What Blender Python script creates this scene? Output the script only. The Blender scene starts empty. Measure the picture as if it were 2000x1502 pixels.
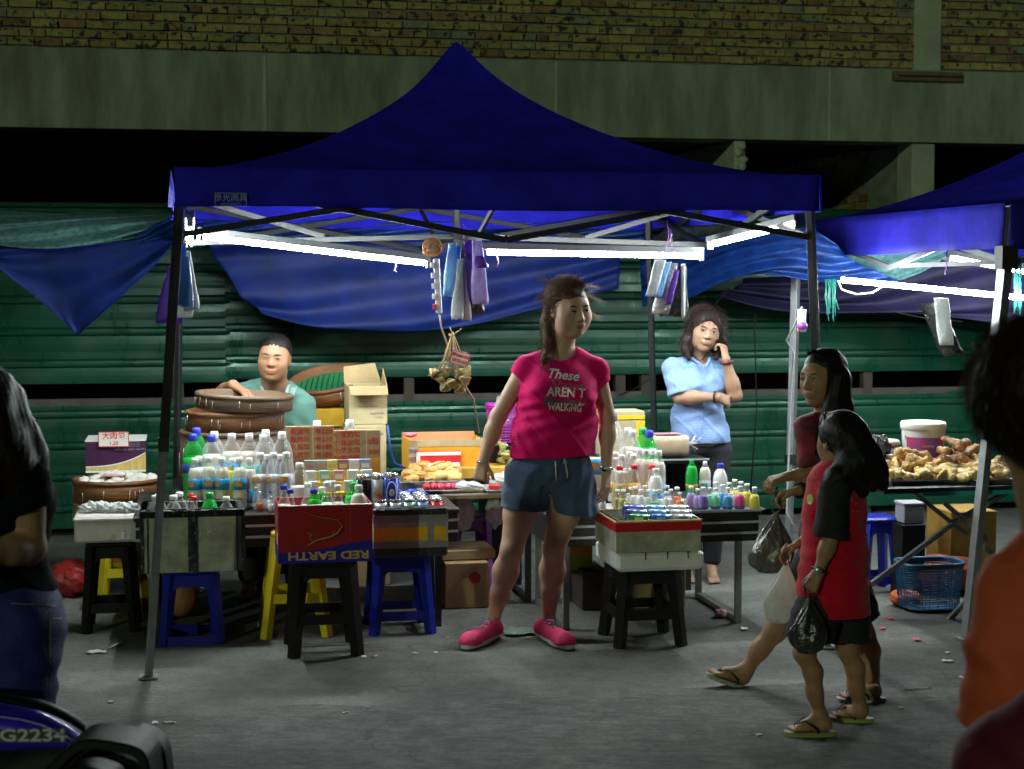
import bpy, math, random
import numpy as np
import openvdb
from math import sin, cos, pi, radians, atan
from mathutils import Vector, Matrix, Euler
from mathutils.bvhtree import BVHTree
random.seed(7)
S = bpy.context.scene
COL = S.collection
# ------------------------------------------------------------------ camera, world, light, exposure
F = 3200.0; HZ = 540.0; H = 1.75
PIT = atan((751-HZ)/F)
cam = bpy.data.cameras.new('camera'); co = bpy.data.objects.new('camera', cam); COL.objects.link(co)
cam.sensor_width = 36; cam.lens = 36*F/2000; cam.clip_start = .05; cam.clip_end = 300
co.location = (0, 0, H); co.rotation_euler = (pi/2-PIT, 0, 0)
cam.dof.use_dof = True; cam.dof.focus_distance = 7.8; cam.dof.aperture_fstop = 4.5
S.camera = co
w = bpy.data.worlds.new('World'); S.world = w; w.use_nodes = True
bg = w.node_tree.nodes['Background']; bg.inputs[0].default_value = (.30, .42, .36, 1); bg.inputs[1].default_value = .018
sl = bpy.data.lights.new('street_light', 'SUN'); so = bpy.data.objects.new('street_light', sl); COL.objects.link(so)
sl.energy = .44; sl.angle = radians(1.2); sl.color = (.82, 1.0, .64)
so.rotation_euler = (radians(90-12.5), 0, radians(-24))
S.view_settings.view_transform = 'Standard'; S.view_settings.look = 'None'; S.view_settings.exposure = 0; S.view_settings.gamma = 1
S.cycles.max_bounces = 6; S.cycles.transparent_max_bounces = 14; S.cycles.caustics_reflective = False; S.cycles.caustics_refractive = False
S.cycles.sample_clamp_indirect = 4; S.cycles.use_denoising = True
# ------------------------------------------------------------------ pixel <-> place
cp, sp = cos(PIT), sin(PIT)
def ray(px, py):
    dx = (px-1000)/F; dy = (751-py)/F
    return Vector((dx, cp+dy*sp, -sp+dy*cp))
CP = Vector((0, 0, H))
def P(px, py, Y): d = ray(px, py); return CP+d*(Y/d.y)
def G(px, py, z=0): d = ray(px, py); return CP+d*((z-H)/d.z)
A = radians(11.05); U = Vector((cos(A), sin(A), 0)); V = Vector((-sin(A), cos(A), 0))
def FR(base, s, d, z): return Vector((s*cos(A)-d*sin(A), base+s*sin(A)+d*cos(A), z))
def SAT(px, base): k = (px-1000)/F; return base*k/(cos(A)-k*sin(A))
# ------------------------------------------------------------------ mesh builder
class MB:
    def __init__(s): s.v = []; s.f = []; s.m = []; s.sm = []; s.M = Matrix(); s.c = []
    def at(s, loc=(0, 0, 0), rz=0, rx=0, ry=0): s.M = Matrix.Translation(loc) @ Euler((rx, ry, rz)).to_matrix().to_4x4(); return s
    def add(s, vs, fs, m=0, sm=False):
        n = len(s.v); s.v += [s.M @ Vector(p) for p in vs]
        s.f += [tuple(i+n for i in f) for f in fs]; s.m += [m]*len(fs); s.sm += [sm]*len(fs); return s
    def box(s, x0, x1, y0, y1, z0, z1, m=0, taper=0, bev=0):
        t = taper
        if bev:
            b = min(bev, (x1-x0)/2.1, (y1-y0)/2.1, (z1-z0)/2.1); vs = []; 
            for (z, i) in ((z0, b), (z0+b, 0), (z1-b, 0), (z1, b)):
                a0, a1, c0, c1 = x0+i, x1-i, y0+i, y1-i
                k = b if not i else b*.6
                vs += [(a0+k, c0, z), (a1-k, c0, z), (a1, c0+k, z), (a1, c1-k, z), (a1-k, c1, z), (a0+k, c1, z), (a0, c1-k, z), (a0, c0+k, z)]
            fs = [tuple(range(7, -1, -1)), tuple(range(24, 32))]
            for r in range(3):
                for i in range(8): j = (i+1) % 8; fs.append((r*8+i, r*8+j, r*8+8+j, r*8+8+i))
            return s.add(vs, fs, m)
        vs = [(x0+t, y0+t, z0), (x1-t, y0+t, z0), (x1-t, y1-t, z0), (x0+t, y1-t, z0), (x0, y0, z1), (x1, y0, z1), (x1, y1, z1), (x0, y1, z1)]
        return s.add(vs, [(3, 2, 1, 0), (4, 5, 6, 7), (0, 1, 5, 4), (1, 2, 6, 5), (2, 3, 7, 6), (3, 0, 4, 7)], m)
    def bar(s, a, b, w, h=None, m=0):
        a = Vector(a); b = Vector(b); h = h or w; d = (b-a).normalized()
        u = d.cross(Vector((0, 0, 1))); u = u.normalized() if u.length > .01 else Vector((1, 0, 0)); v = u.cross(d)
        vs = [p+u*i*w/2+v*j*h/2 for p in (a, b) for (i, j) in ((-1, -1), (1, -1), (1, 1), (-1, 1))]
        return s.add(vs, [(3, 2, 1, 0), (4, 5, 6, 7), (0, 1, 5, 4), (1, 2, 6, 5), (2, 3, 7, 6), (3, 0, 4, 7)], m)
    def tube(s, pts, r, n=8, m=0, flat=1.0, close=False):
        pts = [Vector(p) for p in pts]; N = len(pts); rr = r if isinstance(r, (list, tuple)) else [r]*N
        vs = []; fs = []; ref = None
        for i, p in enumerate(pts):
            d = (pts[(i+1) % N if close else min(i+1, N-1)]-pts[(i-1) if (i or close) else 0]).normalized()
            if ref is None: ref = d.cross(Vector((0, 0, 1)) if abs(d.z) < .9 else Vector((1, 0, 0))).normalized()
            u = (ref-d*ref.dot(d)).normalized(); ref = u; v = d.cross(u)
            for k in range(n): a = 2*pi*k/n; vs.append(p+u*cos(a)*rr[i]+v*sin(a)*rr[i]*flat)
        for i in range(N if close else N-1):
            j = (i+1) % N
            for k in range(n): l = (k+1) % n; fs.append((i*n+k, i*n+l, j*n+l, j*n+k))
        if not close: fs += [tuple(range(n-1, -1, -1)), tuple(range((N-1)*n, N*n))]
        return s.add(vs, fs, m, n > 4)
    def lathe(s, prof, n=16, m=0, sm=True, c=(0, 0, 0), sx=1, sy=1, ring=False):
        vs = []; fs = []
        for (r, z) in prof:
            for k in range(n): a = 2*pi*k/n; vs.append((c[0]+r*cos(a)*sx, c[1]+r*sin(a)*sy, c[2]+z))
        for i in range(len(prof)-1):
            for k in range(n): l = (k+1) % n; fs.append((i*n+k, i*n+l, (i+1)*n+l, (i+1)*n+k))
        if ring: return s.add(vs, fs, m, sm)
        if prof[0][0] > 1e-4: fs.append(tuple(range(n-1, -1, -1)))
        if prof[-1][0] > 1e-4: fs.append(tuple(range((len(prof)-1)*n, len(prof)*n)))
        return s.add(vs, fs, m, sm)
    def ell(s, c, r, n=12, m=0, wob=0):
        vs = []; fs = []; h = n//2
        for i in range(h+1):
            for k in range(n):
                a = 2*pi*k/n; b = -pi/2+pi*i/h; q = 1+random.uniform(-wob, wob)
                vs.append((c[0]+r[0]*cos(b)*cos(a)*q, c[1]+r[1]*cos(b)*sin(a)*q, c[2]+r[2]*sin(b)*q))
        for i in range(h):
            for k in range(n): l = (k+1) % n; fs.append((i*n+k, i*n+l, (i+1)*n+l, (i+1)*n+k))
        return s.add(vs, fs, m, True)
    def grid(s, fn, nu, nv, m=0, sm=True):
        vs = [fn(i/nu, j/nv) for j in range(nv+1) for i in range(nu+1)]
        fs = [(j*(nu+1)+i, j*(nu+1)+i+1, (j+1)*(nu+1)+i+1, (j+1)*(nu+1)+i) for j in range(nv) for i in range(nu)]
        return s.add(vs, fs, m, sm)
    def prism(s, poly, y0, y1, m=0):        # poly in x,z
        n = len(poly); vs = [(x, y0, z) for x, z in poly]+[(x, y1, z) for x, z in poly]
        fs = [tuple(range(n)), tuple(range(2*n-1, n-1, -1))]+[(i, n+i, n+(i+1) % n, (i+1) % n) for i in range(n)]
        return s.add(vs, fs, m)
    def build(s, name, mat, parent=None, world=False, solid=0, sub=0, bevel=0):
        me = bpy.data.meshes.new(name)
        vs = s.v
        if world and parent is not None: iv = wm(parent).inverted(); vs = [iv @ p for p in vs]
        me.from_pydata([tuple(p) for p in vs], [], s.f); me.validate()
        for q in (mat if isinstance(mat, (list, tuple)) else [mat]): me.materials.append(q)
        if len(me.polygons) == len(s.f):
            me.polygons.foreach_set('material_index', s.m); me.polygons.foreach_set('use_smooth', s.sm)
        if s.c:
            ca = me.color_attributes.new('Col', 'FLOAT_COLOR', 'POINT'); ca.data.foreach_set('color', [x for c in s.c for x in c])
        o = bpy.data.objects.new(name, me); COL.objects.link(o)
        if parent is not None: o.parent = parent
        if solid: md = o.modifiers.new('solid', 'SOLIDIFY'); md.thickness = solid; md.offset = 0
        if bevel: md = o.modifiers.new('bevel', 'BEVEL'); md.width = bevel; md.segments = 2; md.limit_method = 'ANGLE'
        if sub: md = o.modifiers.new('sub', 'SUBSURF'); md.levels = sub; md.render_levels = sub
        return o
def wm(o):
    M = o.matrix_basis.copy()
    while o.parent is not None: o = o.parent; M = o.matrix_basis @ M
    return M
def tag(o, label, cat, group=None, kind=None):
    o['label'] = label; o['category'] = cat
    if group: o['group'] = group
    if kind: o['kind'] = kind
    return o
def thing(name, label, cat, loc=(0, 0, 0), rz=0, group=None):
    o = bpy.data.objects.new(name, None); COL.objects.link(o); o.location = loc; o.rotation_euler = (0, 0, rz); o.empty_display_size = .05
    bpy_m = Matrix.Translation(loc) @ Matrix.Rotation(rz, 4, 'Z'); o.matrix_basis = bpy_m
    return tag(o, label, cat, group)
def dup(root, loc, rz, label, group=None, rot=None):
    def cp_(o, par):
        c = o.copy(); COL.objects.link(c)
        if par is not None: c.parent = par
        for ch in [x for x in o.children]: cp_(ch, c)
        return c
    r = cp_(root, None); r.matrix_basis = Matrix.Translation(loc) @ (Euler(rot).to_matrix().to_4x4() if rot else Matrix.Rotation(rz, 4, 'Z'))
    r['label'] = label
    if group: r['group'] = group
    return r
ORD = ['leftmost', 'second', 'third', 'fourth', 'fifth', 'sixth', 'seventh', 'eighth', 'ninth', 'tenth', 'eleventh', 'twelfth']
# ------------------------------------------------------------------ materials
def mat(name, col, rough=.6, metal=0, var=.25, scale=8, bump=0, bscale=40, spec=.5, alpha=1, trans=0, emit=None, es=0, attr=False, stretch=(1, 1, 1), col2=None, sss=0, coat=0, sheen=0):
    m = bpy.data.materials.new(name); m.use_nodes = True; nt = m.node_tree; N = nt.nodes; L = nt.links
    b = N['Principled BSDF']; b.inputs['Roughness'].default_value = rough; b.inputs['Metallic'].default_value = metal
    b.inputs['Specular IOR Level'].default_value = spec; b.inputs['Alpha'].default_value = alpha
    if coat: b.inputs['Coat Weight'].default_value = coat
    if sheen: b.inputs['Sheen Weight'].default_value = sheen
    if sss: b.inputs['Subsurface Weight'].default_value = sss; b.inputs['Subsurface Radius'].default_value = (.012, .005, .003); b.inputs['Subsurface Scale'].default_value = 1
    if emit: b.inputs['Emission Color'].default_value = (*emit, 1); b.inputs['Emission Strength'].default_value = es
    tc = N.new('ShaderNodeTexCoord'); mp = N.new('ShaderNodeMapping'); mp.inputs['Scale'].default_value = stretch
    L.new(tc.outputs['Object'], mp.inputs[0])
    nz = N.new('ShaderNodeTexNoise'); nz.inputs['Scale'].default_value = scale; nz.inputs['Detail'].default_value = 6; nz.inputs['Roughness'].default_value = .62
    L.new(mp.outputs[0], nz.inputs['Vector'])
    rp = N.new('ShaderNodeMapRange'); rp.inputs[1].default_value = .3; rp.inputs[2].default_value = .7; L.new(nz.outputs[0], rp.inputs[0])
    mx = N.new('ShaderNodeMix'); mx.data_type = 'RGBA'; L.new(rp.outputs[0], mx.inputs[0])
    c2 = col2 or tuple(min(1, c*(1+var)) for c in col)
    mx.inputs[6].default_value = (*[c*(1-var) for c in col], 1) if not col2 else (*col, 1); mx.inputs[7].default_value = (*c2, 1)
    out = mx.outputs[2]
    if attr:
        at = N.new('ShaderNodeAttribute'); at.attribute_name = 'Col'; m2 = N.new('ShaderNodeMix'); m2.data_type = 'RGBA'; m2.blend_type = 'MULTIPLY'; m2.inputs[0].default_value = 1
        L.new(at.outputs[0], m2.inputs[6]); L.new(out, m2.inputs[7]); out = m2.outputs[2]
    L.new(out, b.inputs['Base Color'])
    if bump:
        n2 = N.new('ShaderNodeTexNoise'); n2.inputs['Scale'].default_value = bscale; n2.inputs['Detail'].default_value = 5; L.new(mp.outputs[0], n2.inputs['Vector'])
        bp = N.new('ShaderNodeBump'); bp.inputs['Strength'].default_value = min(1, bump); bp.inputs['Distance'].default_value = .01*max(1, bump)
        L.new(n2.outputs[0], bp.inputs['Height']); L.new(bp.outputs[0], b.inputs['Normal'])
    if trans:
        tr = N.new('ShaderNodeBsdfTranslucent'); L.new(out, tr.inputs[0]); ms = N.new('ShaderNodeMixShader'); ms.inputs[0].default_value = trans
        L.new(b.outputs[0], ms.inputs[1]); L.new(tr.outputs[0], ms.inputs[2]); L.new(ms.outputs[0], N['Material Output'].inputs[0])
    return m
def clear(name, col=(1, 1, 1), g=.12, rough=.08, base=.0, bcol=(.8, .8, .85)):   # thin clear plastic: see-through with a glossy skin
    m = bpy.data.materials.new(name); m.use_nodes = True; nt = m.node_tree; N = nt.nodes; L = nt.links
    for n in list(N): N.remove(n)
    o = N.new('ShaderNodeOutputMaterial'); t = N.new('ShaderNodeBsdfTransparent'); t.inputs[0].default_value = (*col, 1)
    gl = N.new('ShaderNodeBsdfPrincipled'); gl.inputs['Base Color'].default_value = (*bcol, 1); gl.inputs['Roughness'].default_value = rough
    lw = N.new('ShaderNodeLayerWeight'); lw.inputs[0].default_value = .25
    nz = N.new('ShaderNodeTexNoise'); nz.inputs['Scale'].default_value = 25; bp = N.new('ShaderNodeBump'); bp.inputs['Strength'].default_value = .4; bp.inputs['Distance'].default_value = .01
    L.new(nz.outputs[0], bp.inputs['Height']); L.new(bp.outputs[0], gl.inputs['Normal'])
    mr = N.new('ShaderNodeMapRange'); mr.inputs[3].default_value = g; mr.inputs[4].default_value = min(1, g+.75); L.new(lw.outputs['Facing'], mr.inputs[0])
    ms = N.new('ShaderNodeMixShader'); L.new(mr.outputs[0], ms.inputs[0]); L.new(t.outputs[0], ms.inputs[1]); L.new(gl.outputs[0], ms.inputs[2]); L.new(ms.outputs[0], o.inputs[0])
    return m
_mc = {}
def pl(c, rough=.4, **k):       # cached plain plastic / paper
    key = (tuple(c), rough, tuple(sorted(k.items())))
    if key not in _mc: _mc[key] = mat('paint_'+str(len(_mc)), c, rough, var=k.pop('var', .1), **k)
    return _mc[key]
def text(body, size, loc, R, m, name='lettering', parent=None, ext=.0006, sx=1, align='CENTER', shear=0, wt=0):
    cu = bpy.data.curves.new('lettering', 'FONT'); cu.body = body; cu.size = size; cu.extrude = ext; cu.align_x = align; cu.align_y = 'CENTER'; cu.shear = shear; cu.offset = wt; cu.resolution_u = 3
    t = bpy.data.objects.new('tmp', cu); COL.objects.link(t)
    bpy.context.view_layer.update()
    me = bpy.data.meshes.new_from_object(t.evaluated_get(bpy.context.evaluated_depsgraph_get())); me.name = name
    bpy.data.objects.remove(t); me.materials.clear(); me.materials.append(m)
    M = Matrix.Translation(loc) @ R @ Matrix.Diagonal((sx, 1, 1, 1))
    if parent is not None and name != 'local': me.transform(M)
    o = bpy.data.objects.new(name, me); COL.objects.link(o)
    if parent is not None: o.parent = parent
    return o
FRONT = Matrix.Rotation(pi/2, 4, 'X')     # text facing -Y, upright
FLIP = FRONT @ Matrix.Rotation(pi, 4, 'Z')
# ------------------------------------------------------------------ signed-distance modeller (bodies, clothes, hair, food): one continuous surface
class SD:
    def __init__(s, lo, hi, vox):
        s.vox = vox; s.lo = np.array(lo, float)-.03; n = np.ceil((np.array(hi)+.03-s.lo)/vox).astype(int)+1
        s.n = n; s.f = np.full(tuple(n), .08, np.float32)
    def reg(s, lo, hi, pad):
        a = np.maximum(0, np.floor((np.array(lo)-pad-s.lo)/s.vox).astype(int)); b = np.minimum(s.n, np.ceil((np.array(hi)+pad-s.lo)/s.vox).astype(int)+1)
        if np.any(b <= a): return None
        x = [s.lo[i]+s.vox*np.arange(a[i], b[i]) for i in range(3)]
        return tuple(slice(a[i], b[i]) for i in range(3)), np.meshgrid(*x, indexing='ij')
    def comb(s, sl, d, k, op):
        f = s.f[sl]
        if op == 'add': h = np.maximum(k-np.abs(f-d), 0)/k; s.f[sl] = np.minimum(f, d)-h*h*k*.25
        else: d = -d; h = np.maximum(k-np.abs(f-d), 0)/k; s.f[sl] = np.maximum(f, d)+h*h*k*.25
    def cap(s, a, b, ra, rb, k=.02, op='add', fl=None):      # round cone; fl=(axis vector, factor) flattens across it
        a = np.array(a, float); b = np.array(b, float); r = max(ra, rb)*(1.0 if not fl else max(1, fl[1])); k = max(k, 1e-4)
        q = s.reg(np.minimum(a, b)-r, np.maximum(a, b)+r, .04+k)
        if q is None: return
        sl, (X, Y, Z) = q; ab = b-a; L2 = float(ab@ab)+1e-12
        px, py, pz = X-a[0], Y-a[1], Z-a[2]
        t = np.clip((px*ab[0]+py*ab[1]+pz*ab[2])/L2, 0, 1)
        dx, dy, dz = px-t*ab[0], py-t*ab[1], pz-t*ab[2]
        if fl:
            n = np.array(fl[0], float); n /= np.linalg.norm(n); e = dx*n[0]+dy*n[1]+dz*n[2]; g = (1/fl[1]-1)
            dx, dy, dz = dx+e*g*n[0], dy+e*g*n[1], dz+e*g*n[2]
        s.comb(sl, np.sqrt(dx*dx+dy*dy+dz*dz)-(ra+(rb-ra)*t), k, op)
    def sleeve(s, a, b, ra, rb, p, n, k=.02, end=True):      # open cone ended by the plane (p, n)
        a = np.array(a, float); b = np.array(b, float); r = max(ra, rb); q = s.reg(np.minimum(a, b)-r, np.maximum(a, b)+r, .04+k)
        if q is None: return
        sl, (X, Y, Z) = q; ab = b-a; L2 = float(ab@ab)+1e-12; n = np.array(n, float); n /= np.linalg.norm(n)
        px, py, pz = X-a[0], Y-a[1], Z-a[2]; t = np.clip((px*ab[0]+py*ab[1]+pz*ab[2])/L2, 0, 1)
        d = np.sqrt((px-t*ab[0])**2+(py-t*ab[1])**2+(pz-t*ab[2])**2)-(ra+(rb-ra)*t)
        s.comb(sl, np.maximum(d, (X-p[0])*n[0]+(Y-p[1])*n[1]+(Z-p[2])*n[2]), k, 'add')
    def ell(s, c, r, R=None, k=.02, op='add'):
        c = np.array(c, float); r = np.array(r, float); m = r.max(); k = max(k, 1e-4)
        q = s.reg(c-m, c+m, .04+k)
        if q is None: return
        sl, (X, Y, Z) = q; x, y, z = X-c[0], Y-c[1], Z-c[2]
        if R is not None: R = np.array(R); x, y, z = (R[0, 0]*x+R[1, 0]*y+R[2, 0]*z), (R[0, 1]*x+R[1, 1]*y+R[2, 1]*z), (R[0, 2]*x+R[1, 2]*y+R[2, 2]*z)
        k0 = np.sqrt((x/r[0])**2+(y/r[1])**2+(z/r[2])**2); k1 = np.sqrt((x/r[0]**2)**2+(y/r[1]**2)**2+(z/r[2]**2)**2)+1e-9
        s.comb(sl, k0*(k0-1)/k1, k, op)
    def plane(s, p, n, k=.004):       # keep the side opposite to n
        n = np.array(n, float); n /= np.linalg.norm(n); x = [s.lo[i]+s.vox*np.arange(s.n[i]) for i in range(3)]
        d = (x[0]-p[0])[:, None, None]*n[0]+(x[1]-p[1])[None, :, None]*n[1]+(x[2]-p[2])[None, None, :]*n[2]
        s.comb((slice(None),)*3, -d.astype(np.float32), k, 'sub')
    def noise(s, fn):
        x = [s.lo[i]+s.vox*np.arange(s.n[i]) for i in range(3)]; X, Y, Z = np.meshgrid(*x, indexing='ij', sparse=True); s.f += fn(X, Y, Z).astype(np.float32)
    def build(s, name, m, parent, smooth=1, dec=0):
        g = openvdb.FloatGrid(.08); g.copyFromArray(np.ascontiguousarray(np.clip(s.f, -.08, .08))); p, q, t = g.convertToQuads(0.0) if False else (*g.convertToQuads(0.0), None)
        p = np.array(p)*s.vox+s.lo
        me = bpy.data.meshes.new(name); iv = wm(parent).inverted() if parent is not None else Matrix()
        A4 = np.array(iv); p2 = p@A4[:3, :3].T+A4[:3, 3]
        me.from_pydata(p2.tolist(), [], np.array(q).tolist()); me.materials.append(m); me.flip_normals()
        me.polygons.foreach_set('use_smooth', [True]*len(me.polygons))
        o = bpy.data.objects.new(name, me); COL.objects.link(o)
        if parent is not None: o.parent = parent
        if smooth: md = o.modifiers.new('relax', 'SMOOTH'); md.factor = .5; md.iterations = smooth
        o2 = BVHTree.FromPolygons(p.tolist(), np.array(q).tolist())
        return o, o2
# ------------------------------------------------------------------ ground
asph = mat('asphalt', (.140, .140, .130), .82, var=.32, scale=1.3, bump=.6, bscale=90, spec=.35)
road2 = mat('worn_asphalt', (.128, .123, .117), .85, var=.25, scale=2.5, bump=.5, bscale=120, spec=.3)
def rough_ground(mt_):
    nt = mt_.node_tree; b = nt.nodes['Principled BSDF']
    n3 = nt.nodes.new('ShaderNodeTexNoise'); n3.inputs['Scale'].default_value = 160; n3.inputs['Detail'].default_value = 3
    m3 = nt.nodes.new('ShaderNodeMix'); m3.data_type = 'RGBA'; m3.blend_type = 'OVERLAY'; m3.inputs[0].default_value = .55
    old = b.inputs['Base Color'].links[0].from_socket; nt.links.new(old, m3.inputs[6]); nt.links.new(n3.outputs[0], m3.inputs[7]); nt.links.new(m3.outputs[2], b.inputs['Base Color'])
    for sc_, fac, md_ in ((38, .2, 'OVERLAY'), (7, .2, 'OVERLAY'), (.8, .3, 'SOFT_LIGHT')):
        n4 = nt.nodes.new('ShaderNodeTexNoise'); n4.inputs['Scale'].default_value = sc_; n4.inputs['Detail'].default_value = 8; n4.inputs['Roughness'].default_value = .75
        r4 = nt.nodes.new('ShaderNodeMapRange'); r4.inputs[1].default_value = .35; r4.inputs[2].default_value = .65; nt.links.new(n4.outputs[0], r4.inputs[0]); tc4 = nt.nodes.new('ShaderNodeTexCoord'); nt.links.new(tc4.outputs['Object'], n4.inputs['Vector'])
        m4 = nt.nodes.new('ShaderNodeMix'); m4.data_type = 'RGBA'; m4.blend_type = md_; m4.inputs[0].default_value = fac; old = b.inputs['Base Color'].links[0].from_socket; nt.links.new(old, m4.inputs[6]); nt.links.new(r4.outputs[0], m4.inputs[7]); nt.links.new(m4.outputs[2], b.inputs['Base Color'])
    vo = nt.nodes.new('ShaderNodeTexVoronoi'); vo.feature = 'DISTANCE_TO_EDGE'; vo.inputs['Scale'].default_value = .75; wn = nt.nodes.new('ShaderNodeTexNoise'); wn.inputs['Scale'].default_value = 2.2; wn.inputs['Detail'].default_value = 6
    va = nt.nodes.new('ShaderNodeMix'); va.data_type = 'RGBA'; va.inputs[0].default_value = .55; tc5 = nt.nodes.new('ShaderNodeTexCoord'); nt.links.new(tc5.outputs['Object'], va.inputs[6]); nt.links.new(tc5.outputs['Object'], wn.inputs['Vector']); nt.links.new(wn.outputs[1], va.inputs[7]); nt.links.new(va.outputs[2], vo.inputs['Vector'])
    rc = nt.nodes.new('ShaderNodeMapRange'); rc.inputs[1].default_value = .0; rc.inputs[2].default_value = .006; rc.inputs[3].default_value = .72; rc.inputs[4].default_value = 1; nt.links.new(vo.outputs[0], rc.inputs[0])
    mc = nt.nodes.new('ShaderNodeMix'); mc.data_type = 'RGBA'; mc.blend_type = 'MULTIPLY'; mc.inputs[0].default_value = 1; old = b.inputs['Base Color'].links[0].from_socket; nt.links.new(old, mc.inputs[6]); nt.links.new(rc.outputs[0], mc.inputs[7]); nt.links.new(mc.outputs[2], b.inputs['Base Color'])
rough_ground(asph); rough_ground(road2)
g = MB(); g.grid(lambda u, v: (-60+120*u, -30+120*v, 0), 60, 60); gr = g.build('ground', asph); gr['kind'] = 'structure'
# a worn band along the stalls with its own thin edge
g = MB()
random.seed(3)
e = [random.uniform(-.05, .05) for _ in range(81)]
def band(u, v): s = -8+16*u; i = u*80; return FR(6.72, s, (-3.6 if v == 0 else 0)+(e[int(i)] if v else 0), .004)
g.grid(band, 80, 1); rd = g.build('road', road2); rd['kind'] = 'structure'
# ------------------------------------------------------------------ building: brick storey over a concrete beam
BB = 14.2
conc = mat('raw_concrete', (.26, .31, .235), .9, var=.42, scale=3.2, bump=.5, bscale=18, stretch=(1.2, 1, .3))
conc2 = mat('smooth_concrete', (.40, .46, .35), .9, var=.25, scale=3, bump=.4, bscale=30)
darkin = mat('dark_interior', (.02, .02, .02), .95)  # shade under the storey put into a near-black colour
mortar = mat('mortar', (.20, .21, .175), .95, var=.3, scale=20, bump=.8, bscale=60)
brickm = mat('brick', (.62, .60, .5), .88, var=.28, scale=14, bump=.9, bscale=45, attr=True)
bn = brickm.node_tree     # dark burnt blotches in the clay
vz = bn.nodes.new('ShaderNodeTexNoise'); vz.inputs['Scale'].default_value = 15; vz.inputs['Detail'].default_value = 3; tcb = bn.nodes.new('ShaderNodeTexCoord'); bn.links.new(tcb.outputs['Object'], vz.inputs['Vector'])
cr = bn.nodes.new('ShaderNodeMapRange'); cr.inputs[1].default_value = .55; cr.inputs[2].default_value = .62; bn.links.new(vz.outputs[0], cr.inputs[0])
mm = bn.nodes.new('ShaderNodeMix'); mm.data_type = 'RGBA'; bb = bn.nodes['Principled BSDF']; o_ = bb.inputs['Base Color'].links[0].from_socket
bn.links.new(cr.outputs[0], mm.inputs[0]); bn.links.new(o_, mm.inputs[6]); mm.inputs[7].default_value = (.045, .045, .03, 1); bn.links.new(mm.outputs[2], bb.inputs['Base Color'])
bld = thing('building', 'unfinished building with yellow brick upper wall over a grey concrete beam', 'building', (0, BB, 0), A)
sC0, sC1 = SAT(1775, BB), SAT(1826, BB)
def bricks(name, s0, s1, z0, rows, d0=0, zoff=0, seed=1, face='front'):
    random.seed(seed); m = MB(); n = 0
    for r in range(rows):
        s = s0-random.uniform(0, .2); z = z0+r*.0765; row = random.uniform(-.004, .004)
        while s < s1:
            L = random.choice((.2, .205, .21, .195)) if random.random() < .9 else .1
            a, c = max(s, s0), min(s+L, s1); s += L+.011+random.uniform(-.003, .003)
            if c-a < .03: continue
            q = random.uniform(-.006, .006); h = .058+random.uniform(-.004, .003); tz = random.uniform(-.003, .003)
            m.box(a, c, d0-.012+q, d0+.05, z+tz+row, z+tz+row+h)
            t = random.random()
            col = (1.0, .84, .36) if t < .5 else (.85, .70, .30) if t < .74 else (.85, .50, .25) if t < .85 else (.62, .38, .22) if t < .92 else (.58, .62, .50)
            f = random.uniform(.72, 1.0); m.c += [(col[0]*f*.62+.05, col[1]*f*.66+.05, col[2]*f*.62+.03, 1)]*8
    return m.build(name, brickm, bld)
bricks('brick_wall', -5.3, sC0, 3.62, 14); bricks('brick_wall', sC1, 6.2, 3.62, 14, seed=5)
m = MB(); m.box(-5.3, 6.2, .012, .25, 3.56, 4.75); m.build('mortar_bed', mortar, bld)
m = MB(); m.box(-8, 9, -.05, .35, 2.955, 3.60); m.build('beam', conc, bld, bevel=.008)
for s_, w_ in ((SAT(521, BB), .03), (SAT(1083, BB), .02), (SAT(1610, BB), .018)):
    m = MB(); m.box(s_-w_/2, s_+w_/2, -.056, -.045, 2.96, 3.59); m.build('formwork_seam', conc2, bld)
m = MB(); m.box(sC0, sC1, -.03, .3, 3.6, 4.75); m.build('column', conc2, bld, bevel=.006)
a0, a1 = SAT(1730, BB), SAT(1862, BB)
m = MB(); m.box(a0, a1, -.10, -.052, 3.50, 3.58); m.box(a0+.03, a1-.03, -.135, -.1, 3.54, 3.57, 0); m.build('bracket_plank', mat('wet_timber', (.16, .12, .07), .8), bld)
def col(px0, px1, z0=0): m = MB(); m.box(SAT(px0, BB), SAT(px1, BB), 0, .24, z0, 2.95); return m.build('column', conc2, bld, bevel=.006)
col(1162, 1191); col(-420, -380)
# two cross walls running back from the facade
def cross(px, d1, th, mm_): s = SAT(px, BB); m = MB(); m.box(s-th, s, 0, d1, 0, 2.95); return m.build('cross_wall', mm_, bld, bevel=.004)
cross(1452, 2.6, .1, conc2); c2s = SAT(1820, BB)
m = MB(); m.box(c2s-.22, c2s, 0, .32, 0, 2.95); m.build('column', conc2, bld, bevel=.006)
m = MB(); m.box(c2s-.2, c2s-.05, .322, 1.0, 0, 2.95); m.build('plastered_panel', mat('dark_plaster', (.20, .25, .20), .9, var=.3, scale=5), bld)
m = MB(); m.box(c2s-.2, c2s-.05, 1.0, 3.4, 0, 2.95); m.build('cross_wall', mortar, bld)
mbk = MB(); random.seed(9)
for r in range(34):
    d = 1.0+random.uniform(0, .2)
    while d < 3.3:
        L = .24; z = .1+r*.085; f = random.uniform(.5, 1); c = (.5*f, .38*f, .16*f, 1)
        mbk.box(c2s-.215, c2s-.16, d, d+L-.02, z, z+.068); mbk.c += [c]*8; d += L
mbk.build('brick_course', brickm, bld)
m = MB()
for i in range(9): q = i/9; m.ell((c2s*0+SAT(1452, BB)-.04+random.uniform(-.03, .03), -.02, 2.90-.06*i), (.045, .03, .035), 8, wob=.25)
m.build('broken_edge', conc2, bld)
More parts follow.
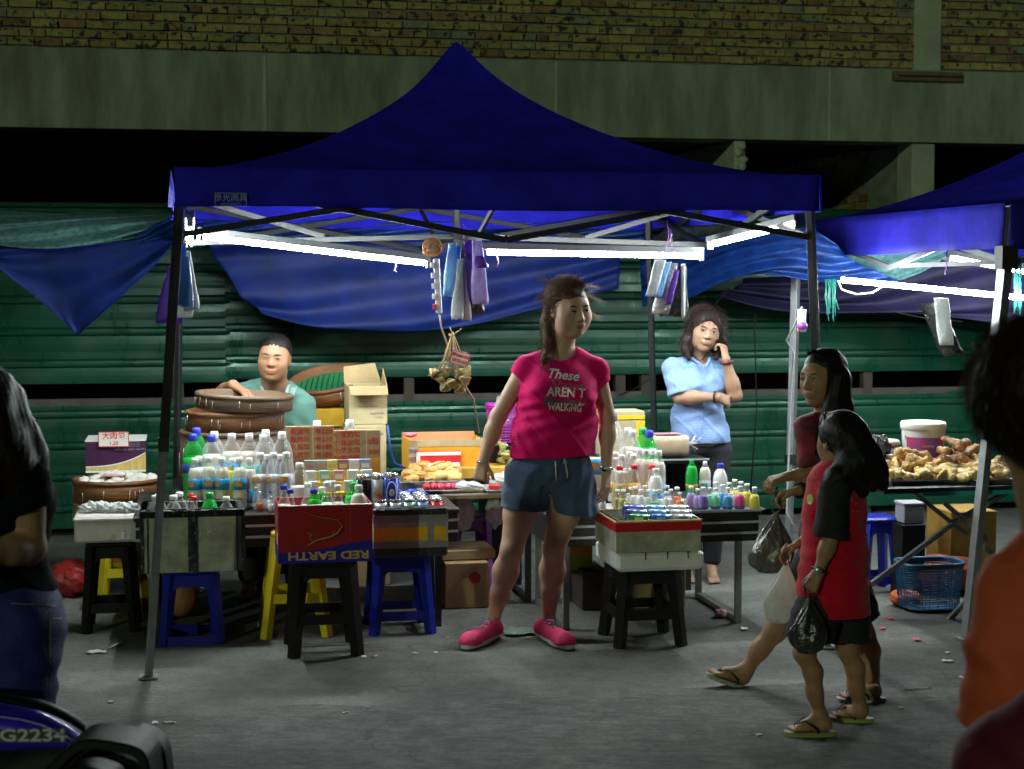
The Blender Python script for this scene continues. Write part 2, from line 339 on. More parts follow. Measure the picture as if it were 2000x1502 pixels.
m = MB(); m.box(-9, 10, 5.4, 5.5, 0, 3.4); m.box(-9, 10, .36, 5.4, 2.97, 3.05); m.build('back_wall', darkin, bld)
m = MB(); m.tube([(SAT(1487, BB), .9, 0), (SAT(1487, BB), .9, 2.62)], .06, 10); m.build('pipe', mat('dim_pipe', (.2, .14, .1), .8), bld)
# ------------------------------------------------------------------ green corrugated hoarding
FB = 11.5
gm = mat('green_painted_sheet', (.008, .080, .046), .28, metal=.25, var=.35, scale=2.2, bump=.25, bscale=5, spec=.6, stretch=(.5, 1, 1))
gn = gm.node_tree; gb = gn.nodes['Principled BSDF']; sc = gn.nodes.new('ShaderNodeTexNoise'); sc.inputs['Scale'].default_value = 5; sc.inputs['Detail'].default_value = 9; sc.inputs['Roughness'].default_value = .7
gt = gn.nodes.new('ShaderNodeTexCoord'); gp = gn.nodes.new('ShaderNodeMapping'); gp.inputs['Scale'].default_value = (1, 1, .35); gn.links.new(gt.outputs['Object'], gp.inputs[0]); gn.links.new(gp.outputs[0], sc.inputs['Vector'])
gr_ = gn.nodes.new('ShaderNodeMapRange'); gr_.inputs[1].default_value = .35; gr_.inputs[2].default_value = .7; gr_.inputs[3].default_value = .2; gr_.inputs[4].default_value = .55; gn.links.new(sc.outputs[0], gr_.inputs[0]); gn.links.new(gr_.outputs[0], gb.inputs['Roughness'])
gx = gn.nodes.new('ShaderNodeMix'); gx.data_type = 'RGBA'; gx.inputs[7].default_value = (.05, .06, .045, 1); gr2 = gn.nodes.new('ShaderNodeMapRange'); gr2.inputs[1].default_value = .52; gr2.inputs[2].default_value = .75; gr2.inputs[4].default_value = .6; gn.links.new(sc.outputs[0], gr2.inputs[0]); gn.links.new(gr2.outputs[0], gx.inputs[0]); gn.links.new(gb.inputs['Base Color'].links[0].from_socket, gx.inputs[6]); gn.links.new(gx.outputs[2], gb.inputs['Base Color'])
fr = thing('hoarding', 'long green corrugated metal hoarding behind the stalls with an open gap', 'fence', (0, FB, 0), A)
def sheet(s0, s1, z0, z1, off=0):
    prof = []; z = z0; P_ = .212
    while z < z1-.01:
        for dz, d in ((0, 0), (.022, -.003), (.052, -.0045), (.083, -.003), (.105, .0), (.120, -.028), (.135, -.031), (.150, -.028), (.166, 0)):
            if z+dz <= z1: prof.append((z+dz, d))
        z += P_
    prof.append((z1, 0)); vs = []; fs = []; m = MB(); nS = 14
    random.seed(int(s0*100)+7); dent = [random.uniform(-.007, .007) for _ in range(nS+1)]
    for j, (z, d) in enumerate(prof):
        for i in range(nS+1): vs.append((s0+(s1-s0)*i/nS, d+off+dent[i]*.14*sin(z*3+i), z+dent[(i*3) % nS]*.03))
    for j in range(len(prof)-1):
        for i in range(nS): k = j*(nS+1)+i; fs.append((k, k+1, k+nS+2, k+nS+1))
    return m.add(vs, fs).build('sheet', gm, fr, solid=.003)
xs = [-9, -6.2, -4.0, SAT(352, FB)+.3, SAT(713, FB), SAT(1243, FB), SAT(1468, FB), 3.3, 5.6, 8]
for i in range(len(xs)-1):
    if i < len(xs)-1: sheet(xs[i], xs[i+1]+.03, 1.035 if i < 3 else 1.055, 2.24, -.006*(i % 2)); sheet(xs[i], xs[i+1]+.03, .06, .885+.02*(i % 2), -.006*(i % 2))
for s_ in (-6, -4, -2.3, SAT(800, FB), SAT(1215, FB), SAT(1265, FB), SAT(1700, FB), 4.6):
    m = MB(); m.box(s_-.035, s_+.035, .03, .10, 0, 2.24); m.build('fence_post', mat('rusty_post', (.06, .045, .035), .8), fr)
m = MB(); m.box(-9, 8, .035, .075, 2.17, 2.215); m.box(-9, 8, .035, .075, .93-.06, .93); m.build('rail', mat('rail_steel', (.08, .07, .06), .7), fr)
m = MB(); m.box(-9, 9, 1.2, 1.35, 0, 1.5); yw = m.build('low_wall', mat('rough_yard_wall', (.10, .13, .07), .9, var=.5, scale=3)); yw.location = (0, FB, 0); yw.rotation_euler = (0, 0, A)
tag(yw, 'low rough wall dimly seen through the gap of the green hoarding', 'wall')
# ------------------------------------------------------------------ canopies
def canvas(name, c, tr): 
    return mat(name, c, .8, var=.28, scale=5, bump=1, bscale=9, trans=tr, spec=.12)
blue = canvas('blue_canvas', (.024, .020, .66), .09); blue2 = canvas('thin_blue_canvas', (.022, .018, .55), .38); blue_v = canvas('blue_valance', (.022, .019, .55), .02); blue_v2 = canvas('blue_side_valance', (.012, .010, .24), .04)  # valances: darker copies of the canvas, lamp brightness taken down in the colour
steel_d = mat('dark_powder_steel', (.035, .037, .04), .45, metal=.5); steel_g = mat('grey_aluminium', (.34, .35, .37), .4, metal=.7)
lining = mat('added_grey_lining', (.055, .075, .115), .8, var=.25, scale=4, bump=.4, bscale=8)  # lining added below each roof to block light and dim the underside
def vup(p): return (p[0], p[1], p[2]+.003)
def tent(label, FL, zt, zb, rise, Wd, lab):
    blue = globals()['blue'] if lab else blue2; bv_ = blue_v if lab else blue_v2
    FL = Vector((FL[0], FL[1], 0)); t = thing('canopy_tent', label, 'canopy tent', tuple(FL), A)
    def roof(u, v):
        x = -1+2*u; y = -1+2*v; r = max(abs(x), abs(y)); k = min(abs(x), abs(y))/max(r, 1e-6)
        f = .82*(1-r)**1.66+.18*(1-r)**9; f = f if r > .03 else f-(.03-r)*1.2
        sag = -.03*sin(pi*r)*(1-k)+.035*sin(pi*r)*max(0, 1-k*2.2)
        wr = (.007*sin(x*23+y*7)+.005*sin(y*31+x*5))*r*(1-k)**.7+.002*sin(x*9+y*6)*r
        return ((x+1)/2*Wd, (y+1)/2*Wd, zt+rise*f+sag+wr*(1 if r < .97 else 0))
    m = MB(); cs = ((0, 0), (1, 0), (1, 1), (0, 1))
    def panel(i, dz):
        a, c_ = cs[i], cs[(i+1) % 4]
        def f_(u, v): ex, ey = a[0]+(c_[0]-a[0])*u, a[1]+(c_[1]-a[1])*u; p = roof(.5+(ex-.5)*v, .5+(ey-.5)*v); return (p[0], p[1], p[2]-dz)
        return f_
    for i in range(4): m.grid(panel(i, 0), 40, 44)
    m.build('roof_canvas', blue, t)
    m = MB()
    for i in range(4): m.grid(panel(i, .012), 24, 24)
    m.build('added_lining', lining, t)
    for (a, b) in (((0, 0), (Wd, 0)), ((Wd, 0), (Wd, Wd)), ((Wd, Wd), (0, Wd)), ((0, Wd), (0, 0))):
        dx, dy = b[0]-a[0], b[1]-a[1]; L = Wd; nx, ny = dy/L, -dx/L
        def val(u, v):
            o = .012+(.006*sin(u*40)+.010*sin(u*13+1))*v+.004; zz = zt+.004-(zt-zb)*v+.006*sin(u*9)*v
            return (a[0]+dx*u+nx*o, a[1]+dy*u+ny*o, zz)
        m = MB(); m.grid(val, 60, 5); m.build('valance', bv_, t, solid=.002)
    return t
FLw = (-1.46, 7.13)
t1 = tent('blue peaked canopy tent in the middle with a white maker mark on its front', FLw, 2.218, 2.046, .815, 2.94, 1)
FL2 = (2.376, 7.88)
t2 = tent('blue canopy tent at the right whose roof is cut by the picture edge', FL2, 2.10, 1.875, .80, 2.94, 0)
def leg(t, top, foot, m1, m2, zs=.75, w=.034):
    top = Vector(top); foot = Vector(foot); q = foot+(top-foot)*(zs/top.z); iv = wm(t).inverted()
    m = MB(); m.bar(iv @ top, iv @ q, w); o = m.build('leg', m1, t, bevel=.003)
    m = MB(); m.bar(iv @ (q+(top-q).normalized()*.05), iv @ foot, w*.8); m.build('leg_extension', m2, o)
    m = MB(); f = iv @ foot; m.box(f.x-.04, f.x+.04, f.y-.04, f.y+.04, .0045, .012); m.build('foot_plate', m2, o)
    m = MB(); a = iv @ (q+(top-foot).normalized()*.0); m.box(a.x-w*.7, a.x+w*.7, a.y-w*.7, a.y+w*.7, a.z-.03, a.z+.03); m.build('clip', steel_d, o)
c4 = [Vector((FLw[0], FLw[1], 0)), Vector((FLw[0], FLw[1], 0))+U*2.94, Vector((FLw[0], FLw[1], 0))+(U+V)*2.94, Vector((FLw[0], FLw[1], 0))+V*2.94]
ins = [(U+V)*.03, (V-U)*.03, -(U+V)*.03, (U-V)*.03]
Zt = Vector((0, 0, 2.2))
leg(t1, c4[0]+ins[0]+Zt, G(290, 1325), steel_d, steel_g, 1.02)
leg(t1, c4[1]+ins[1]+Zt, G(1616, 1266), steel_d, steel_g, .7)
leg(t1, P(1266, 430, 10.55), G(1284, 1058), steel_d, steel_g, .5)
leg(t1, P(352, 440, 9.98), P(343, 1104, 9.9), steel_d, steel_g, .5)
def truss(t, W_, z1, z0, mt):
    for (a, b) in (((0, 0), (1, 0)), ((1, 0), (1, 1)), ((1, 1), (0, 1)), ((0, 1), (0, 0))):
        a = Vector((*a, 0))*(W_-.08)+Vector((.04, .04, 0)); b = Vector((*b, 0))*(W_-.08)+Vector((.04, .04, 0)); mid = (a+b)/2
        n = Vector((-(b-a).y, (b-a).x, 0)).normalized()*.016
        for (p, q) in ((a, mid), (b, mid)):
            m = MB(); m.bar(p+n+Vector((0, 0, z1)), q+n+Vector((0, 0, z0)), .014, .028); m.build('truss_bar', mt, t)
            m = MB(); m.bar(p-n+Vector((0, 0, z0+.02)), q-n+Vector((0, 0, z1)), .014, .028); m.build('truss_bar', mt, t)
    c = Vector((W_/2, W_/2, z0+.05))
    for p in ((W_/2, .05), (W_/2, W_-.05), (.05, W_/2), (W_-.05, W_/2)):
        m = MB(); m.bar(Vector((*p, z0+.01)), c, .014, .026); m.build('truss_bar', mt, t)
        m = MB(); m.bar(Vector((*p, z1-.01)), (Vector((*p, 0))+c)/2+Vector((0, 0, z0/2+.02)), .014, .026); m.build('truss_bar', mt, t)
    m = MB(); m.tube([c-Vector((0, 0, .1)), c+Vector((0, 0, .85))], .018, 10); m.build('peak_pole', mt, t)
trm = mat('truss_paint', (.013, .014, .015), .6)
truss(t1, 2.94, 2.175, 1.915, trm)
truss(t2, 2.94, 2.05, 1.80, mat('truss_grey', (.10, .10, .11), .5))
c0 = Vector((FL2[0], FL2[1], 0))
leg(t2, c0+ins[0]+Vector((0, 0, 2.08)), Vector((2.19, 7.80, 0)), steel_g, steel_g, 1.0, .052)
leg(t2, P(1556, 470, 10.55), P(1540, 1080, 10.5)*1, steel_g, steel_g, .6, .046)
m = MB(); q = wm(t2).inverted() @ P(1965, 505, 7.86); m.box(q.x-.04, q.x+.04, q.y-.04, q.y+.04, q.z-.05, q.z+.06); m.build('corner_clamp', steel_d, t2)
# maker's mark on the valance
wht = pl((.62, .64, .62), .6)
mk = pl((.35, .42, .50), .7)
q = P(450, 391, 7.2); iv = wm(t1).inverted(); q = iv @ q; q.y = -.034
text('彦光雨具', .034, q+Vector((0, 0, .006)), FRONT, mk, 'lettering', t1, sx=1.05)
m = MB(); w2, h2 = .068, .027
for (x0, x1, z0, z1) in ((-w2, w2, h2, h2+.002), (-w2, w2, -h2-.002, -h2), (-w2, -w2+.002, -h2, h2), (w2-.002, w2, -h2, h2)): m.box(q.x+x0, q.x+x1, -.034, -.033, q.z+z0, q.z+z1)
m.build('mark_frame', mk, t1)
text('H/P:012-62402720', .011, q+Vector((0, 0, -.019)), FRONT, mk, 'lettering', t1)
# ------------------------------------------------------------------ fluorescent lamps
tubem = mat('lit_tube', (1, 1, 1), .3, emit=(.90, 1.0, .97), es=250, var=0)
fixm = pl((.17, .18, .18), .6)
def lamp(label, a, b, fix=1, roll=0, group='fluorescent lamps under the canopies', r=.014):
    a = Vector(a); b = Vector(b); t = thing('fluorescent_lamp', label, 'lamp', tuple((a+b)/2), 0, group); c = (a+b)/2; a = a-c; b = b-c; d = (b-a).normalized()
    m = MB(); m.tube([a+d*.01, b-d*.01], r, 12); m.build('tube', tubem, t)
    if fix:
        up = Vector((0, 0, .030)); m = MB(); m.bar(a-d*.02+up, b+d*.02+up, .045, .034); f = m.build('housing', fixm, t, bevel=.004)
        for e_, s_ in ((a, -1), (b, 1)):
            m = MB(); m.bar(e_+d*s_*.004, e_+d*s_*.022, .03, .05); m.bar(e_+d*s_*.012+up*.2, e_+d*s_*.012+up, .02, .02); m.build('end_cap', fixm, t)
    return t
lamp('long tube lamp hanging tilted at the left half of the middle tent', P(393, 462, 8.3), P(832, 514, 8.53))
lamp('long tube lamp with white housing hanging at the right half of the middle tent', P(948, 492, 8.5), P(1366, 500, 8.72))
lamp('short looking tube lamp slanting back from the front right tent leg', P(1556, 437, 7.95), P(1388, 478, 9.0))
lamp('tube lamp seen nearly end on beside the front left tent leg', P(371, 432, 7.5), P(370, 474, 8.6))
lamp('bare tube lamp above the fried chicken stall', P(1640, 546, 9.2), P(2012, 583, 8.9), 0)
lamp('far tube lamp under the right tent behind the hanging bags', P(1858, 503, 10.2), P(2150, 560, 9.9))
# ------------------------------------------------------------------ tarpaulins
def poly(pts, u):
    n = len(pts)-1; x = min(n-1e-6, max(0, u*n)); i = int(x); t = x-i
    p = [pts[max(0, min(n, i+k))] for k in (-1, 0, 1, 2)]
    return tuple(.5*((2*p[1][a])+(-p[0][a]+p[2][a])*t+(2*p[0][a]-5*p[1][a]+4*p[2][a]-p[3][a])*t*t+(-p[0][a]+3*p[1][a]-3*p[2][a]+p[3][a])*t**3) for a in range(3))
def tarp(name, rows, m, label, cat='tarpaulin', rip=.02, fr=(9, 5, 3), nu=60, nv=30, solid=.003, group=None):
    t = MB()
    def fn(u, v):
        rr = [poly(r, u) for r in rows]; p = poly(rr, v) if len(rr) > 2 else tuple(rr[0][a]*(1-v)+rr[1][a]*v for a in range(3))
        q = P(*p); e_ = rip*(sin(fr[0]*u*6.28+fr[2]*v*4)+.6*sin(fr[1]*v*6.28+u*7)+.12*sin(u*31+v*17)*(.4+v))
        return (q.x, q.y+e_, q.z+e_*.25)
    t.grid(fn, nu, nv); o = t.build(name, m, None, solid=solid)
    return tag(o, label, cat, group)
tb = mat('woven_blue_tarp', (.004, .018, .15), .6, var=.4, scale=5, bump=.5, bscale=14, trans=.16, spec=.4)
tb2 = mat('thin_blue_tarp', (.012, .06, .30), .34, var=.5, scale=9, bump=1, bscale=22, trans=.5, spec=.7, stretch=(1, 1, 2))
tteal = mat('teal_shade_net', (.14, .32, .33), .8, var=.45, scale=30, bump=.8, bscale=140, trans=.3)
tpur = mat('dark_purple_tarp', (.014, .010, .055), .7, var=.4, scale=6, bump=.5, bscale=20, trans=.1)
tarp('tarpaulin', [[(400, 478, 10.2), (620, 470, 10.3), (850, 468, 10.4), (1050, 475, 10.5), (1212, 480, 10.6)],
  [(425, 510, 10.2), (620, 520, 10.25), (850, 530, 10.35), (1050, 525, 10.5), (1212, 510, 10.6)],
  [(470, 575, 10.2), (610, 600, 10.2), (850, 600, 10.3), (1040, 575, 10.5), (1210, 535, 10.6)],
  [(510, 612, 10.2), (640, 640, 10.2), (850, 645, 10.3), (1040, 605, 10.5), (1208, 566, 10.6)]], tb, 'big blue tarpaulin sagging across the back of the middle tent', rip=.020, fr=(1.6, 1.3, 4))
tarp('tarpaulin', [[(380, 432, 10.0), (800, 430, 10.3), (1260, 436, 10.6)], [(380, 487, 10.3), (800, 480, 10.6), (1260, 500, 10.9)]], tb2, 'crumpled bright blue sheet hung along the back eave of the middle tent', rip=.03, fr=(5, 2, 5))
tarp('tarpaulin', [[(-60, 486, 9.6), (70, 476, 9.6), (200, 475, 9.5), (338, 462, 9.4)], [(-60, 500, 9.6), (85, 500, 9.6), (225, 510, 9.5), (338, 475, 9.4)], [(-20, 508, 9.6), (110, 560, 9.6), (200, 580, 9.5), (300, 520, 9.4)],
  [(150, 652, 9.6), (152, 653, 9.6), (156, 651, 9.6), (160, 648, 9.6)]], tb, 'dark blue tarpaulin corner hanging to a point left of the middle tent', rip=.015, fr=(1.5, 1, 4), nu=40)
tarp('shade_net', [[(-60, 412, 9.9), (120, 416, 9.8), (240, 418, 9.8), (345, 416, 9.7)], [(-60, 440, 9.7), (100, 436, 9.6), (230, 436, 9.6), (330, 432, 9.6)],
  [(-60, 478, 9.55), (80, 482, 9.5), (200, 478, 9.5), (290, 455, 9.5)]], tteal, 'teal shade net strung over the hoarding left of the middle tent', 'shade net', rip=.03, fr=(1.7, 1.3, 5))
tarp('tarpaulin', [[(262, 462, 9.3), (300, 440, 9.3), (345, 420, 9.2)], [(270, 470, 9.3), (310, 468, 9.3), (345, 470, 9.2)]], tb2, 'small bright crumpled blue sheet beside the front left tent leg', rip=.02, fr=(2, 2, 5), nu=24, nv=14)
tarp('tarpaulin', [[(1250, 500, 10.7), (1340, 470, 10.3), (1440, 450, 9.9), (1560, 440, 9.6), (1625, 470, 9.5), (1650, 500, 9.6)],
  [(1252, 550, 10.7), (1345, 520, 10.4), (1440, 500, 10.0), (1550, 495, 9.7), (1625, 520, 9.6), (1690, 520, 9.6)],
  [(1255, 600, 10.7), (1340, 580, 10.4), (1410, 552, 10.1), (1500, 536, 9.8), (1610, 550, 9.7), (1760, 550, 9.7)]], tb2, 'shiny crumpled blue tarpaulin slung between the two canopy tents', rip=.028, fr=(2.2, 1.6, 5))
tarp('shade_net', [[(1620, 484, 9.9), (1740, 484, 9.9), (1850, 486, 9.9)], [(1660, 520, 9.8), (1740, 530, 9.8), (1845, 500, 9.9)], [(1700, 548, 9.8), (1740, 552, 9.8), (1830, 515, 9.9)]], tteal, 'pale teal net under the left side of the right tent', 'shade net', rip=.02, fr=(1.5, 1, 4), nu=24, nv=14)
tarp('tarpaulin', [[(1455, 545, 11.0), (1620, 540, 11.0), (1800, 520, 11.0), (2060, 500, 11.0)], [(1440, 560, 11.0), (1620, 590, 11.0), (1800, 600, 11.0), (2060, 600, 11.0)],
  [(1400, 575, 11.0), (1560, 612, 11.0), (1800, 612, 11.0), (2060, 660, 11.0)]], tpur, 'dark purple tarpaulin sagging on the hoarding behind the right tent', rip=.03, fr=(2, 1.5, 4))
tarp('tarpaulin', [[(1300, 445, 10.9), (1400, 440, 10.9), (1530, 445, 10.9)], [(1290, 470, 10.9), (1400, 480, 10.9), (1520, 470, 10.9)]], mat('dark_net', (.03, .05, .04), .9), 'dark torn net above the slanting lamp on the right', rip=.03, nu=24, nv=10)
# ------------------------------------------------------------------ hanging bundles of carrier bags
bagw = mat('white_bag_film', (.75, .77, .78), .35, var=.1, scale=20, bump=1, bscale=45, trans=.35)
bagb = mat('blue_bag_film', (.03, .22, .75), .35, var=.3, scale=20, bump=.8, bscale=45, trans=.3)
baglb = mat('pale_blue_bag_film', (.30, .55, .85), .35, var=.2, scale=20, bump=.8, bscale=45, trans=.35)
bagk = mat('black_bag_film', (.012, .013, .015), .28, var=.3, scale=20, bump=1, bscale=40, spec=.8)
bagp = mat('purple_bag_film', (.14, .04, .38), .35, var=.3, scale=20, bump=1, bscale=45, trans=.3)
baglp = mat('lilac_bag_film', (.62, .50, .85), .35, var=.2, scale=20, bump=1, bscale=45, trans=.35)
def pad(m, px0, py0, w0, px1, py1, w1, Y, th=.02, k=0, seed=0):   # a folded wad of bags hanging from (px0,py0) to (px1,py1), widths in pixels
    s = Y/F; R_ = random.Random(seed)
    def fn(u, v):
        a = 2*pi*u; cx = px0+(px1-px0)*v; cy = py0+(py1-py0)*v; ww = (w0+(w1-w0)*min(1, v*1.25))*s/2
        q = P(cx, cy, Y); sq = 1 if v < .98 else .9
        x = ww*max(-1, min(1, 1.25*cos(a)))*sq; y = th*(.3+.7*min(1, v*1.6))*sin(a)*sq
        wv = .12*ww*sin(v*9+a*2+seed)+.06*ww*sin(a*5+v*15+seed*2)
        return (q.x+x+wv*.4, q.y+y+wv*.35, q.z+.006*sin(a*3+seed)*(1 if v > .9 else .2))
    m.grid(fn, 20, 16, k); n = len(m.v)
    m.f.append(tuple(range(n-21, n-1))); m.m.append(k); m.sm.append(False)
def bunch(label, loc, pads, group='bunches of carrier bags hung from the tents'):
    t = thing('bag_bunch', label, 'carrier bags', tuple(P(*loc)), 0, group)
    for i, (nm, args, mt) in enumerate(pads): m = MB(); pad(m, *args, seed=i*1.7+loc[0]); m.build(nm, mt, t, world=True)
    m = MB(); q = P(*loc); m.tube([q+Vector((0, 0, .06)), q+Vector((.01, 0, .03)), q, q-Vector((0, 0, .02))], .003, 6); m.build('string', pl((.25, .06, .4)), t, world=True)
    return t
bunch('bunch of purple, blue and white bags on the front left tent leg', (358, 470, 7.25), [
 ('purple_bags', (345, 520, 30, 330, 630, 52, 7.42), bagp), ('blue_bags', (354, 478, 16, 358, 596, 30, 7.25), bagb), ('pale_bags', (362, 500, 14, 365, 598, 26, 7.22), baglb),
 ('clear_bags', (364, 490, 14, 374, 606, 30, 7.3), mat('frosted_film', (.5, .52, .55), .4, var=.2, bump=1, bscale=40, trans=.5)), ('white_bags', (358, 500, 20, 360, 618, 34, 7.32), bagw)])
bunch('bunch of blue, black and white bags hung at the middle of the tent front', (905, 462, 8.0), [
 ('blue_bags', (884, 476, 16, 880, 578, 30, 7.98), baglb), ('dark_blue_bags', (892, 480, 12, 893, 580, 14, 8.0), bagb), ('white_bags', (899, 506, 10, 893, 622, 24, 7.97), bagw),
 ('grey_bags', (903, 505, 12, 911, 624, 20, 8.0), pl((.55, .55, .55), .4)), ('black_bags', (906, 486, 20, 932, 612, 30, 8.03), bagk), ('purple_bags', (914, 470, 16, 924, 590, 20, 8.0), bagp),
 ('lilac_bags', (932, 470, 18, 938, 592, 32, 7.97), baglp), ('purple_knot', (936, 500, 16, 940, 522, 26, 7.94), bagp)])
bunch('bunch of white, grey and black bags below the right end of the long lamp', (1308, 470, 8.45), [
 ('pale_blue_bags', (1298, 512, 26, 1276, 578, 32, 8.4), baglb), ('white_bags', (1290, 508, 22, 1272, 576, 20, 8.37), bagw), ('silver_bags', (1312, 514, 24, 1290, 612, 34, 8.44), mat('silver_film', (.42, .42, .42), .3, metal=.3, var=.4, bump=1, bscale=50)),
 ('purple_bags', (1322, 528, 10, 1304, 594, 14, 8.4), bagp), ('black_bags', (1328, 520, 24, 1314, 618, 52, 8.46), bagk), ('clear_edge', (1334, 516, 8, 1334, 620, 8, 8.45), bagw)])
bunch('black and white bags on a knot of string above the fried chicken', (1846, 530, 8.8), [
 ('black_bags', (1815, 592, 40, 1862, 694, 44, 8.82), bagk), ('white_bags', (1838, 582, 28, 1848, 672, 28, 8.75), bagw)])
# strings tying the lamps and bags
def string(label, pts, r=.0018, c=(.2, .05, .3), cat='string', name='string', group=None):
    m = MB(); m.tube([P(*p) for p in pts], r, 6); return tag(m.build(name, pl(c, .6)), label, cat, group)
string('pair of purple strings tying the right end of the long lamp', [(1303, 430, 8.6), (1306, 460, 8.6), (1300, 490, 8.62), (1318, 486, 8.62), (1308, 455, 8.6)])
string('thin purple string hanging below the left tilted lamp', [(772, 508, 8.5), (774, 520, 8.5), (770, 528, 8.5), (775, 531, 8.5)], .003, (.4, .2, .5))
string('thin purple string hanging below the middle of the long lamp', [(971, 500, 8.5), (974, 512, 8.5), (971, 522, 8.5)], .003, (.4, .2, .5))
string('white wire curling from the bare lamp of the right stall', [(1636, 548, 9.2), (1644, 566, 9.2), (1672, 575, 9.2), (1704, 572, 9.2), (1722, 560, 9.2)], .005, (.6, .6, .6), 'wire', 'wire')
string('black cord hanging over the green hoarding at the right', [(1478, 560, 11.2), (1474, 650, 11.35), (1478, 800, 11.5), (1466, 960, 11.5)], .005, (.01, .01, .01), 'cord', 'cord')
string('black cable running down slantwise from the tarpaulin to the hoarding', [(1425, 563, 10.9), (1400, 590, 10.9), (1330, 700, 11.0), (1235, 762, 11.2), (1210, 772, 11.3)], .004, (.01, .01, .01), 'cord', 'cord')
string('dark cable sagging behind the bag bunch of the right stall', [(1698, 596, 10.9), (1760, 612, 10.9), (1810, 622, 10.9), (1880, 628, 10.9)], .004, (.01, .01, .01), 'cord', 'cord')
m = MB()
for i in range(9): x = 1612+i*2.6; R_ = random.Random(i); m.tube([P(x, 545, 9.6), P(x+R_.uniform(-4, 4), 580, 9.6), P(x+R_.uniform(-6, 6), 605+R_.uniform(-5, 30), 9.6)], .004, 5)
tag(m.build('string_hank', pl((.02, .16, .13))), 'green nylon string hank hanging left of the bare lamp', 'string', None)
m = MB()
for i in range(6): x = 1982+i*2.6; R_ = random.Random(i+40); m.tube([P(x, 500, 9), P(x+R_.uniform(-4, 4), 560, 9), P(x+R_.uniform(-6, 6), 610+R_.uniform(-5, 20), 9)], .005, 5)
tag(m.build('string_hank', pl((.02, .16, .13))), 'green nylon string hank beside the pole of the right tent', 'string', None)
# rattan charm, power strips
t = thing('rattan_ball', 'round woven rattan ball hung at the right end of the tilted lamp', 'ornament', tuple(P(844, 483, 8.35)))
m = MB(); R_ = random.Random(4)
for i in range(26):
    ax = Vector((R_.gauss(0, 1), R_.gauss(0, 1), R_.gauss(0, 1))).normalized(); u = ax.orthogonal().normalized(); v = ax.cross(u); r = R_.uniform(.036, .052); fl = .45
    m.tube([Vector(((u*cos(a)+v*sin(a)).x*r, (u*cos(a)+v*sin(a)).y*r*fl, (u*cos(a)+v*sin(a)).z*r)) for a in [2*pi*k/16 for k in range(16)]], .0022, 5, close=True)
m.build('weave', mat('rattan', (.45, .20, .06), .6, var=.4), t)
m = MB(); m.lathe([(.026, -.008), (.03, 0), (.026, .008), (.004, .012)], 16); o = m.build('centre', pl((.6, .6, .6), .3), t); o.rotation_euler = (pi/2, 0, 0)
def strip(label, px, py0, py1, Y, n, lean=0, wd=.05):
    a = P(px, py0, Y); b = P(px+lean, py1, Y); L = (b-a).length; t = thing('power_strip', label, 'power strip', tuple((a+b)/2)); c = (a+b)/2; a = a-c; b = b-c; d = (b-a)/L
    m = MB(); m.bar(a, b, wd, .03); m.build('case', pl((.62, .62, .6), .45), t, bevel=.005)
    for i in range(n):
        p = a+d*L*(.12+.76*i/max(1, n-1)); m = MB(); m.box(p.x-.03 if wd < .06 else p.x-.02, p.x-.012 if wd < .06 else p.x+.02, p.y-.03, p.y+.004, p.z-.014, p.z+.014); m.build('plug', pl((.75, .75, .75), .4) if i < n-1 else pl((.5, .05, .05), .4), t, bevel=.003)
    return t
strip('long white power strip hanging by its cable beside the rattan ball', 852, 505, 612, 8.3, 5, 6, .036)
strip('white power strip with a purple plug on the pole behind the right tent leg', 1566, 604, 648, 8.6, 2, 0, .1)
m = MB(); m.ell(P(1567, 637, 8.56), (.028, .03, .022), 12); tag(m.build('plug_adapter', mat('purple_plug', (.22, .05, .5), .3, emit=(.5, .05, .6), es=.25)), 'purple round plug in the power strip on the pole', 'plug')
string('brown flex running down from the long power strip past the rice dumplings', [(858, 614, 8.3), (862, 640, 8.3), (876, 680, 8.35), (900, 740, 8.5), (925, 780, 8.6), (936, 845, 8.8)], .005, (.30, .22, .17), 'flex', 'flex')
string('white flex hanging down the silver pole behind the tall girl', [(1566, 600, 8.7), (1550, 640, 9), (1536, 665, 9.4), (1550, 690, 9.6), (1545, 760, 9.9), (1540, 900, 10), (1536, 1000, 10), (1556, 1040, 10)], .006, (.5, .5, .5), 'flex', 'flex')
# rice dumplings hanging in a bundle with price card
leafm = mat('dried_bamboo_leaf', (.26, .21, .07), .55, var=.5, scale=26, bump=.8, bscale=40, stretch=(1, 1, 4)); leafg = mat('boiled_bamboo_leaf', (.33, .34, .12), .45, var=.35, scale=22, bump=.6, bscale=40, stretch=(1, 1, 4))
straw = pl((.45, .30, .14), .7)
def dumpling(mt, label, cat='rice dumpling', group=None, loc=(0, 0, 0), rot=(0, 0, 0), s=.05, par=None):
    v = [(-1, -.6, -.5), (1, -.6, -.5), (0, 1.1, -.5), (0, 0, 1)]
    m = MB(); m.add([Vector(p)*s for p in v], [(0, 2, 1), (0, 1, 3), (1, 2, 3), (2, 0, 3)])
    t = thing('rice_dumpling', label, cat, loc, 0, group) if par is None else None
    root = t or par
    o = m.build('leaf_wrap', mt, root, bevel=s*.28)
    m = MB(); m.tube([(cos(a)*s*.62, sin(a)*s*.62, -s*.05+s*.15*cos(2*a)) for a in [2*pi*k/10 for k in range(10)]], s*.05, 5, close=True); m.build('twine', straw, root)
    t.matrix_basis = Matrix.Translation(loc) @ Euler(rot).to_matrix().to_4x4()
    return t
R_ = random.Random(11)
b0 = P(880, 735, 8.3); k0 = P(884, 655, 8.3)
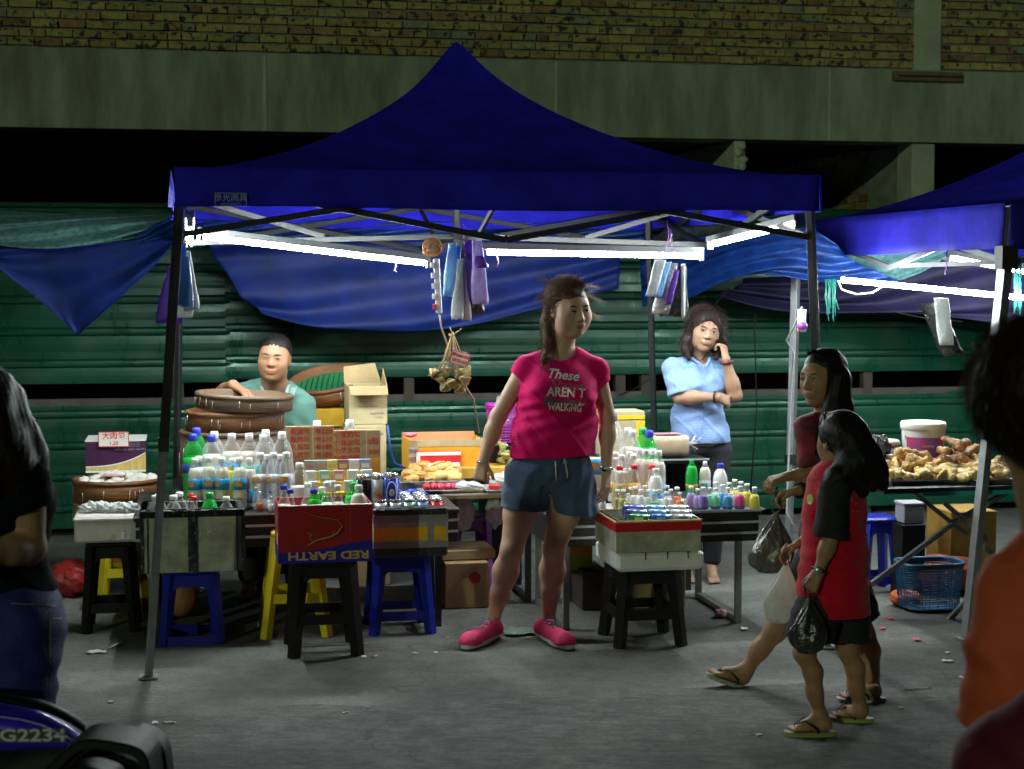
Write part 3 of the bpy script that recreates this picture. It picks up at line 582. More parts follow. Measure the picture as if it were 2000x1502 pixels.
for i, (dx, dz) in enumerate(((-.09, .02), (-.05, -.01), (-.02, .03), (.01, -.03), (.04, .01), (.07, -.02), (.05, -.06), (-.03, -.05), (.085, .03))):
    lo = b0+Vector((dx, R_.uniform(-.04, .04), dz))
    d_ = dumpling(leafm, 'brown leaf wrapped rice dumpling in the bundle hanging behind the price card', 'rice dumpling', 'rice dumplings hanging in a bundle', tuple(lo), (R_.uniform(-1.6, 1.6), R_.uniform(-1, 1), R_.uniform(0, 6)), .045)
m = MB()
for i in range(14): e_ = b0+Vector((R_.uniform(-.08, .08), R_.uniform(-.03, .03), .03)); m.tube([k0+Vector((0, 0, .02)), k0.lerp(e_, .5)+Vector((R_.uniform(-.01, .01), 0, 0)), e_], .0022, 5)
for i in range(5): m.tube([k0, k0+Vector((R_.uniform(-.04, .05), 0, R_.uniform(-.02, .05)))], .002, 5)
tag(m.build('straw_ties', straw), 'knotted straw ties from which the rice dumpling bundle hangs', 'straw ties')
redm = pl((.62, .03, .03), .6); paper = pl((.78, .76, .72), .7)
def card(label, c, rx, rz, w_, h_, lines, border=True, name='price_card'):
    t = thing(name, label, 'price card', tuple(c), 0); t.matrix_basis = Matrix.Translation(c) @ Euler((rx, 0, rz)).to_matrix().to_4x4()
    m = MB(); m.box(-w_/2, w_/2, 0, .002, -h_/2, h_/2); m.build('card', paper, t)
    if border:
        m = MB(); b_ = .004
        for (a, b, c_, d_) in ((-w_/2, w_/2, h_/2-b_, h_/2), (-w_/2, w_/2, -h_/2, -h_/2+b_), (-w_/2, -w_/2+b_, -h_/2, h_/2), (w_/2-b_, w_/2, -h_/2, h_/2)): m.box(a, b, -.002, -.0005, c_, d_)
        m.build('red_border', redm, t)
    for (s_, sz, z_, x_) in lines: text(s_, sz, Vector((x_, -.001, z_)), FRONT, redm, 'lettering', t, wt=.0006)
    return t
q = P(898, 700, 8.18); tt = card('white price card with red writing tied to the hanging rice dumplings', q, .1, -.1, .095, .07, [('特RM150', .022, .012, 0), ('肉粽150', .022, -.016, .002)])
tt.matrix_basis = tt.matrix_basis @ Matrix.Rotation(.28, 4, 'Y')
# ------------------------------------------------------------------ stools, tables, boxes
def ZZ(py, Y): return H-(py-HZ)/F*Y
def base(px0, px1, Y, z=0): c = P((px0+px1)/2, HZ, Y); return Vector((c.x, Y, z)), (px1-px0)/F*Y
blackpl = mat('black_stool_plastic', (.010, .009, .009), .5, var=.3, scale=7, bump=.2, spec=.25); bluepl = mat('blue_stool_plastic', (.008, .016, .30), .36, var=.3, scale=6, bump=.15)
yelpl = mat('yellow_stool_plastic', (.66, .52, .02), .4, var=.25, scale=6, bump=.15); purpl = mat('purple_stool_plastic', (.30, .08, .42), .42, var=.25, scale=6)
def stool(label, mt, px0, px1, Y, zt, rung=.12, top=.76, lw=.05, rz=A, group='plastic stools under the stalls'):
    loc, wd = base(px0, px1, Y); loc = loc+V*0; t = thing('plastic_stool', label, 'stool', tuple(loc), rz, group); h = wd/2; tp = h*top; d = wd
    c = Vector((0, d/2, 0)); 
    m = MB(); m.box(-tp-.008, tp+.008, d/2-tp-.008, d/2+tp+.008, zt-.03, zt, bev=.010); m.build('seat', mt, t)
    for i in (-1, 1):
        for j in (-1, 1):
            a = c+Vector((i*(h-lw*.5), j*(h-lw*.5), 0)); b = c+Vector((i*(tp-lw*.5), j*(tp-lw*.5), zt-.028)); m = MB()
            m.tube([a, a.lerp(b, .5), b], [lw*.56, lw*.6, lw*.72], 4, flat=1); o = m.build('leg', mt, t)
    def at_(z): return h+(tp-h)*z/zt
    for (ux, uy) in ((0, -1), (0, 1), (-1, 0), (1, 0)):
        for nm, z0, z1 in (('rung', rung, rung+.045), ('apron', zt-.085, zt-.028)):
            r0, r1 = at_(z0)-.010, at_(z1)-.010; e0, e1 = at_(z0)-lw*.7, at_(z1)-lw*.7; m = MB(); vs = []
            for (r, e, z) in ((r0, e0, z0), (r1, e1, z1)):
                for dd in (0, -.012):
                    for s_ in (-1, 1): vs.append(c+Vector((ux*(r+dd)+(s_*e if uy else 0), uy*(r+dd)+(s_*e if ux else 0), z)))
            m.add(vs, [(0, 1, 5, 4), (2, 6, 7, 3), (0, 2, 3, 1), (4, 5, 7, 6), (0, 4, 6, 2), (1, 3, 7, 5)]); m.build(nm, mt, t)
            if nm == 'apron':
                for s_ in (-1, 1):    # rounded haunches that make the arch
                    m = MB(); p = c+Vector((ux*(r0)+(s_*(e0+.005) if uy else 0), uy*(r0)+(s_*(e0+.005) if ux else 0), z0)); tv = Vector((-s_ if uy else 0, -s_ if ux else 0, 0)); q = [p+Vector((0, 0, .01)), p+Vector((0, 0, -.06)), p+tv*.014+Vector((0, 0, -.02)), p+tv*.045+Vector((0, 0, .003))]
                    nn = Vector((ux, uy, 0))*-.01; m.add(q+[x+nn for x in q], [(0, 1, 2, 3), (7, 6, 5, 4), (1, 5, 6, 2), (2, 6, 7, 3)]); m.build('arch_corner', mt, t)
    return t
stool('black plastic stool under the white foam tray at the far left', blackpl, 148, 262, 7.94, .452, .10)
stool('yellow plastic stool standing behind the leftmost black stool', yelpl, 178, 278, 8.45, .395, .18)
stool('bright blue plastic stool under the taped white cooler', bluepl, 302, 430, 7.67, .362, .0, .80)
stool('yellow plastic stool half hidden behind the black stool under the red carton', yelpl, 503, 645, 7.82, .52, .17, .62)
stool('tall black plastic stool under the red and blue carton', blackpl, 557, 707, 7.43, .448, .15, .80, .055)
stool('bright blue plastic stool under the cooler banded with yellow tape', bluepl, 718, 851, 7.9, .392, .07, .80)
stool('purple plastic stool beneath the middle table', purpl, 876, 966, 8.95, .43, .1, .85, group='plastic stools under the stalls')
stool('black plastic stool under the white foam slab and can box', blackpl, 1203, 1353, 7.63, .385, .13, .80, .055)
stool('blue plastic stool under the fried chicken table', bluepl, 1690, 1778, 8.95, .42, .05, .8)
blk = mat('black_laminate', (.016, .017, .018), .45, var=.3, scale=12); alu = pl((.62, .62, .60), .35, metal=.4); tanw = mat('tan_laminate', (.42, .33, .18), .5, var=.2, scale=10)
def table(label, px0, px1, Y, zt, dep, topm, apron=.0, strips=0, legpx=None, lm=None, over=0):
    loc, wd = base(px0, px1, Y); t = thing('folding_table', label, 'table', tuple(loc), A); h = wd/2
    m = MB(); m.box(-h, h, 0, dep, zt-.025, zt, bev=.004); m.build('tabletop', topm, t)
    if apron: m = MB(); m.box(-h+.01, h-.01, .012, dep-.012, zt-.025-apron, zt-.026); m.build('apron', blk, t)
    for i in range(strips): z = zt-.058-i*.055; m = MB(); m.box(-h+.005, h-.005, .002, .0115, z-.006, z+.006); m.build('metal_strip', alu, t)
    m = MB(); m.box(-h, h, -.004, -.0005, zt-.006, zt+.003); m.build('edge_strip', alu, t)
    for s_ in (-1, 1):
        x = s_*(h-.10)
        for y in (.06, dep-.06): m = MB(); m.bar((x, y, 0), (x, y, zt-.026-apron), .03, .03); m.build('leg', lm or alu, t)
        m = MB(); m.bar((x, .075, .018), (x, dep-.075, .018), .024); m.build('foot_rail', lm or alu, t)
    return t
dst = mat('dull_steel_leg', (.30, .30, .30), .45, metal=.6)
table('low black table with white edge strips carrying bottles at the left', 262, 900, 7.93, .60, .95, blk, .14, 2, lm=steel_d)
table('low black table with white edge strips carrying bottles at the right', 1068, 1502, 8.06, .58, .78, blk, .13, 2, lm=dst)
table('low table with a tan top in the middle behind the standing woman', 805, 1075, 8.62, .60, .62, tanw, 0, 0, lm=steel_d)
table('taller black table carrying the loaf of bread', 1190, 1392, 8.98, .742, .5, blk, 0, 0, lm=steel_d)
# right stall: table on crossed legs
loc, wd = base(1722, 2080, 7.95); t = thing('folding_table', 'chicken seller\'s dark table on crossed grey legs', 'table', tuple(loc), A); h = wd/2
m = MB(); m.box(-h, h, 0, .62, .70, .725); m.build('tabletop', blk, t)
iv = wm(t).inverted()
m = MB(); m.box(-h+.2, h, -.004, -.001, .685, .705); m.build('edge_cloth', pl((.02, .35, .33)), t)
for (a, b) in (((1700, 1142, 8.30), (1862, 1022, 8.30)), ((1862, 1022, 8.30), (1985, 950, 8.32)), ((1752, 935, 8.32), (1870, 1030, 8.32)), ((1870, 1030, 8.32), (1990, 1120, 8.32)), ((1846, 984, 7.99), (1930, 1056, 7.99)), ((1852, 1212, 8.3), (1990, 1060, 8.3))):
    m = MB(); m.bar(iv @ P(*a), iv @ P(*b), .036, .022); m.build('cross_leg', mat('worn_grey_leg', (.26, .28, .28), .5, metal=.4, var=.4), t)
tbox = {}
def carton(name, label, px0, px1, Y, zb, zt, dep, mt, cat='box', rz=A, open_=False, inner=None, lid=None, bev=.004, group=None, th=.006):
    loc, wd = base(px0, px1, Y, zb); t = thing(name, label, cat, tuple(loc), rz, group); h = wd/2; H_ = zt-zb
    m = MB()
    if open_:
        m.box(-h, h, 0, th, 0, H_); m.box(-h, h, dep-th, dep, 0, H_); m.box(-h, -h+th, th, dep-th, 0, H_); m.box(h-th, h, th, dep-th, 0, H_); m.box(-h+th, h-th, th, dep-th, 0, th)
    else: m.box(-h, h, 0, dep, 0, H_, bev=bev)
    m.build('carton_body' if cat == 'box' else 'body', mt, t, bevel=.002 if open_ else 0); t['w'] = wd; return t
kraft = mat('kraft_card', (.40, .28, .14), .85, var=.18, scale=9, bump=.25, bscale=30); kraft2 = mat('pale_kraft_card', (.46, .38, .22), .85, var=.15, scale=9, bump=.2, bscale=30)
foam = mat('white_foam', (.72, .73, .74), .75, var=.08, scale=14, bump=.35, bscale=90); foamd = mat('grimy_foam', (.38, .37, .30), .8, var=.4, scale=10, bump=.6, bscale=50); foamp = mat('pinkish_foam', (.62, .55, .54), .75, var=.12, scale=14, bump=.35, bscale=90)
tapek = mat('black_tape', (.012, .012, .013), .3, var=.4, bump=1, bscale=35, spec=.7); tapeg = mat('grey_tape', (.22, .23, .24), .4, bump=.6, bscale=35); tapey = mat('yellow_tape', (.72, .42, .02), .35, bump=.5, bscale=35)
# red and blue carton, printed upside down
cred = mat('red_print', (.34, .008, .014), .45, var=.2, scale=8, bump=.25, bscale=16); cblu = mat('blue_print', (.012, .012, .30), .45, var=.2, scale=8, bump=.25, bscale=16)
t = carton('carton', 'open red and blue carton with upside down lettering full of bottles', 540, 725, 7.40, .449, .712, .30, cred, open_=True); h = t['w']/2
m = MB()
def wave(x): return .072+.014*sin(x*9-.4)+.012*(x/h)
n = 24; vs = [(-h+2*h*i/n, -.0015, .0) for i in range(n+1)]+[(-h+2*h*i/n, -.0015, wave(-h+2*h*i/n)) for i in range(n+1)]
m.add(vs, [(i, i+1, n+2+i, n+1+i) for i in range(n)]); m.box(-h-.0015, -h-.0005, 0, .3, 0, .07); m.build('blue_band', cblu, t)
og = pl((.62, .35, .12), .6)
text('RED EARTH', .050, Vector((.012, -.0025, .034)), FLIP, og, 'lettering', t, sx=1.42, wt=.0016)
m = MB(); gd = pl((.50, .38, .16), .7)
liz = [(-.085, .080), (-.04, .105), (.02, .118), (.055, .135), (.075, .165), (.055, .195), (.0, .205), (-.05, .215), (-.09, .232)]
m.tube([(x, -.002, z) for x, z in liz], [.010, .016, .020, .020, .015, .011, .008, .005, .002], 6, flat=.15)
m.tube([(-.06, -.002, .096), (-.075, -.002, .115), (-.062, -.002, .13), (-.08, -.002, .138)], .003, 5, flat=.4); m.tube([(.035, -.002, .12), (.03, -.002, .135), (.042, -.002, .145)], .003, 5, flat=.4); m.tube([(-.02, -.002, .108), (-.01, -.002, .098)], .003, 5, flat=.4)
m.build('lizard_print', gd, t)
m = MB(); m.box(-h+.007, h-.007, .007, .293, .12, .13); m.build('raised_floor', kraft, t)
m = MB(); m.box(-h-.0028, -h-.0018, .03, .09, .08, .13); m.build('side_label', paper, t)
m = MB(); m.box(h*.52, h*.52+.002, -.0024, -.0006, .1, .26); m.build('crease', pl((.5, .1, .1)), t)
m = MB(); m.add([(-h, 0, .263), (h, 0, .263), (h*.98, -.012, .262), (-h*.6, -.008, .262), (-h, 0, .266), (h, 0, .268), (h*.98, -.012, .265), (-h*.6, -.008, .265)], [(0, 1, 2, 3), (4, 7, 6, 5), (3, 2, 6, 7)]); m.build('rim_tape', pl((.5, .45, .42), .3), t)
# coolers
t = carton('foam_cooler', 'white foam cooler strapped with black tape on the blue stool', 270, 470, 7.62, .364, .655, .34, foamd, 'cooler', open_=True, th=.03); h = t['w']/2
m = MB(); 
for (x0, x1, y0, y1) in ((-h-.004, h+.004, -.004, .032), (-h-.004, h+.004, .308, .344), (-h-.004, -h+.032, .032, .308), (h-.032, h+.004, .032, .308)): m.box(x0, x1, y0, y1, .258, .297, bev=.006); m.build('black_rim', tapek, t)
m = MB()
for a, b in ((-h-.005, -h+.012), (-h+.028, -h+.034), (-.022, .022), (h-.035, h-.03), (h-.012, h+.006)): m.box(a, b, -.006, .0, -.001, .262)
m.box(-h-.006, -h-.001, .02, .3, .0, .26); m.build('black_strap', tapek, t)
m = MB(); m.box(-h+.03, h-.03, .03, .31, .12, .135); m.build('inner_liner', foamd, t)
m = MB(); R_ = random.Random(5)
for i in range(1): x = R_.uniform(-h+.03, h-.06); z = R_.uniform(.02, .22); m.grid(lambda u, v: (x+.06*u, -.002-.003*sin(u*6+v*5+i), z+.03*v+.01*sin(u*7)), 6, 4)
m.build('loose_film', clear('packing_film', (.9, .9, .85), .25), t)
t = carton('foam_cooler', 'cooler banded with grey, yellow and black tape full of cans', 727, 874, 7.86, .394, .635, .36, tapek, 'cooler', bev=.008); h = t['w']/2
m = MB(); m.box(-h-.002, h+.002, -.003, .362, .17, .205); m.box(-h-.002, h+.002, -.003, .362, .045, .075); m.build('grey_band', tapeg, t)
m = MB(); m.box(-h-.001, h+.001, -.0025, .361, .0755, .1695); m.build('foam_belt', foamd, t)
m = MB(); m.box(-h-.0015, h*.45, -.0045, -.003, .085, .145); m.box(h*.62, h-.01, -.0045, -.003, .085, .145); m.build('yellow_band', tapey, t)
m = MB(); m.box(h*.45, h*.62, -.006, -.0045, .045, .17); m.build('grey_patch', tapeg, t)
# white foam tray with bags on the far left stool
t = carton('foam_box', 'shallow pinkish white foam box holding clear bags on the leftmost stool', 138, 262, 7.92, .454, .585, .30, foamp, 'foam box', bev=.012); h = t['w']/2
m = MB(); m.box(-h-.006, h+.006, -.006, .306, .1, .128, bev=.01); m.build('lid', foamp, t)
m = MB(); m.box(.02, .035, -.010, -.006, .02, .045); m.build('label', pl((.5, .45, .2)), t)
m = MB(); m.box(-.05+.12, -.04+.125, -.010, -.006, .02, .05); m.build('sticker', pl((.8, .8, .8)), t)
filmc = clear('clear_bag_film', (.96, .97, 1), .45, .35, bcol=(.85, .85, .85))
def blob(name, label, cat, c, r, mt, seed=1, n=20, amp=.25, group=None, kind=None):
    R_ = random.Random(seed); ph = [R_.uniform(0, 6) for _ in range(6)]; m = MB()
    def fn(u, v):
        a = 2*pi*u; b_ = -pi/2+pi*v; x, y, z = cos(b_)*cos(a), cos(b_)*sin(a), sin(b_)
        q = 1+amp*(sin(5*x+ph[0])*sin(6*y+ph[1])*.6+.4*sin(11*z+ph[2]+7*x)+.25*sin(17*x+13*y+ph[3])+.2*sin(23*z+ph[4]+9*y))
        return (c[0]+x*r[0]*q, c[1]+y*r[1]*q, c[2]+z*r[2]*q)
    m.grid(fn, n*2, n); return tag(m.build(name, mt), label, cat, group, kind)
for i, (px, s_) in enumerate(((168, .05), (186, .055), (208, .05), (225, .045), (245, .05))):
    q = P(px, HZ, 8.06); blob('clear_bag', ['leftmost clear plastic bag on the foam box lid', 'crumpled clear bag with a dark fold on the foam box lid', 'clear plastic bag in the middle of the foam box lid', 'flat clear plastic bag right of the middle on the foam box', 'rightmost whitish plastic bag on the foam box, next to the tent leg'][i], 'plastic bag', (q.x, q.y, .60), (s_, .05, .03), filmc if i < 4 else bagw, i, amp=.4, group='bags on the foam box')
# foam slab and can box on the black stool at the right
t = carton('foam_slab', 'white foam slab lying on the right black stool', 1205, 1384, 7.52, .387, .478, .42, foam, 'foam slab', bev=.016); h = t['w']/2
m = MB()
for x in (-h*.35, h*.15, h*.62): m.box(x-.003, x+.003, -.001, .006, .055, .092)
m.build('groove', pl((.05, .05, .05)), t)
t = carton('foam_box', 'grimy grey foam box with a red rim holding drink cans', 1203, 1376, 7.50, .480, .628, .40, foamd, 'foam box', open_=True, th=.022, bev=.01); h = t['w']/2
m = MB()
for (x0, x1, y0, y1) in ((-h-.003, h+.003, -.004, 0), (-h-.004, -h, 0, .4), (h, h+.004, 0, .4)): m.box(x0, x1, y0, y1, .098, .140)
m.build('red_rim_tape', pl((.55, .01, .02), .35), t)
m = MB(); m.box(-h-.004, h+.004, -.005, .022, .1405, .148); m.box(-h-.004, -h+.022, .022, .4, .1405, .148); m.box(h-.022, h+.004, .022, .4, .1405, .148); m.box(-h, h, .378, .404, .1405, .148); m.build('yellow_rim', pl((.66, .52, .22), .5), t)
m = MB(); m.box(-h+.022, h-.022, .022, .378, .02, .085); m.build('inner_liner', foamd, t)
# purple carton with card
plum = mat('plum_print', (.05, .008, .05), .45, var=.2); 
t = carton('carton', 'plum coloured carton with a gold stripe behind the big steamer of buns', 163, 278, 9.05, .665, .842, .3, plum, open_=True); h = t['w']/2
m = MB(); n = 16; vs = []
for i in range(n+1): x = -h+2*h*i/n; vs.append((x, -.0015, .012+.012*0))
for i in range(n+1): x = -h+2*h*i/n; vs.append((x, -.0015, .028+.075*(i/n)**2.6))
m.add(vs, [(i, i+1, n+2+i, n+1+i) for i in range(n)]); m.build('gold_stripe', mat('gold_print', (.60, .42, .14), .5, var=.25, scale=12, stretch=(8, 1, 1)), t)
m = MB(); vs = [(x, -.003, z+.001) for x, _, z in vs[n+1:]]+[(x, -.003, z+.008) for x, _, z in vs[n+1:]]; m.add(vs, [(i, i+1, n+2+i, n+1+i) for i in range(n)]); m.box(-h, h, -.003, -.0016, -.0, .011); m.build('white_edge', paper, t)
m = MB(); m.box(-h-.002, h+.002, -.002, .302, .172, .180); m.build('white_rim', paper, t)
gry = pl((.4, .33, .42)); text('Express wash detergent', .018, Vector((h-.085, -.003, .125)), FLIP, gry, 'lettering', t)
for i in range(4): text('carton of twelve packs net', .008, Vector((h-.075, -.003, .142+i*.009)), FLIP, gry, 'lettering', t)
card('white price card with red Chinese writing standing on the plum carton', P(222, 858, 9.03)+Vector((0, 0, 0)), .0, A*.5, .166, .085, [('大肉包', .042, .017, 0), ('1.20', .03, -.022, 0)])
# ------------------------------------------------------------------ bamboo steamers
bamb = mat('steamed_bamboo', (.19, .075, .028), .55, var=.45, scale=5, bump=.5, bscale=20, stretch=(1, 1, 5), spec=.5); bambd = mat('old_dark_bamboo', (.12, .070, .042), .55, var=.4, scale=5, bump=.5, bscale=20, stretch=(1, 1, 5))
bambl = mat('pale_bamboo', (.32, .19, .08), .6, var=.35, scale=5, bump=.4, bscale=20, stretch=(1, 1, 5)); wire = pl((.75, .75, .72), .3, metal=.6)
def steamer(label, px, Y, z, r, h_, mt, tilt=(0, 0), floor=None, group='round bamboo steamers', seed=0, fz=.5):
    c = P(px, HZ, Y); t = thing('bamboo_steamer', label, 'steamer', (c.x, c.y, z), 0, group); t.matrix_basis = Matrix.Translation((c.x, c.y, z)) @ Euler((tilt[0], tilt[1], 0)).to_matrix().to_4x4()
    m = MB(); m.lathe([(r-.012, .002), (r, 0), (r+.001, h_*.5), (r, h_), (r-.012, h_), (r-.012, .003)], 56); m.build('rim', mt, t)
    m = MB(); m.lathe([(r+.0008, h_-.022), (r+.006, h_-.021), (r+.006, h_-.004), (r+.0008, h_-.003)], 56, ring=True); m.build('top_hoop', mt, t)
    m = MB()
    for i in range(15): x = -r+.02+i*(2*r-.04)/14; L = math.sqrt(max(.0001, (r-.013)**2-x*x)); m.box(x-.012, x+.012, -L, L, h_*fz-.006, h_*fz)
    m.build('slatted_floor', floor or bambl, t)
    R_ = random.Random(seed)
    for i in range(9):
        a = -pi/2+R_.uniform(-1.3, 1.3); d = Vector((cos(a), sin(a), 0)); q = d*(r+.0085); z0 = R_.uniform(.1, .35)*h_; m = MB()
        m.tube([q+Vector((0, 0, z0)), q+Vector((.002, 0, z0+h_*R_.uniform(.25, .5)))], .0016, 5); m.build('wire_stitch', wire, t)
    return t
steamer('wide dark steamer at the bottom of the stack behind the bottles', 450, 8.60, .604, .270, .345, bambd, seed=1, fz=.9)
steamer('orange brown steamer in the middle of the stack', 457, 8.62, .951, .255, .10, bamb, seed=2)
steamer('dark steamer lying slightly tilted on top of the stack', 474, 8.60, 1.058, .252, .082, bambd, (0, .05), seed=3)
steamer('steamer leaning far over with a green floor, behind the seated man', 645, 9.74, 1.06, .245, .10, bamb, (.27, -.13), floor=pl((.01, .22, .08), .5), seed=4)
steamer('pale lower steamer under the big steamer of buns', 224, 8.98, .40, .235, .12, bambl, seed=5)
steamer('large red brown steamer filled with white buns at the left', 224, 8.98, .521, .240, .125, bamb, seed=6, fz=.6)
bunm = mat('steamed_bun', (.76, .73, .66), .6, var=.06, scale=6, sss=.1)
def bunmesh():
    m = MB(); n = 18
    def fn(u, v):
        a = 2*pi*u; r = sin(min(v, 1)*pi*.5+.0)**.8 if v < .8 else 1; b_ = v*pi; rr = .038*sin(b_)**.75*(1+.04*sin(a*9)*(1 if v > .5 else .3)) if 0 < v < 1 else 0
        return (rr*cos(a), rr*sin(a), .022-.026*cos(b_)+(.006 if v > .93 else 0))
    m.grid(fn, n, 12); return m
b_c = P(224, HZ, 8.98); R_ = random.Random(2); first = None; k = 0
for ring, (n, rr) in enumerate(((12, .185), (8, .12), (4, .05))):
    for i in range(n):
        a = 2*pi*i/n+ring; lo = (b_c.x+rr*cos(a), b_c.y+rr*sin(a), .60+.012*ring+R_.uniform(0, .008))
        if first is None: first = thing('steamed_bun', 'white steamed bun with a pinched top in the big round steamer', 'bun', lo, 0, 'white buns in the big steamer'); bunmesh().build('dough', bunm, first)
        else: dup(first, lo, R_.uniform(0, 6), first['label'])
m = MB(); m.grid(lambda u, v: (b_c.x-.06+.12*u, b_c.y-.14+.1*v, .668+.008*sin(u*9)*sin(v*7)), 10, 8); tag(m.build('pink_paper', pl((.66, .35, .33), .8), solid=.002), 'pinkish paper sheet lying over the buns in the steamer', 'paper')
# ------------------------------------------------------------------ cartons behind the seated man
t = carton('carton', 'plain mustard yellow carton below the leaning steamer', 600, 671, 9.45, .88, .985, .3, mat('mustard_card', (.62, .36, .02), .7))
carton('carton', 'dark brown carton under the mustard yellow one', 596, 690, 9.42, .45, .875, .35, mat('brown_card', (.16, .10, .06), .8))
t = carton('carton', 'open pale carton with printed handling marks, upper of two', 680, 755, 9.25, .915, 1.13, .30, kraft2, open_=True); h = t['w']/2
m = MB(); m.add([(-h, 0, .215), (h, 0, .215), (h*.98, -.075, .17), (-h*.95, -.08, .17)], [(0, 1, 2, 3)]); m.add([(h, 0, .215), (h, .3, .215), (h+.01, .27, .30), (h*.8, .03, .31)][:4], [(0, 1, 2, 3)]); m.add([(-h, .3, .215), (h, .3, .215), (h*.7, .33, .33), (-h, .33, .31)], [(0, 1, 2, 3)]); m.build('flap', kraft, t, solid=.004)
ink = pl((.16, .14, .25)); 
for i, (s_, x, z) in enumerate((('△', .035, .06), ('▽', .055, .06), ('☂', .08, .06), ('✶', .018, .06))): text(s_, .022, Vector((x, -.002, z)), FRONT, ink, 'lettering', t)
text('KEEP DRY THIS SIDE', .012, Vector((.0, -.002, .10)), FRONT, ink, 'lettering', t); text('4 x 25 pcs', .011, Vector((.06, -.002, .04)), FRONT, ink, 'lettering', t)
t = carton('carton', 'closed pale carton standing below the open one', 676, 753, 9.22, .55, .912, .32, kraft2); text('✶', .03, Vector((.085, -.002, .31)), FRONT, ink, 'lettering', t)
carton('carton', 'dim cardboard carton supporting the stack behind the man', 676, 760, 9.2, 0, .545, .34, kraft)
m = MB(); m.tube([P(757, 830, 9.0), P(762, 880, 9.0), P(770, 905, 9.0), P(800, 918, 9.0), P(830, 925, 9.0)], .008, 6); tag(m.build('bent_pipe', pl((.02, .04, .22))), 'dark blue bent tube beside the pale cartons', 'tube')
# cardboard price boards, red writing
def board(label, px0, px1, Y, z0, z1, rz, lines, seam, name='price_board'):
    loc, wd = base(px0, px1, Y, z0); t = thing(name, label, 'price board', tuple(loc), rz); h = wd/2; m = MB(); m.box(-h, h, 0, .012, 0, z1-z0, bev=.003); m.build('cardboard', kraft, t)
    m = MB(); m.box(seam*h-.002, seam*h+.002, -.001, -.0002, 0, z1-z0-.005); m.build('crease', pl((.6, .5, .36)), t)
    for (s_, x, z, sz) in lines: text(s_, sz, Vector((x*h, -.0015, z)), FRONT, redm, 'lettering', t, wt=.0004)
    return t
L1 = [(s_, -.42, .322-i*.0405, .034) for i, s_ in enumerate(('素油包', '鱼肉包', '叉烧包', '生肉包', '大肉包'))]+[('1粒', .30, .322-i*.0405, .024) for i in range(5)]+[(s_, .70, .322-i*.0405, .036) for i, s_ in enumerate(('230', '210', '180', '180', '190'))]
board('left cardboard price board with red Chinese writing and numbers 230 to 190', 556, 650, 8.32, .64, .990, A, L1, .12)
L2 = [(s_, -.45, .272-i*.0405, .034) for i, s_ in enumerate(('小豆奶包', '小豆沙包', '小芋头包', '竹香方糕'))]+[('5粒', .68, .235, .036), ('2.00', .70, .18, .032)]
t = board('right cardboard price board with red Chinese writing and the number 2.00', 650, 742, 8.36, .67, .966, A, L2, .38)
m = MB(); m.box(.13, .238*.5+.0, -.003, -.0018, 0, .03) if 0 else m.box(.055, .118, -.003, -.0018, .06, .15); m.build('orange_sticker', pl((.75, .36, .03)), t)
# cigarette packs in a tiered rack
t = thing('pack_rack', 'yellow tiered rack holding the cigarette packs in front of the price boards', 'rack', tuple(base(595, 730, 8.06, .602)[0]), A); w_ = .17
m = MB(); m.box(-w_, w_, .0, .07, 0, .080); m.box(-w_, w_, .07, .14, 0, .125); m.box(-w_, w_, .14, .21, 0, .170); m.build('rack_body', pl((.62, .42, .05), .5), t)
iv = wm(t); pc = [((.62, .62, .60), (.15, .25, .2)), ((.30, .38, .36), (.5, .2, .2)), ((.72, .62, .25), (.6, .5, .1)), ((.20, .12, .16), (.7, .5, .2)), ((.75, .75, .76), (.6, .6, .6)), ((.28, .30, .55), (.7, .7, .7)), ((.66, .30, .36), (.8, .8, .8)), ((.25, .52, .42), (.7, .7, .7))]
seq = [[1, 1, 2, 3, 4, 5], [4, 7, 6, 4, 4], [4, 4, 4, 4]]; names = {0: 'grey', 1: 'grey green', 2: 'yellow', 3: 'dark brown', 4: 'white', 5: 'violet blue', 6: 'pink', 7: 'pale green'}
for r, row in enumerate(seq):
    for i, ci in enumerate(row):
        x = -w_+.03+i*(2*w_-.06)/max(1, len(row)-1); lo = iv @ Vector((x, .175-.07*r, (.171, .126, .081)[r])); 
        o = thing('cigarette_pack', f"{names[ci]} cigarette pack, {ORD[i]} from the left in the {['top','middle','bottom'][r]} tier of the rack" if i else f"{names[ci]} cigarette pack, leftmost in the {['top','middle','bottom'][r]} tier of the rack", 'cigarette pack', tuple(lo), A, 'cigarette packs in the rack')
        m = MB(); m.box(-.027, .027, -.011, .011, 0, .054, bev=.0015); m.build('pack', pl(pc[ci][0], .4), o); m = MB(); m.box(-.02, .02, -.0125, -.0115, .012, .034); m.build('printed_panel', pl(pc[ci][1], .4), o); m = MB(); m.box(-.0272, .0272, -.0112, -.0105, .038, .04); m.build('lid_line', pl((.5, .5, .5)), o)
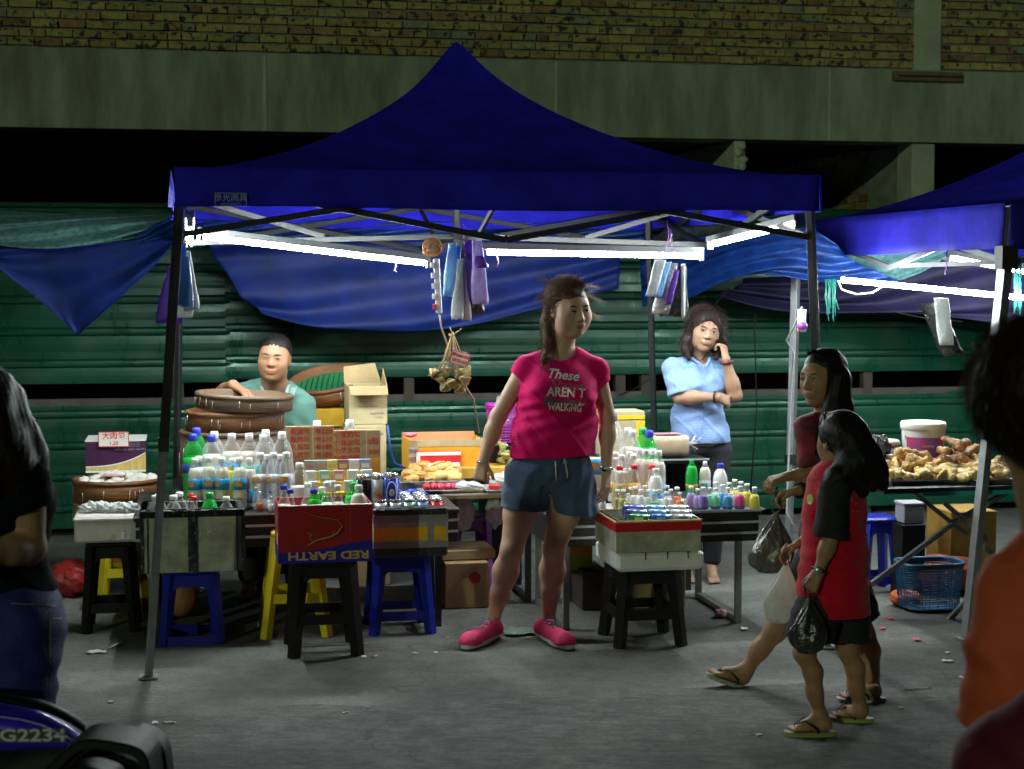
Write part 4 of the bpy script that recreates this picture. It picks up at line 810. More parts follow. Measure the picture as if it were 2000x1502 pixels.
# ------------------------------------------------------------------ bottles
shell = clear('clear_pet', (.99, .995, 1), .03, .06); shellg = clear('green_pet', (.35, .9, .45), .14, .06, bcol=(.1, .6, .2))
LQ = {'milk': (.84, .82, .68), 'white': (.84, .85, .86), 'soygreen': (.30, .68, .34), 'green': (.12, .60, .27), 'lime': (.45, .70, .12), 'oil': (.36, .27, .04), 'honey': (.60, .33, .02), 'orange': (.70, .16, .01), 'olive': (.34, .32, .05),
      'lilac': (.45, .30, .75), 'violet': (.20, .09, .52), 'mint': (.18, .70, .38), 'sky': (.03, .40, .78), 'pink': (.80, .03, .28), 'yellow': (.80, .76, .04), 'cream': (.80, .70, .56), 'leaf': (.10, .42, .12), 'palepink': (.75, .45, .55), 'water': None}
CP_ = {'white': (.80, .80, .80), 'blue': (.03, .05, .60), 'green': (.01, .36, .10), 'red': (.62, .02, .03)}
PROF = {  # (radius/height, height fraction)
 'slim': [(.115, 0), (.135, .015), (.138, .05), (.132, .10), (.138, .15), (.132, .20), (.138, .25), (.132, .30), (.138, .36), (.138, .62), (.130, .72), (.095, .82), (.056, .89), (.052, .955)],
 'big': [(.12, 0), (.148, .02), (.15, .06), (.143, .2), (.150, .34), (.150, .58), (.146, .68), (.125, .78), (.085, .86), (.045, .92), (.042, .955)],
 'tall': [(.12, 0), (.146, .02), (.148, .06), (.148, .5), (.150, .60), (.130, .72), (.09, .82), (.05, .90), (.042, .955)],
 'dome': [(.17, 0), (.20, .03), (.205, .2), (.205, .48), (.19, .62), (.15, .75), (.10, .83), (.075, .86), (.073, .94)],
 'cone': [(.17, 0), (.195, .03), (.20, .2), (.19, .38), (.15, .55), (.105, .68), (.075, .78), (.068, .94)],
 'mini': [(.20, 0), (.225, .03), (.23, .15), (.23, .40), (.20, .55), (.14, .68), (.10, .75), (.10, .92)]}
_bm = {}
def _prof_r(pr, h):
    for (r0, z0), (r1, z1) in zip(pr, pr[1:]):
        if z0 <= h <= z1: return r0+(r1-r0)*(h-z0)/(z1-z0)
    return pr[-1][0]
def bottle(label, kind, loc, ht, liq, capc, fill=.8, lab=None, group=None, rz=0):
    key = (kind, liq, capc, round(fill, 2), lab)
    if key in _bm:
        o = dup(_bm[key], loc, rz, label, group); o.scale = (ht,)*3; return o
    t = thing('bottle', label, 'bottle', (0, 0, 0), 0, group); pr = PROF[kind]
    m = MB(); m.lathe(pr, 20); m.build('plastic_shell', shellg if liq in ('soygreen', 'green', 'lime') and kind in ('big', 'dome', 'tall') else shell, t)
    if LQ[liq]:
        zs = [.012]+[z for _, z in pr if .012 < z < fill]+[fill]; m = MB(); m.lathe([(max(.01, _prof_r(pr, z)-.006), z) for z in zs]+[(.001, fill+.001)], 20); m.build('drink', mat('drink_'+liq, LQ[liq], .35, var=.06, sss=.0), t) if liq+'_l' not in _bm else m.build('drink', _bm[liq+'_l'], t)
        if liq+'_l' not in _bm: _bm[liq+'_l'] = bpy.data.materials['drink_'+liq]
    rc = pr[-1][0]+.014; m = MB(); m.lathe([(rc, .90), (rc+.002, .905), (rc+.002, .965), (rc-.006, 1.0), (.001, 1.0)], 20); m.build('cap', pl(CP_[capc], .4), t)
    if lab:
        c1, z0, z1, c2 = lab; m = MB(); m.lathe([(_prof_r(pr, z0)+.003, z0), (max(_prof_r(pr, z0), _prof_r(pr, z1))+.003, (z0+z1)/2), (_prof_r(pr, z1)+.003, z1)], 20); l = m.build('label', pl(c1, .35), t)
        if c2: m = MB(); r = _prof_r(pr, (z0+z1)/2)+.006; m.grid(lambda u, v: (r*sin(-.9+1.1*u), -r*cos(-.9+1.1*u), z0+(z1-z0)*(.3+.5*v)), 6, 2); m.build('label_picture', pl(c2, .35), l)
    t.matrix_basis = Matrix.Translation(loc) @ Matrix.Rotation(rz, 4, 'Z') @ Matrix.Scale(ht, 4); _bm[key] = t
    return t
Lb = ((.03, .30, .62), .38, .60, (.55, .25, .06)); Lt = ((.02, .42, .58), .42, .56, (.6, .3, .1)); Lo = ((.62, .62, .66), .46, .60, (.80, .32, .02)); Lg = ((.02, .45, .42), .38, .56, (.1, .5, .1)); Ln = ((.05, .07, .35), .46, .58, None); Ls = ((.03, .38, .72), .10, .38, (.5, .45, .7)); Ly = ((.7, .5, .05), .2, .42, (.5, .2, .05))
def row(where, items, group):
    for it in items:
        px, top, Y, zb, kind, liq, capc, fill, lab, look = it; c = P(px, HZ, Y); ht = ZZ(top, Y)-zb
        bottle(look+' '+where if not look.endswith('.') else look[:-1], kind, (c.x, Y, zb), ht, liq, capc, fill, lab, group, random.uniform(-.5, .5))
z0 = .605
row('in the back row at the left', [
 (380, 836, 8.27, z0, 'big', 'soygreen', 'blue', .62, Ln, 'rear green soda bottle with blue cap'), (373, 848, 8.17, z0, 'big', 'soygreen', 'blue', .66, Ln, 'front green soda bottle with blue cap'),
 (415, 843, 8.27, z0, 'big', 'milk', 'white', .66, Lt, 'white capped soy milk bottle beside the green ones'), (409, 850, 8.17, z0, 'big', 'milk', 'blue', .72, Lt, 'blue capped soy milk bottle at its left end'),
 (449, 847, 8.2, z0, 'big', 'milk', 'white', .74, Lb, 'soy milk bottle with wide blue label'), (483, 847, 8.2, z0, 'big', 'cream', 'white', .74, Lg, 'soy milk bottle with turquoise label'),
 (516, 840, 8.3, z0, 'big', 'water', 'white', 0, None, 'rear clear empty bottle'), (511, 849, 8.2, z0, 'big', 'water', 'white', 0, None, 'front left clear empty bottle'), (548, 844, 8.2, z0, 'big', 'water', 'white', 0, None, 'rightmost clear empty bottle')], 'large bottles in the back row at the left')
row('in the front row', [
 (384, 892, 8.12, z0, 'slim', 'milk', 'white', .78, Lb, 'rear soy milk bottle at the left end'), (376, 896, 8.04, z0, 'slim', 'milk', 'white', .80, Lb, 'leftmost soy milk bottle'), (403, 893, 8.04, z0, 'slim', 'milk', 'white', .80, Lb, 'second soy milk bottle from the left'),
 (429, 894, 8.04, z0, 'slim', 'cream', 'white', .80, Lb, 'third soy milk bottle from the left'), (450, 896, 8.12, z0, 'slim', 'yellow', 'white', .74, None, 'pale yellow drink bottle without label'), (464, 894, 8.04, z0, 'slim', 'milk', 'white', .80, Lb, 'fourth soy milk bottle from the left'),
 (483, 895, 8.09, z0, 'slim', 'cream', 'white', .76, Ls, 'rightmost soy milk bottle'), (505, 885, 8.06, z0, 'slim', 'water', 'white', 0, Lo, 'leftmost clear empty bottle with orange label'), (531, 885, 8.06, z0, 'slim', 'water', 'white', 0, Lo, 'middle clear empty bottle with orange label'), (556, 884, 8.06, z0, 'slim', 'water', 'white', 0, Lo, 'rightmost clear empty bottle with orange label'),
 (517, 888, 8.16, z0, 'slim', 'water', 'white', 0, None, 'rear left clear bottle without label'), (544, 888, 8.16, z0, 'slim', 'water', 'white', 0, None, 'rear right clear bottle without label')], 'small bottles in the front row at the left')
row('standing in the black rimmed cooler', [
 (297, 969, 7.76, .505, 'dome', 'white', 'white', .30, None, 'leftmost clear bottle'), (304, 966, 7.86, .505, 'dome', 'white', 'white', .35, None, 'clear bottle half hidden by the tent leg'), (333, 969, 7.76, .505, 'dome', 'white', 'white', .35, None, 'clear bottle just right of the tent leg'),
 (345, 963, 7.86, .505, 'dome', 'white', 'white', .4, None, 'taller clear bottle behind the others'), (367, 966, 7.86, .505, 'cone', 'oil', 'red', .55, None, 'rear red capped oil bottle'), (373, 971, 7.76, .505, 'cone', 'oil', 'red', .62, None, 'front red capped oil bottle'),
 (404, 964, 7.76, .505, 'dome', 'green', 'green', .84, None, 'bright green bottle with green cap'), (437, 972, 7.76, .505, 'dome', 'white', 'white', .62, None, 'rightmost bottle with white contents')], 'bottles in the black rimmed cooler')
row('between cooler and red carton', [
 (497, 953, 8.02, z0, 'cone', 'water', 'white', 0, None, 'tall clear bottle'), (503, 962, 7.96, .604, 'cone', 'orange', 'white', .42, None, 'orange drink bottle'), (523, 960, 8.0, z0, 'cone', 'white', 'blue', .5, None, 'blue capped bottle'), (525, 971, 7.95, .604, 'cone', 'milk', 'white', .5, None, 'short white bottle')], 'bottles between the cooler and the red carton')
zc = .58
row('in the red and blue carton', [
 (551, 949, 7.56, zc, 'cone', 'milk', 'blue', .55, None, 'rear blue capped milky bottle'), (563, 957, 7.50, zc, 'cone', 'milk', 'blue', .60, None, 'front blue capped milky bottle'), (598, 945, 7.62, zc, 'cone', 'milk', 'white', .5, None, 'white capped bottle behind the lime one'),
 (610, 957, 7.50, zc, 'dome', 'lime', 'blue', .74, None, 'lime green bottle with blue cap'), (625, 953, 7.62, zc, 'dome', 'lime', 'white', .6, None, 'small white capped bottle'), (636, 943, 7.55, zc, 'cone', 'milk', 'white', .55, None, 'taller milky bottle'), (657, 949, 7.50, zc, 'cone', 'milk', 'white', .62, None, 'milky bottle with slim neck'),
 (687, 944, 7.62, zc, 'dome', 'green', 'green', .7, None, 'green bottle with green cap'), (698, 949, 7.50, zc, 'dome', 'milk', 'white', .80, ((.03, .38, .58), .34, .54, (.35, .35, .45)), 'white capped milky bottle with blue label')], 'bottles in the red and blue carton')
row('', [(617, 822, 8.6, z0, 'big', 'water', 'white', 0, None, 'white capped bottle just showing above the left price board.'), (681, 820, 8.6, z0, 'big', 'water', 'white', 0, None, 'clear bottle rising behind the right price board.'),
 (582, 905, 8.0, z0, 'dome', 'white', 'white', .5, None, 'small white jar standing right of the clear bottles.')], 'bottles behind the price boards')
zr = .585
row('on the right table', [
 (1197, 806, 8.62, zr, 'big', 'water', 'blue', 0, None, 'blue capped clear bottle, tallest'), (1163, 840, 8.5, zr, 'big', 'milk', 'white', .6, Lb, 'milky bottle with blue label behind the woman\'s arm'), (1199, 838, 8.5, zr, 'big', 'cream', 'white', .6, None, 'half full bottle beside the woman\'s wrist'),
 (1227, 836, 8.62, zr, 'tall', 'milk', 'white', .72, None, 'left tall milky bottle in the back'), (1237, 840, 8.52, zr, 'tall', 'milk', 'white', .74, None, 'right tall milky bottle in the back'), (1257, 836, 8.62, zr, 'tall', 'soygreen', 'green', .70, None, 'tall green bottle with green cap'), (1270, 841, 8.52, zr, 'tall', 'soygreen', 'blue', .74, None, 'tall green bottle with blue cap'),
 (1203, 884, 8.42, zr, 'slim', 'milk', 'white', .66, Ly, 'white capped bottle beside the silver watch, rear'), (1216, 889, 8.36, zr, 'slim', 'milk', 'white', .66, Ly, 'white capped bottle beside the silver watch, front'), (1231, 883, 8.42, zr, 'slim', 'milk', 'white', .66, None, 'third small milky bottle of the middle row'), (1239, 888, 8.36, zr, 'slim', 'honey', 'white', .4, Ly, 'bottle with yellow label in the middle row'),
 (1251, 877, 8.42, zr, 'slim', 'cream', 'white', .80, None, 'pinkish cream bottle, first of three'), (1263, 879, 8.36, zr, 'slim', 'cream', 'white', .80, None, 'pinkish cream bottle, second of three'), (1277, 878, 8.42, zr, 'slim', 'cream', 'white', .80, None, 'pinkish cream bottle, third of three'), (1288, 881, 8.36, zr, 'slim', 'milk', 'white', .78, Ls, 'milky bottle with sky blue label beside the bread'),
 (1212, 911, 8.26, zr, 'cone', 'oil', 'red', .55, None, 'leftmost red capped sauce bottle'), (1241, 909, 8.26, zr, 'cone', 'honey', 'red', .55, None, 'middle red capped honey bottle'), (1276, 909, 8.3, zr, 'cone', 'oil', 'red', .6, None, 'rightmost red capped sauce bottle'), (1283, 916, 8.22, zr, 'dome', 'white', 'white', .8, Ls, 'round white capped bottle with bright blue label'),
 (1150, 905, 8.3, zr, 'slim', 'water', 'white', 0, None, 'clear bottle behind the woman\'s hip'), (1166, 955, 8.16, zr, 'cone', 'water', 'white', 0, None, 'clear bottle behind the woman\'s hand, left'), (1178, 962, 8.1, zr, 'cone', 'white', 'white', .5, None, 'white bottle behind the woman\'s hand, right')], 'tall bottles on the right table')
mini = [(1208, 958, 8.18, 'olive', .55, 'leftmost olive drink'), (1219, 958, 8.14, 'olive', .55, 'second olive drink'), (1228, 966, 8.10, 'olive', .50, 'third, lowest olive drink'), (1234, 954, 8.22, 'white', .6, 'rear white drink'), (1243, 952, 8.16, 'white', .6, 'middle white drink'), (1254, 958, 8.11, 'white', .7, 'front white drink'),
 (1262, 950, 8.22, 'white', .4, 'rear half full white drink'), (1268, 958, 8.16, 'milk', .6, 'cream white drink'), (1281, 959, 8.11, 'leaf', .42, 'dark green drink'), (1290, 957, 8.18, 'white', .5, 'white drink right of the dark green one'), (1304, 962, 8.11, 'white', .66, 'cloudy clear drink'), (1305, 950, 8.22, 'palepink', .5, 'pale pink drink'), (1313, 957, 8.18, 'white', .5, 'small white drink beside the orange ones'),
 (1325, 953, 8.18, 'orange', .55, 'rear orange drink'), (1331, 964, 8.12, 'orange', .55, 'front orange drink')]
row('in the low tray', [(px, top, Y, zr, 'mini', lq, 'white', fl, None, lk+' mini bottle') for (px, top, Y, lq, fl, lk) in mini], 'mini bottles in the clear tray')
rb = [(1353, 951, 8.22, 'lilac', .66, 'rear lilac'), (1366, 956, 8.19, 'lilac', .62, 'front lilac'), (1377, 953, 8.17, 'violet', .60, 'deep violet'), (1390, 954, 8.27, 'mint', .6, 'rear mint green'), (1401, 955, 8.17, 'mint', .66, 'front mint green'), (1402, 943, 8.34, 'white', .5, 'white backmost'), (1415, 948, 8.27, 'sky', .6, 'rear sky blue'), (1425, 954, 8.17, 'sky', .60, 'front sky blue'),
 (1428, 944, 8.34, 'palepink', .5, 'pale pink backmost'), (1440, 955, 8.26, 'palepink', .6, 'pale pink in the middle'), (1449, 951, 8.17, 'pink', .60, 'hot pink'), (1439, 938, 8.42, 'yellow', .5, 'farthest back pale yellow'), (1451, 942, 8.36, 'yellow', .5, 'second back yellow'), (1463, 946, 8.28, 'yellow', .62, 'third back yellow'), (1478, 953, 8.18, 'yellow', .64, 'bright yellow rightmost')]
row('in the right end tray', [(px, top, Y, zr, 'mini', lq, 'white', fl, ((.06, .10, .3), .03, .16, None) if i in (2, 4, 7, 10) else None, lk+' mini bottle') for i, (px, top, Y, lq, fl, lk) in enumerate(rb)], 'rainbow coloured mini bottles in the right tray')
row('behind the rainbow coloured mini bottles', [(1354, 899, 8.5, zr, 'big', 'green', 'green', .84, ((.6, .35, .05), .3, .40, None), 'opaque bright green bottle with green cap'), (1380, 902, 8.52, zr, 'big', 'milk', 'white', .84, ((.6, .6, .75), .2, .5, (.05, .4, .2)), 'milky bottle with white cap'), (1410, 906, 8.5, zr, 'dome', 'white', 'blue', .84, None, 'round milky bottle with blue cap')], 'large bottles behind the rainbow drinks')
for o in [x for x in bpy.data.objects if x.name.startswith('bottle') and x.parent is None]: pass
def tray(label, px0, px1, Y, z, dep, mt, hh=.02, cat='tray', name='metal_tray'):
    loc, wd = base(px0, px1, Y, z); t = thing(name, label, cat, tuple(loc), A); h = wd/2; m = MB()
    vs = []; prof = [(0, .0), (.012, .0), (.022, hh), (.026, hh+.001), (.028, hh-.002)]
    def ring(o, z_): return [(-h+.02-o, .02-o, z_), (h-.02+o, .02-o, z_), (h-.02+o, dep-.02+o, z_), (-h+.02-o, dep-.02+o, z_)]
    for (o, z_) in prof: vs += ring(o, z_+.001)
    fs = [(0, 1, 2, 3)]+[(4*r+i, 4*r+(i+1) % 4, 4*r+4+(i+1) % 4, 4*r+4+i) for r in range(4) for i in range(4)]
    m.add(vs, fs); m.build('tray_body', mt, t, solid=.0015); return t
steel = pl((.62, .63, .64), .28, metal=.85)
tray('shallow steel tray under the rainbow coloured mini bottles', 1352, 1500, 8.08, .5805, .44, steel, .012)
tray('shallow clear tray under the olive and white mini bottles', 1200, 1346, 8.02, .5805, .3, pl((.7, .7, .7), .3), .012)
# ------------------------------------------------------------------ cans
canal = pl((.70, .71, .72), .25, metal=.8)
_cm = {}
def can(label, loc, c1, c2, rot=(0, 0, 0), group='drink cans', s=1.0):
    key = (c1, c2)
    if key in _cm: o = dup(_cm[key], loc, 0, label, group, rot); o.scale = (s,)*3; return o
    t = thing('drink_can', label, 'can', (0, 0, 0), 0, group); r = .033
    m = MB(); m.lathe([(r-.008, 0), (r-.002, .005), (r, .012), (r, .106)], 24); m.build('printed_side', pl(c1, .25, metal=.3), t)
    m = MB(); m.lathe([(r, .106), (r-.004, .117), (r-.003, .121), (r-.006, .1215), (r-.008, .117), (.001, .1165)], 24); l = m.build('lid', canal, t)
    m = MB(); m.box(-.008, .008, -.018, .004, .1172, .1188, bev=.001); m.build('pull_tab', canal, l)
    if c2:
        m = MB(); m.grid(lambda u, v: ((r+.0006)*sin(-.55+1.1*u), -(r+.0006)*cos(-.55+1.1*u), .03+.05*v), 8, 3); m.build('print_panel', pl(c2, .3), t)
    t.matrix_basis = Matrix.Translation(loc) @ Euler(rot).to_matrix().to_4x4() @ Matrix.Scale(s, 4); _cm[key] = t; return t
zt_ = .604
for (px, top, c1, c2, lk) in ((700, 929, (.01, .30, .10), None, 'green can peeking out behind the black one'), (709, 929, (.012, .012, .014), None, 'big black can standing beside the cigarette packs'), (736, 928, (.55, .56, .58), (.5, .45, .3), 'silver can with a red star standing between the black and the blue'), (730, 926, (.1, .12, .4), None, 'blue can hidden behind the silver one'), (764, 926, (.02, .05, .45), None, 'blue can with a white oval emblem standing at the right'), (756, 925, (.04, .1, .5), None, 'dark blue can behind the emblem can')):
    Y = 8.0 if px not in (700, 730, 756) else 8.1; c = P(px, HZ, Y); o = can(lk, (c.x, Y, zt_), c1, c2, (0, 0, 0), 'tall cans standing beside the cigarette packs'); o.scale = (1.0, 1.0, (ZZ(top, Y)-zt_)/.1215)
def star(R0, n=5): return [((R0 if i % 2 == 0 else R0*.4)*sin(pi*i/n), (R0 if i % 2 == 0 else R0*.4)*cos(pi*i/n)) for i in range(2*n)]
o = [x for x in bpy.data.objects if x.get('label', '').startswith('silver can with')][0]; m = MB(); m.prism([(x+.012, z+.05) for x, z in star(.016)], -.0345, -.0325); m.build('red_star', redm, o)
o = [x for x in bpy.data.objects if x.get('label', '').startswith('blue can with a white')][0]; m = MB(); m.tube([(.024*cos(a), -.0325-.001*0+.012*(1-sin(pi/2+.024*cos(a)*20)), .06+.036*sin(a)) for a in [2*pi*i/20 for i in range(20)]], .003, 5, close=True); m.ell((0, -.031, .06), (.014, .004, .014), 10); m.build('oval_emblem', wht, o)
names = ['white', 'silver', 'pale green', 'bluish', 'red']; cc = [((.7, .7, .7), None), ((.5, .52, .55), None), ((.35, .6, .45), None), ((.2, .3, .6), None), ((.62, .03, .04), None)]
for r in range(4):
    for i in range(5):
        ci = 4 if i == 4 else (0, 1, 2, 3, 1)[(i+r) % 4]; q = P(742+27*i-3*r, HZ, 7.94+.075*r)
        if i == 4 and r > 1: continue
        can(f"{names[ci]} can, {ORD[i]} from the left in the {['front', 'second', 'third', 'back'][r]} row on the taped cooler" if i else f"{names[ci]} can, leftmost in the {['front', 'second', 'third', 'back'][r]} row on the taped cooler", (q.x, q.y+.012*i, .636-.092), *cc[ci], (0, 0, random.uniform(0, 6)), 'cans sunk in the taped cooler')
m = MB(); q0 = P(800, HZ, 8.1)
hr, hb = base(727, 874, 7.86, .6355); tI = wm(bpy.data.objects['foam_cooler.001'])
lay = [((.02, .28, .10), (.7, .6, .3), 'green'), ((.03, .16, .60), (.2, .5, .8), 'blue'), ((.62, .64, .70), (.08, .1, .5), 'white and blue')]
for r in range(3):
    for i in range(3):
        c1, c2, nm = lay[i] if r == 0 else ((.10, .13, .5), (.7, .7, .8), 'violet blue') if i == 0 else ((.25, .45, .75), (.6, .7, .8), 'light blue') if i == 1 else ((.68, .70, .72), (.6, .5, .3), 'white')
        Y = 7.62+.085*r; q = P((1250, 1294, 1338)[i]-6*r, HZ, Y); 
        can(f"{nm} can lying on its side in the grimy foam box, {['front', 'middle', 'back'][r]} row, {['left', 'middle', 'right'][i]}", (q.x-.050, q.y, .612+.010*r), c1, c2, (0, pi/2, .1), 'cans lying in the grimy foam box', .84)
# ------------------------------------------------------------------ food on the middle table
zm = .602
tray('steel tray holding brown pastries on the middle table', 782, 906, 8.74, zm, .24, steel, .05)
tray('steel tray with packs of red and white sweets in front of the pastries', 818, 940, 8.63, zm, .10, steel, .018)
tray('steel tray with small goods beside the woman\'s fist', 950, 1060, 8.64, zm, .24, steel, .018)
past = mat('baked_pastry', (.56, .30, .08), .5, var=.4, scale=14, bump=.5, bscale=30); pastl = mat('pale_pastry', (.66, .45, .16), .5, var=.25, scale=10, bump=.3, bscale=30)
def pastry(label, loc, rot, r, mt, group):
    t = thing('pastry', label, 'pastry', loc, 0, group); m = MB()
    def fn(u, v): a = 2*pi*u; b_ = pi*v; return (r[0]*sin(b_)**.8*cos(a), r[1]*sin(b_)**.8*sin(a), -r[2]*cos(b_)*(1+.12*sin(3*a)))
    m.grid(fn, 18, 10); m.build('crust', mt, t); m = MB(); m.tube([(r[0]*.8*cos(a), r[1]*.8*sin(a), r[2]*.62) for a in [pi*.2+pi*.12*i for i in range(9)]], r[2]*.22, 6); m.build('fold_seam', past, t)
    t.matrix_basis = Matrix.Translation(loc) @ Euler(rot).to_matrix().to_4x4(); return t
R_ = random.Random(8)
for i, (px, py) in enumerate(((800, 922), (812, 912), (826, 905), (820, 924), (843, 915), (842, 928), (856, 908), (862, 926), (872, 910), (884, 914), (886, 926), (805, 930))):
    Y = 8.80+.004*(935-py); c = P(px, py+6, Y); pastry(f"{'flaky brown' if px < 835 else 'smooth golden'} pastry in the steel tray, number {'one two three four five six seven eight nine ten eleven twelve'.split()[i]} of the heap" if 0 else ('flaky brown pastry in the left part of the steel tray' if px < 845 else 'smooth golden pastry in the right part of the steel tray'), (c.x, Y, c.z), (R_.uniform(-.5, .3), R_.uniform(-.4, .4), R_.uniform(0, 6)), (.050, .042, .028) if px < 845 else (.056, .048, .034), past if px < 845 else pastl, 'brown pastries' if px < 845 else 'golden pastries')
swt = mat('red_sweet_wrap', (.66, .05, .09), .25, var=.5, scale=30, bump=.6, bscale=60)
for i, px in enumerate((832, 846, 860, 874, 886)): q = P(px, HZ, 8.67); blob('sweet_roll', f"red wrapped sweet roll, {ORD[i]+' from the left' if i else 'leftmost'} in the front tray", 'sweet', (q.x, q.y, zm+.03), (.022, .025, .022), swt, i, 10, .12, 'red sweet rolls in the front tray')
blob('white_bag', 'white cloudy bag of sweets lying in the front tray', 'plastic bag', (*P(912, HZ, 8.68)[:2], zm+.032), (.075, .045, .026), bagw, 9, amp=.22)
m = MB(); q = P(965, HZ, 8.70); m.at((q.x, q.y, zm+.004)); m.box(-.03, .03, -.03, .03, 0, .035, bev=.004); tag(m.build('jar_lid', redm), 'small red square lid in the tray beside the fist', 'lid')
blob('white_bag', 'white plastic bag in the tray beside the woman\'s hip', 'plastic bag', (*P(990, HZ, 8.78)[:2], zm+.05), (.09, .06, .045), bagw, 12, amp=.22)
blob('blue_bag', 'crumpled bright blue bag between the cans and the pastries', 'plastic bag', (*P(800, HZ, 8.3)[:2], .63), (.07, .05, .03), mat('crumpled_blue', (.02, .05, .5), .3, bump=1, bscale=40), 14, amp=.45)
org = mat('orange_card', (.74, .34, .02), .6, var=.15); 
t = carton('carton', 'open orange and white carton with sachets behind the pastries', 798, 945, 9.0, .66, .85, .34, org, open_=True, inner=None); h = t['w']/2
m = MB(); m.box(-h-.002, -h+.045, -.002, -.0005, 0, .19); m.box(-h, h, -.002, -.0005, .155, .19); m.build('pale_edge', kraft2, t)
for i in range(3): text(['新鲜', '好味', '香'][i], .03, Vector((-h+.022, -.003, .13-.045*i)), FRONT, ink, 'lettering', t)
m = MB(); m.box(-h, h-.0, .30, .335, .15, .205); m.build('raised_back_flap', pl((.62, .30, .14), .6), t)
t = carton('carton', 'red and white printed carton with white lettering behind the pastries', 812, 900, 8.97, .602, .79, .025, pl((.62, .02, .03), .5)); h = t['w']/2
text('Nutri', .055, Vector((-.02, -.002, .10)), FRONT, paper, 'lettering', t, shear=.2, wt=.001); m = MB(); m.box(-h-.001, -h+.02, -.002, 0, .0, .18); m.box(-h, h, -.002, 0, .165, .185); m.build('white_border', paper, t)
m = MB(); q = P(862, HZ, 8.90); m.at((q.x, q.y, .715), rx=.5, rz=A); m.box(-.10, .10, -.03, .03, 0, .002); o = m.build('paper_sheet', paper); tag(o, 'white paper sheet with faint pink writing on top of the pastries', 'paper')
text('RM 1.00', .03, Vector((q.x, q.y-.003, .7175)), Matrix.Rotation(A, 4, 'Z') @ Matrix.Rotation(.5, 4, 'X'), pl((.8, .4, .45)), 'lettering', o)
carton('carton', 'long orange wooden crate edge under the green rice dumplings', 880, 1010, 8.98, .64, .70, .30, mat('orange_crate', (.60, .33, .05), .6))
R_ = random.Random(21)
for i in range(20):
    px = R_.uniform(896, 1005); Y = R_.uniform(9.03, 9.2); c = P(px, HZ, Y); z = .725+.065*(i % 3)*(1-abs(px-950)/90)
    dumpling(leafg, 'green leaf wrapped rice dumpling in the heap on the orange crate', 'rice dumpling', 'green rice dumplings in a heap', (c.x, Y, z), (R_.uniform(-.7, .7), R_.uniform(-.7, .7), R_.uniform(0, 6)), .042)
blob('pink_ribbon', 'crumpled pink wrapper on the corner of the orange carton', 'wrapper', P(800, 849, 9.0), (.035, .03, .012), pl((.75, .2, .25), .4), 33, 10, .4)
for i, px in enumerate((820, 860, 880, 905)): blob('sachet', ['pink and white', 'white', 'pale blue', 'light blue'][i]+' sachet lying in the orange carton', 'sachet', P(px, 878, 9.1), (.028, .02, .014), pl(((.8, .5, .5), (.7, .7, .7), (.4, .55, .8), (.3, .45, .7))[i], .3), 50+i, 10, .3)
# magenta basket and bag behind the woman
def lattice_basket(name, label, px0, px1, Y, z0_, z1_, mt, flare=.85, nb=22, nr=7, cat='basket', round_=False):
    loc, wd = base(px0, px1, Y, z0_); t = thing(name, label, cat, tuple(loc), A); h = wd/2; H_ = z1_-z0_; dep = h*.75
    def ptx(a, z): k = flare+(1-flare)*z/H_; sq = .55; x = h*k*math.copysign(abs(cos(a))**sq, cos(a)); y = dep*k*math.copysign(abs(sin(a))**sq, sin(a)); return (x, y+dep, z)
    m = MB()
    for i in range(nb*2): a = 2*pi*i/(nb*2); m.bar(ptx(a, .01), ptx(a, H_*.92), .003)
    for j in range(nr*2): z = .01+(H_*.9)*j/(nr*2-1); m.tube([ptx(2*pi*i/48, z) for i in range(48)], .0022, 4, close=True)
    m.build('lattice', mt, t); m = MB(); m.tube([ptx(2*pi*i/48, H_) for i in range(48)], .011, 6, close=True); m.tube([ptx(2*pi*i/48, H_*.95) for i in range(48)], .008, 6, close=True); m.build('rim', mt, t)
    m = MB(); m.add([ptx(2*pi*i/48, .006) for i in range(48)], [tuple(range(48))]); m.build('bottom', mt, t); return t
carton('crate', 'dim black crate stack carrying the magenta basket', 950, 1020, 9.2, 0, .795, .28, blackpl, 'crate')
lattice_basket('plastic_basket', 'magenta plastic lattice basket behind the woman in pink', 955, 1022, 9.25, .80, 1.02, pl((.42, .02, .36), .4))
blob('foil_bag', 'white and silver striped bag in the magenta basket', 'bag', P(1000, 800, 9.35), (.10, .07, .10), mat('striped_foil', (.62, .62, .66), .3, metal=.3, var=.4, scale=30, stretch=(1, 1, 6), bump=1, bscale=40), 17, amp=.15)
t = carton('carton', 'yellow edged carton leaning behind the tall bottles at the right', 1180, 1262, 9.1, .745, 1.0, .2, kraft2); h = t['w']/2
m = MB(); m.box(-h-.001, h+.001, -.003, 0, 0, .035); m.box(h-.05, h+.001, -.003, 0, .035, .20); m.box(-h, h, -.003, 0, .21, .232); m.build('yellow_border', pl((.72, .50, .02), .5), t)
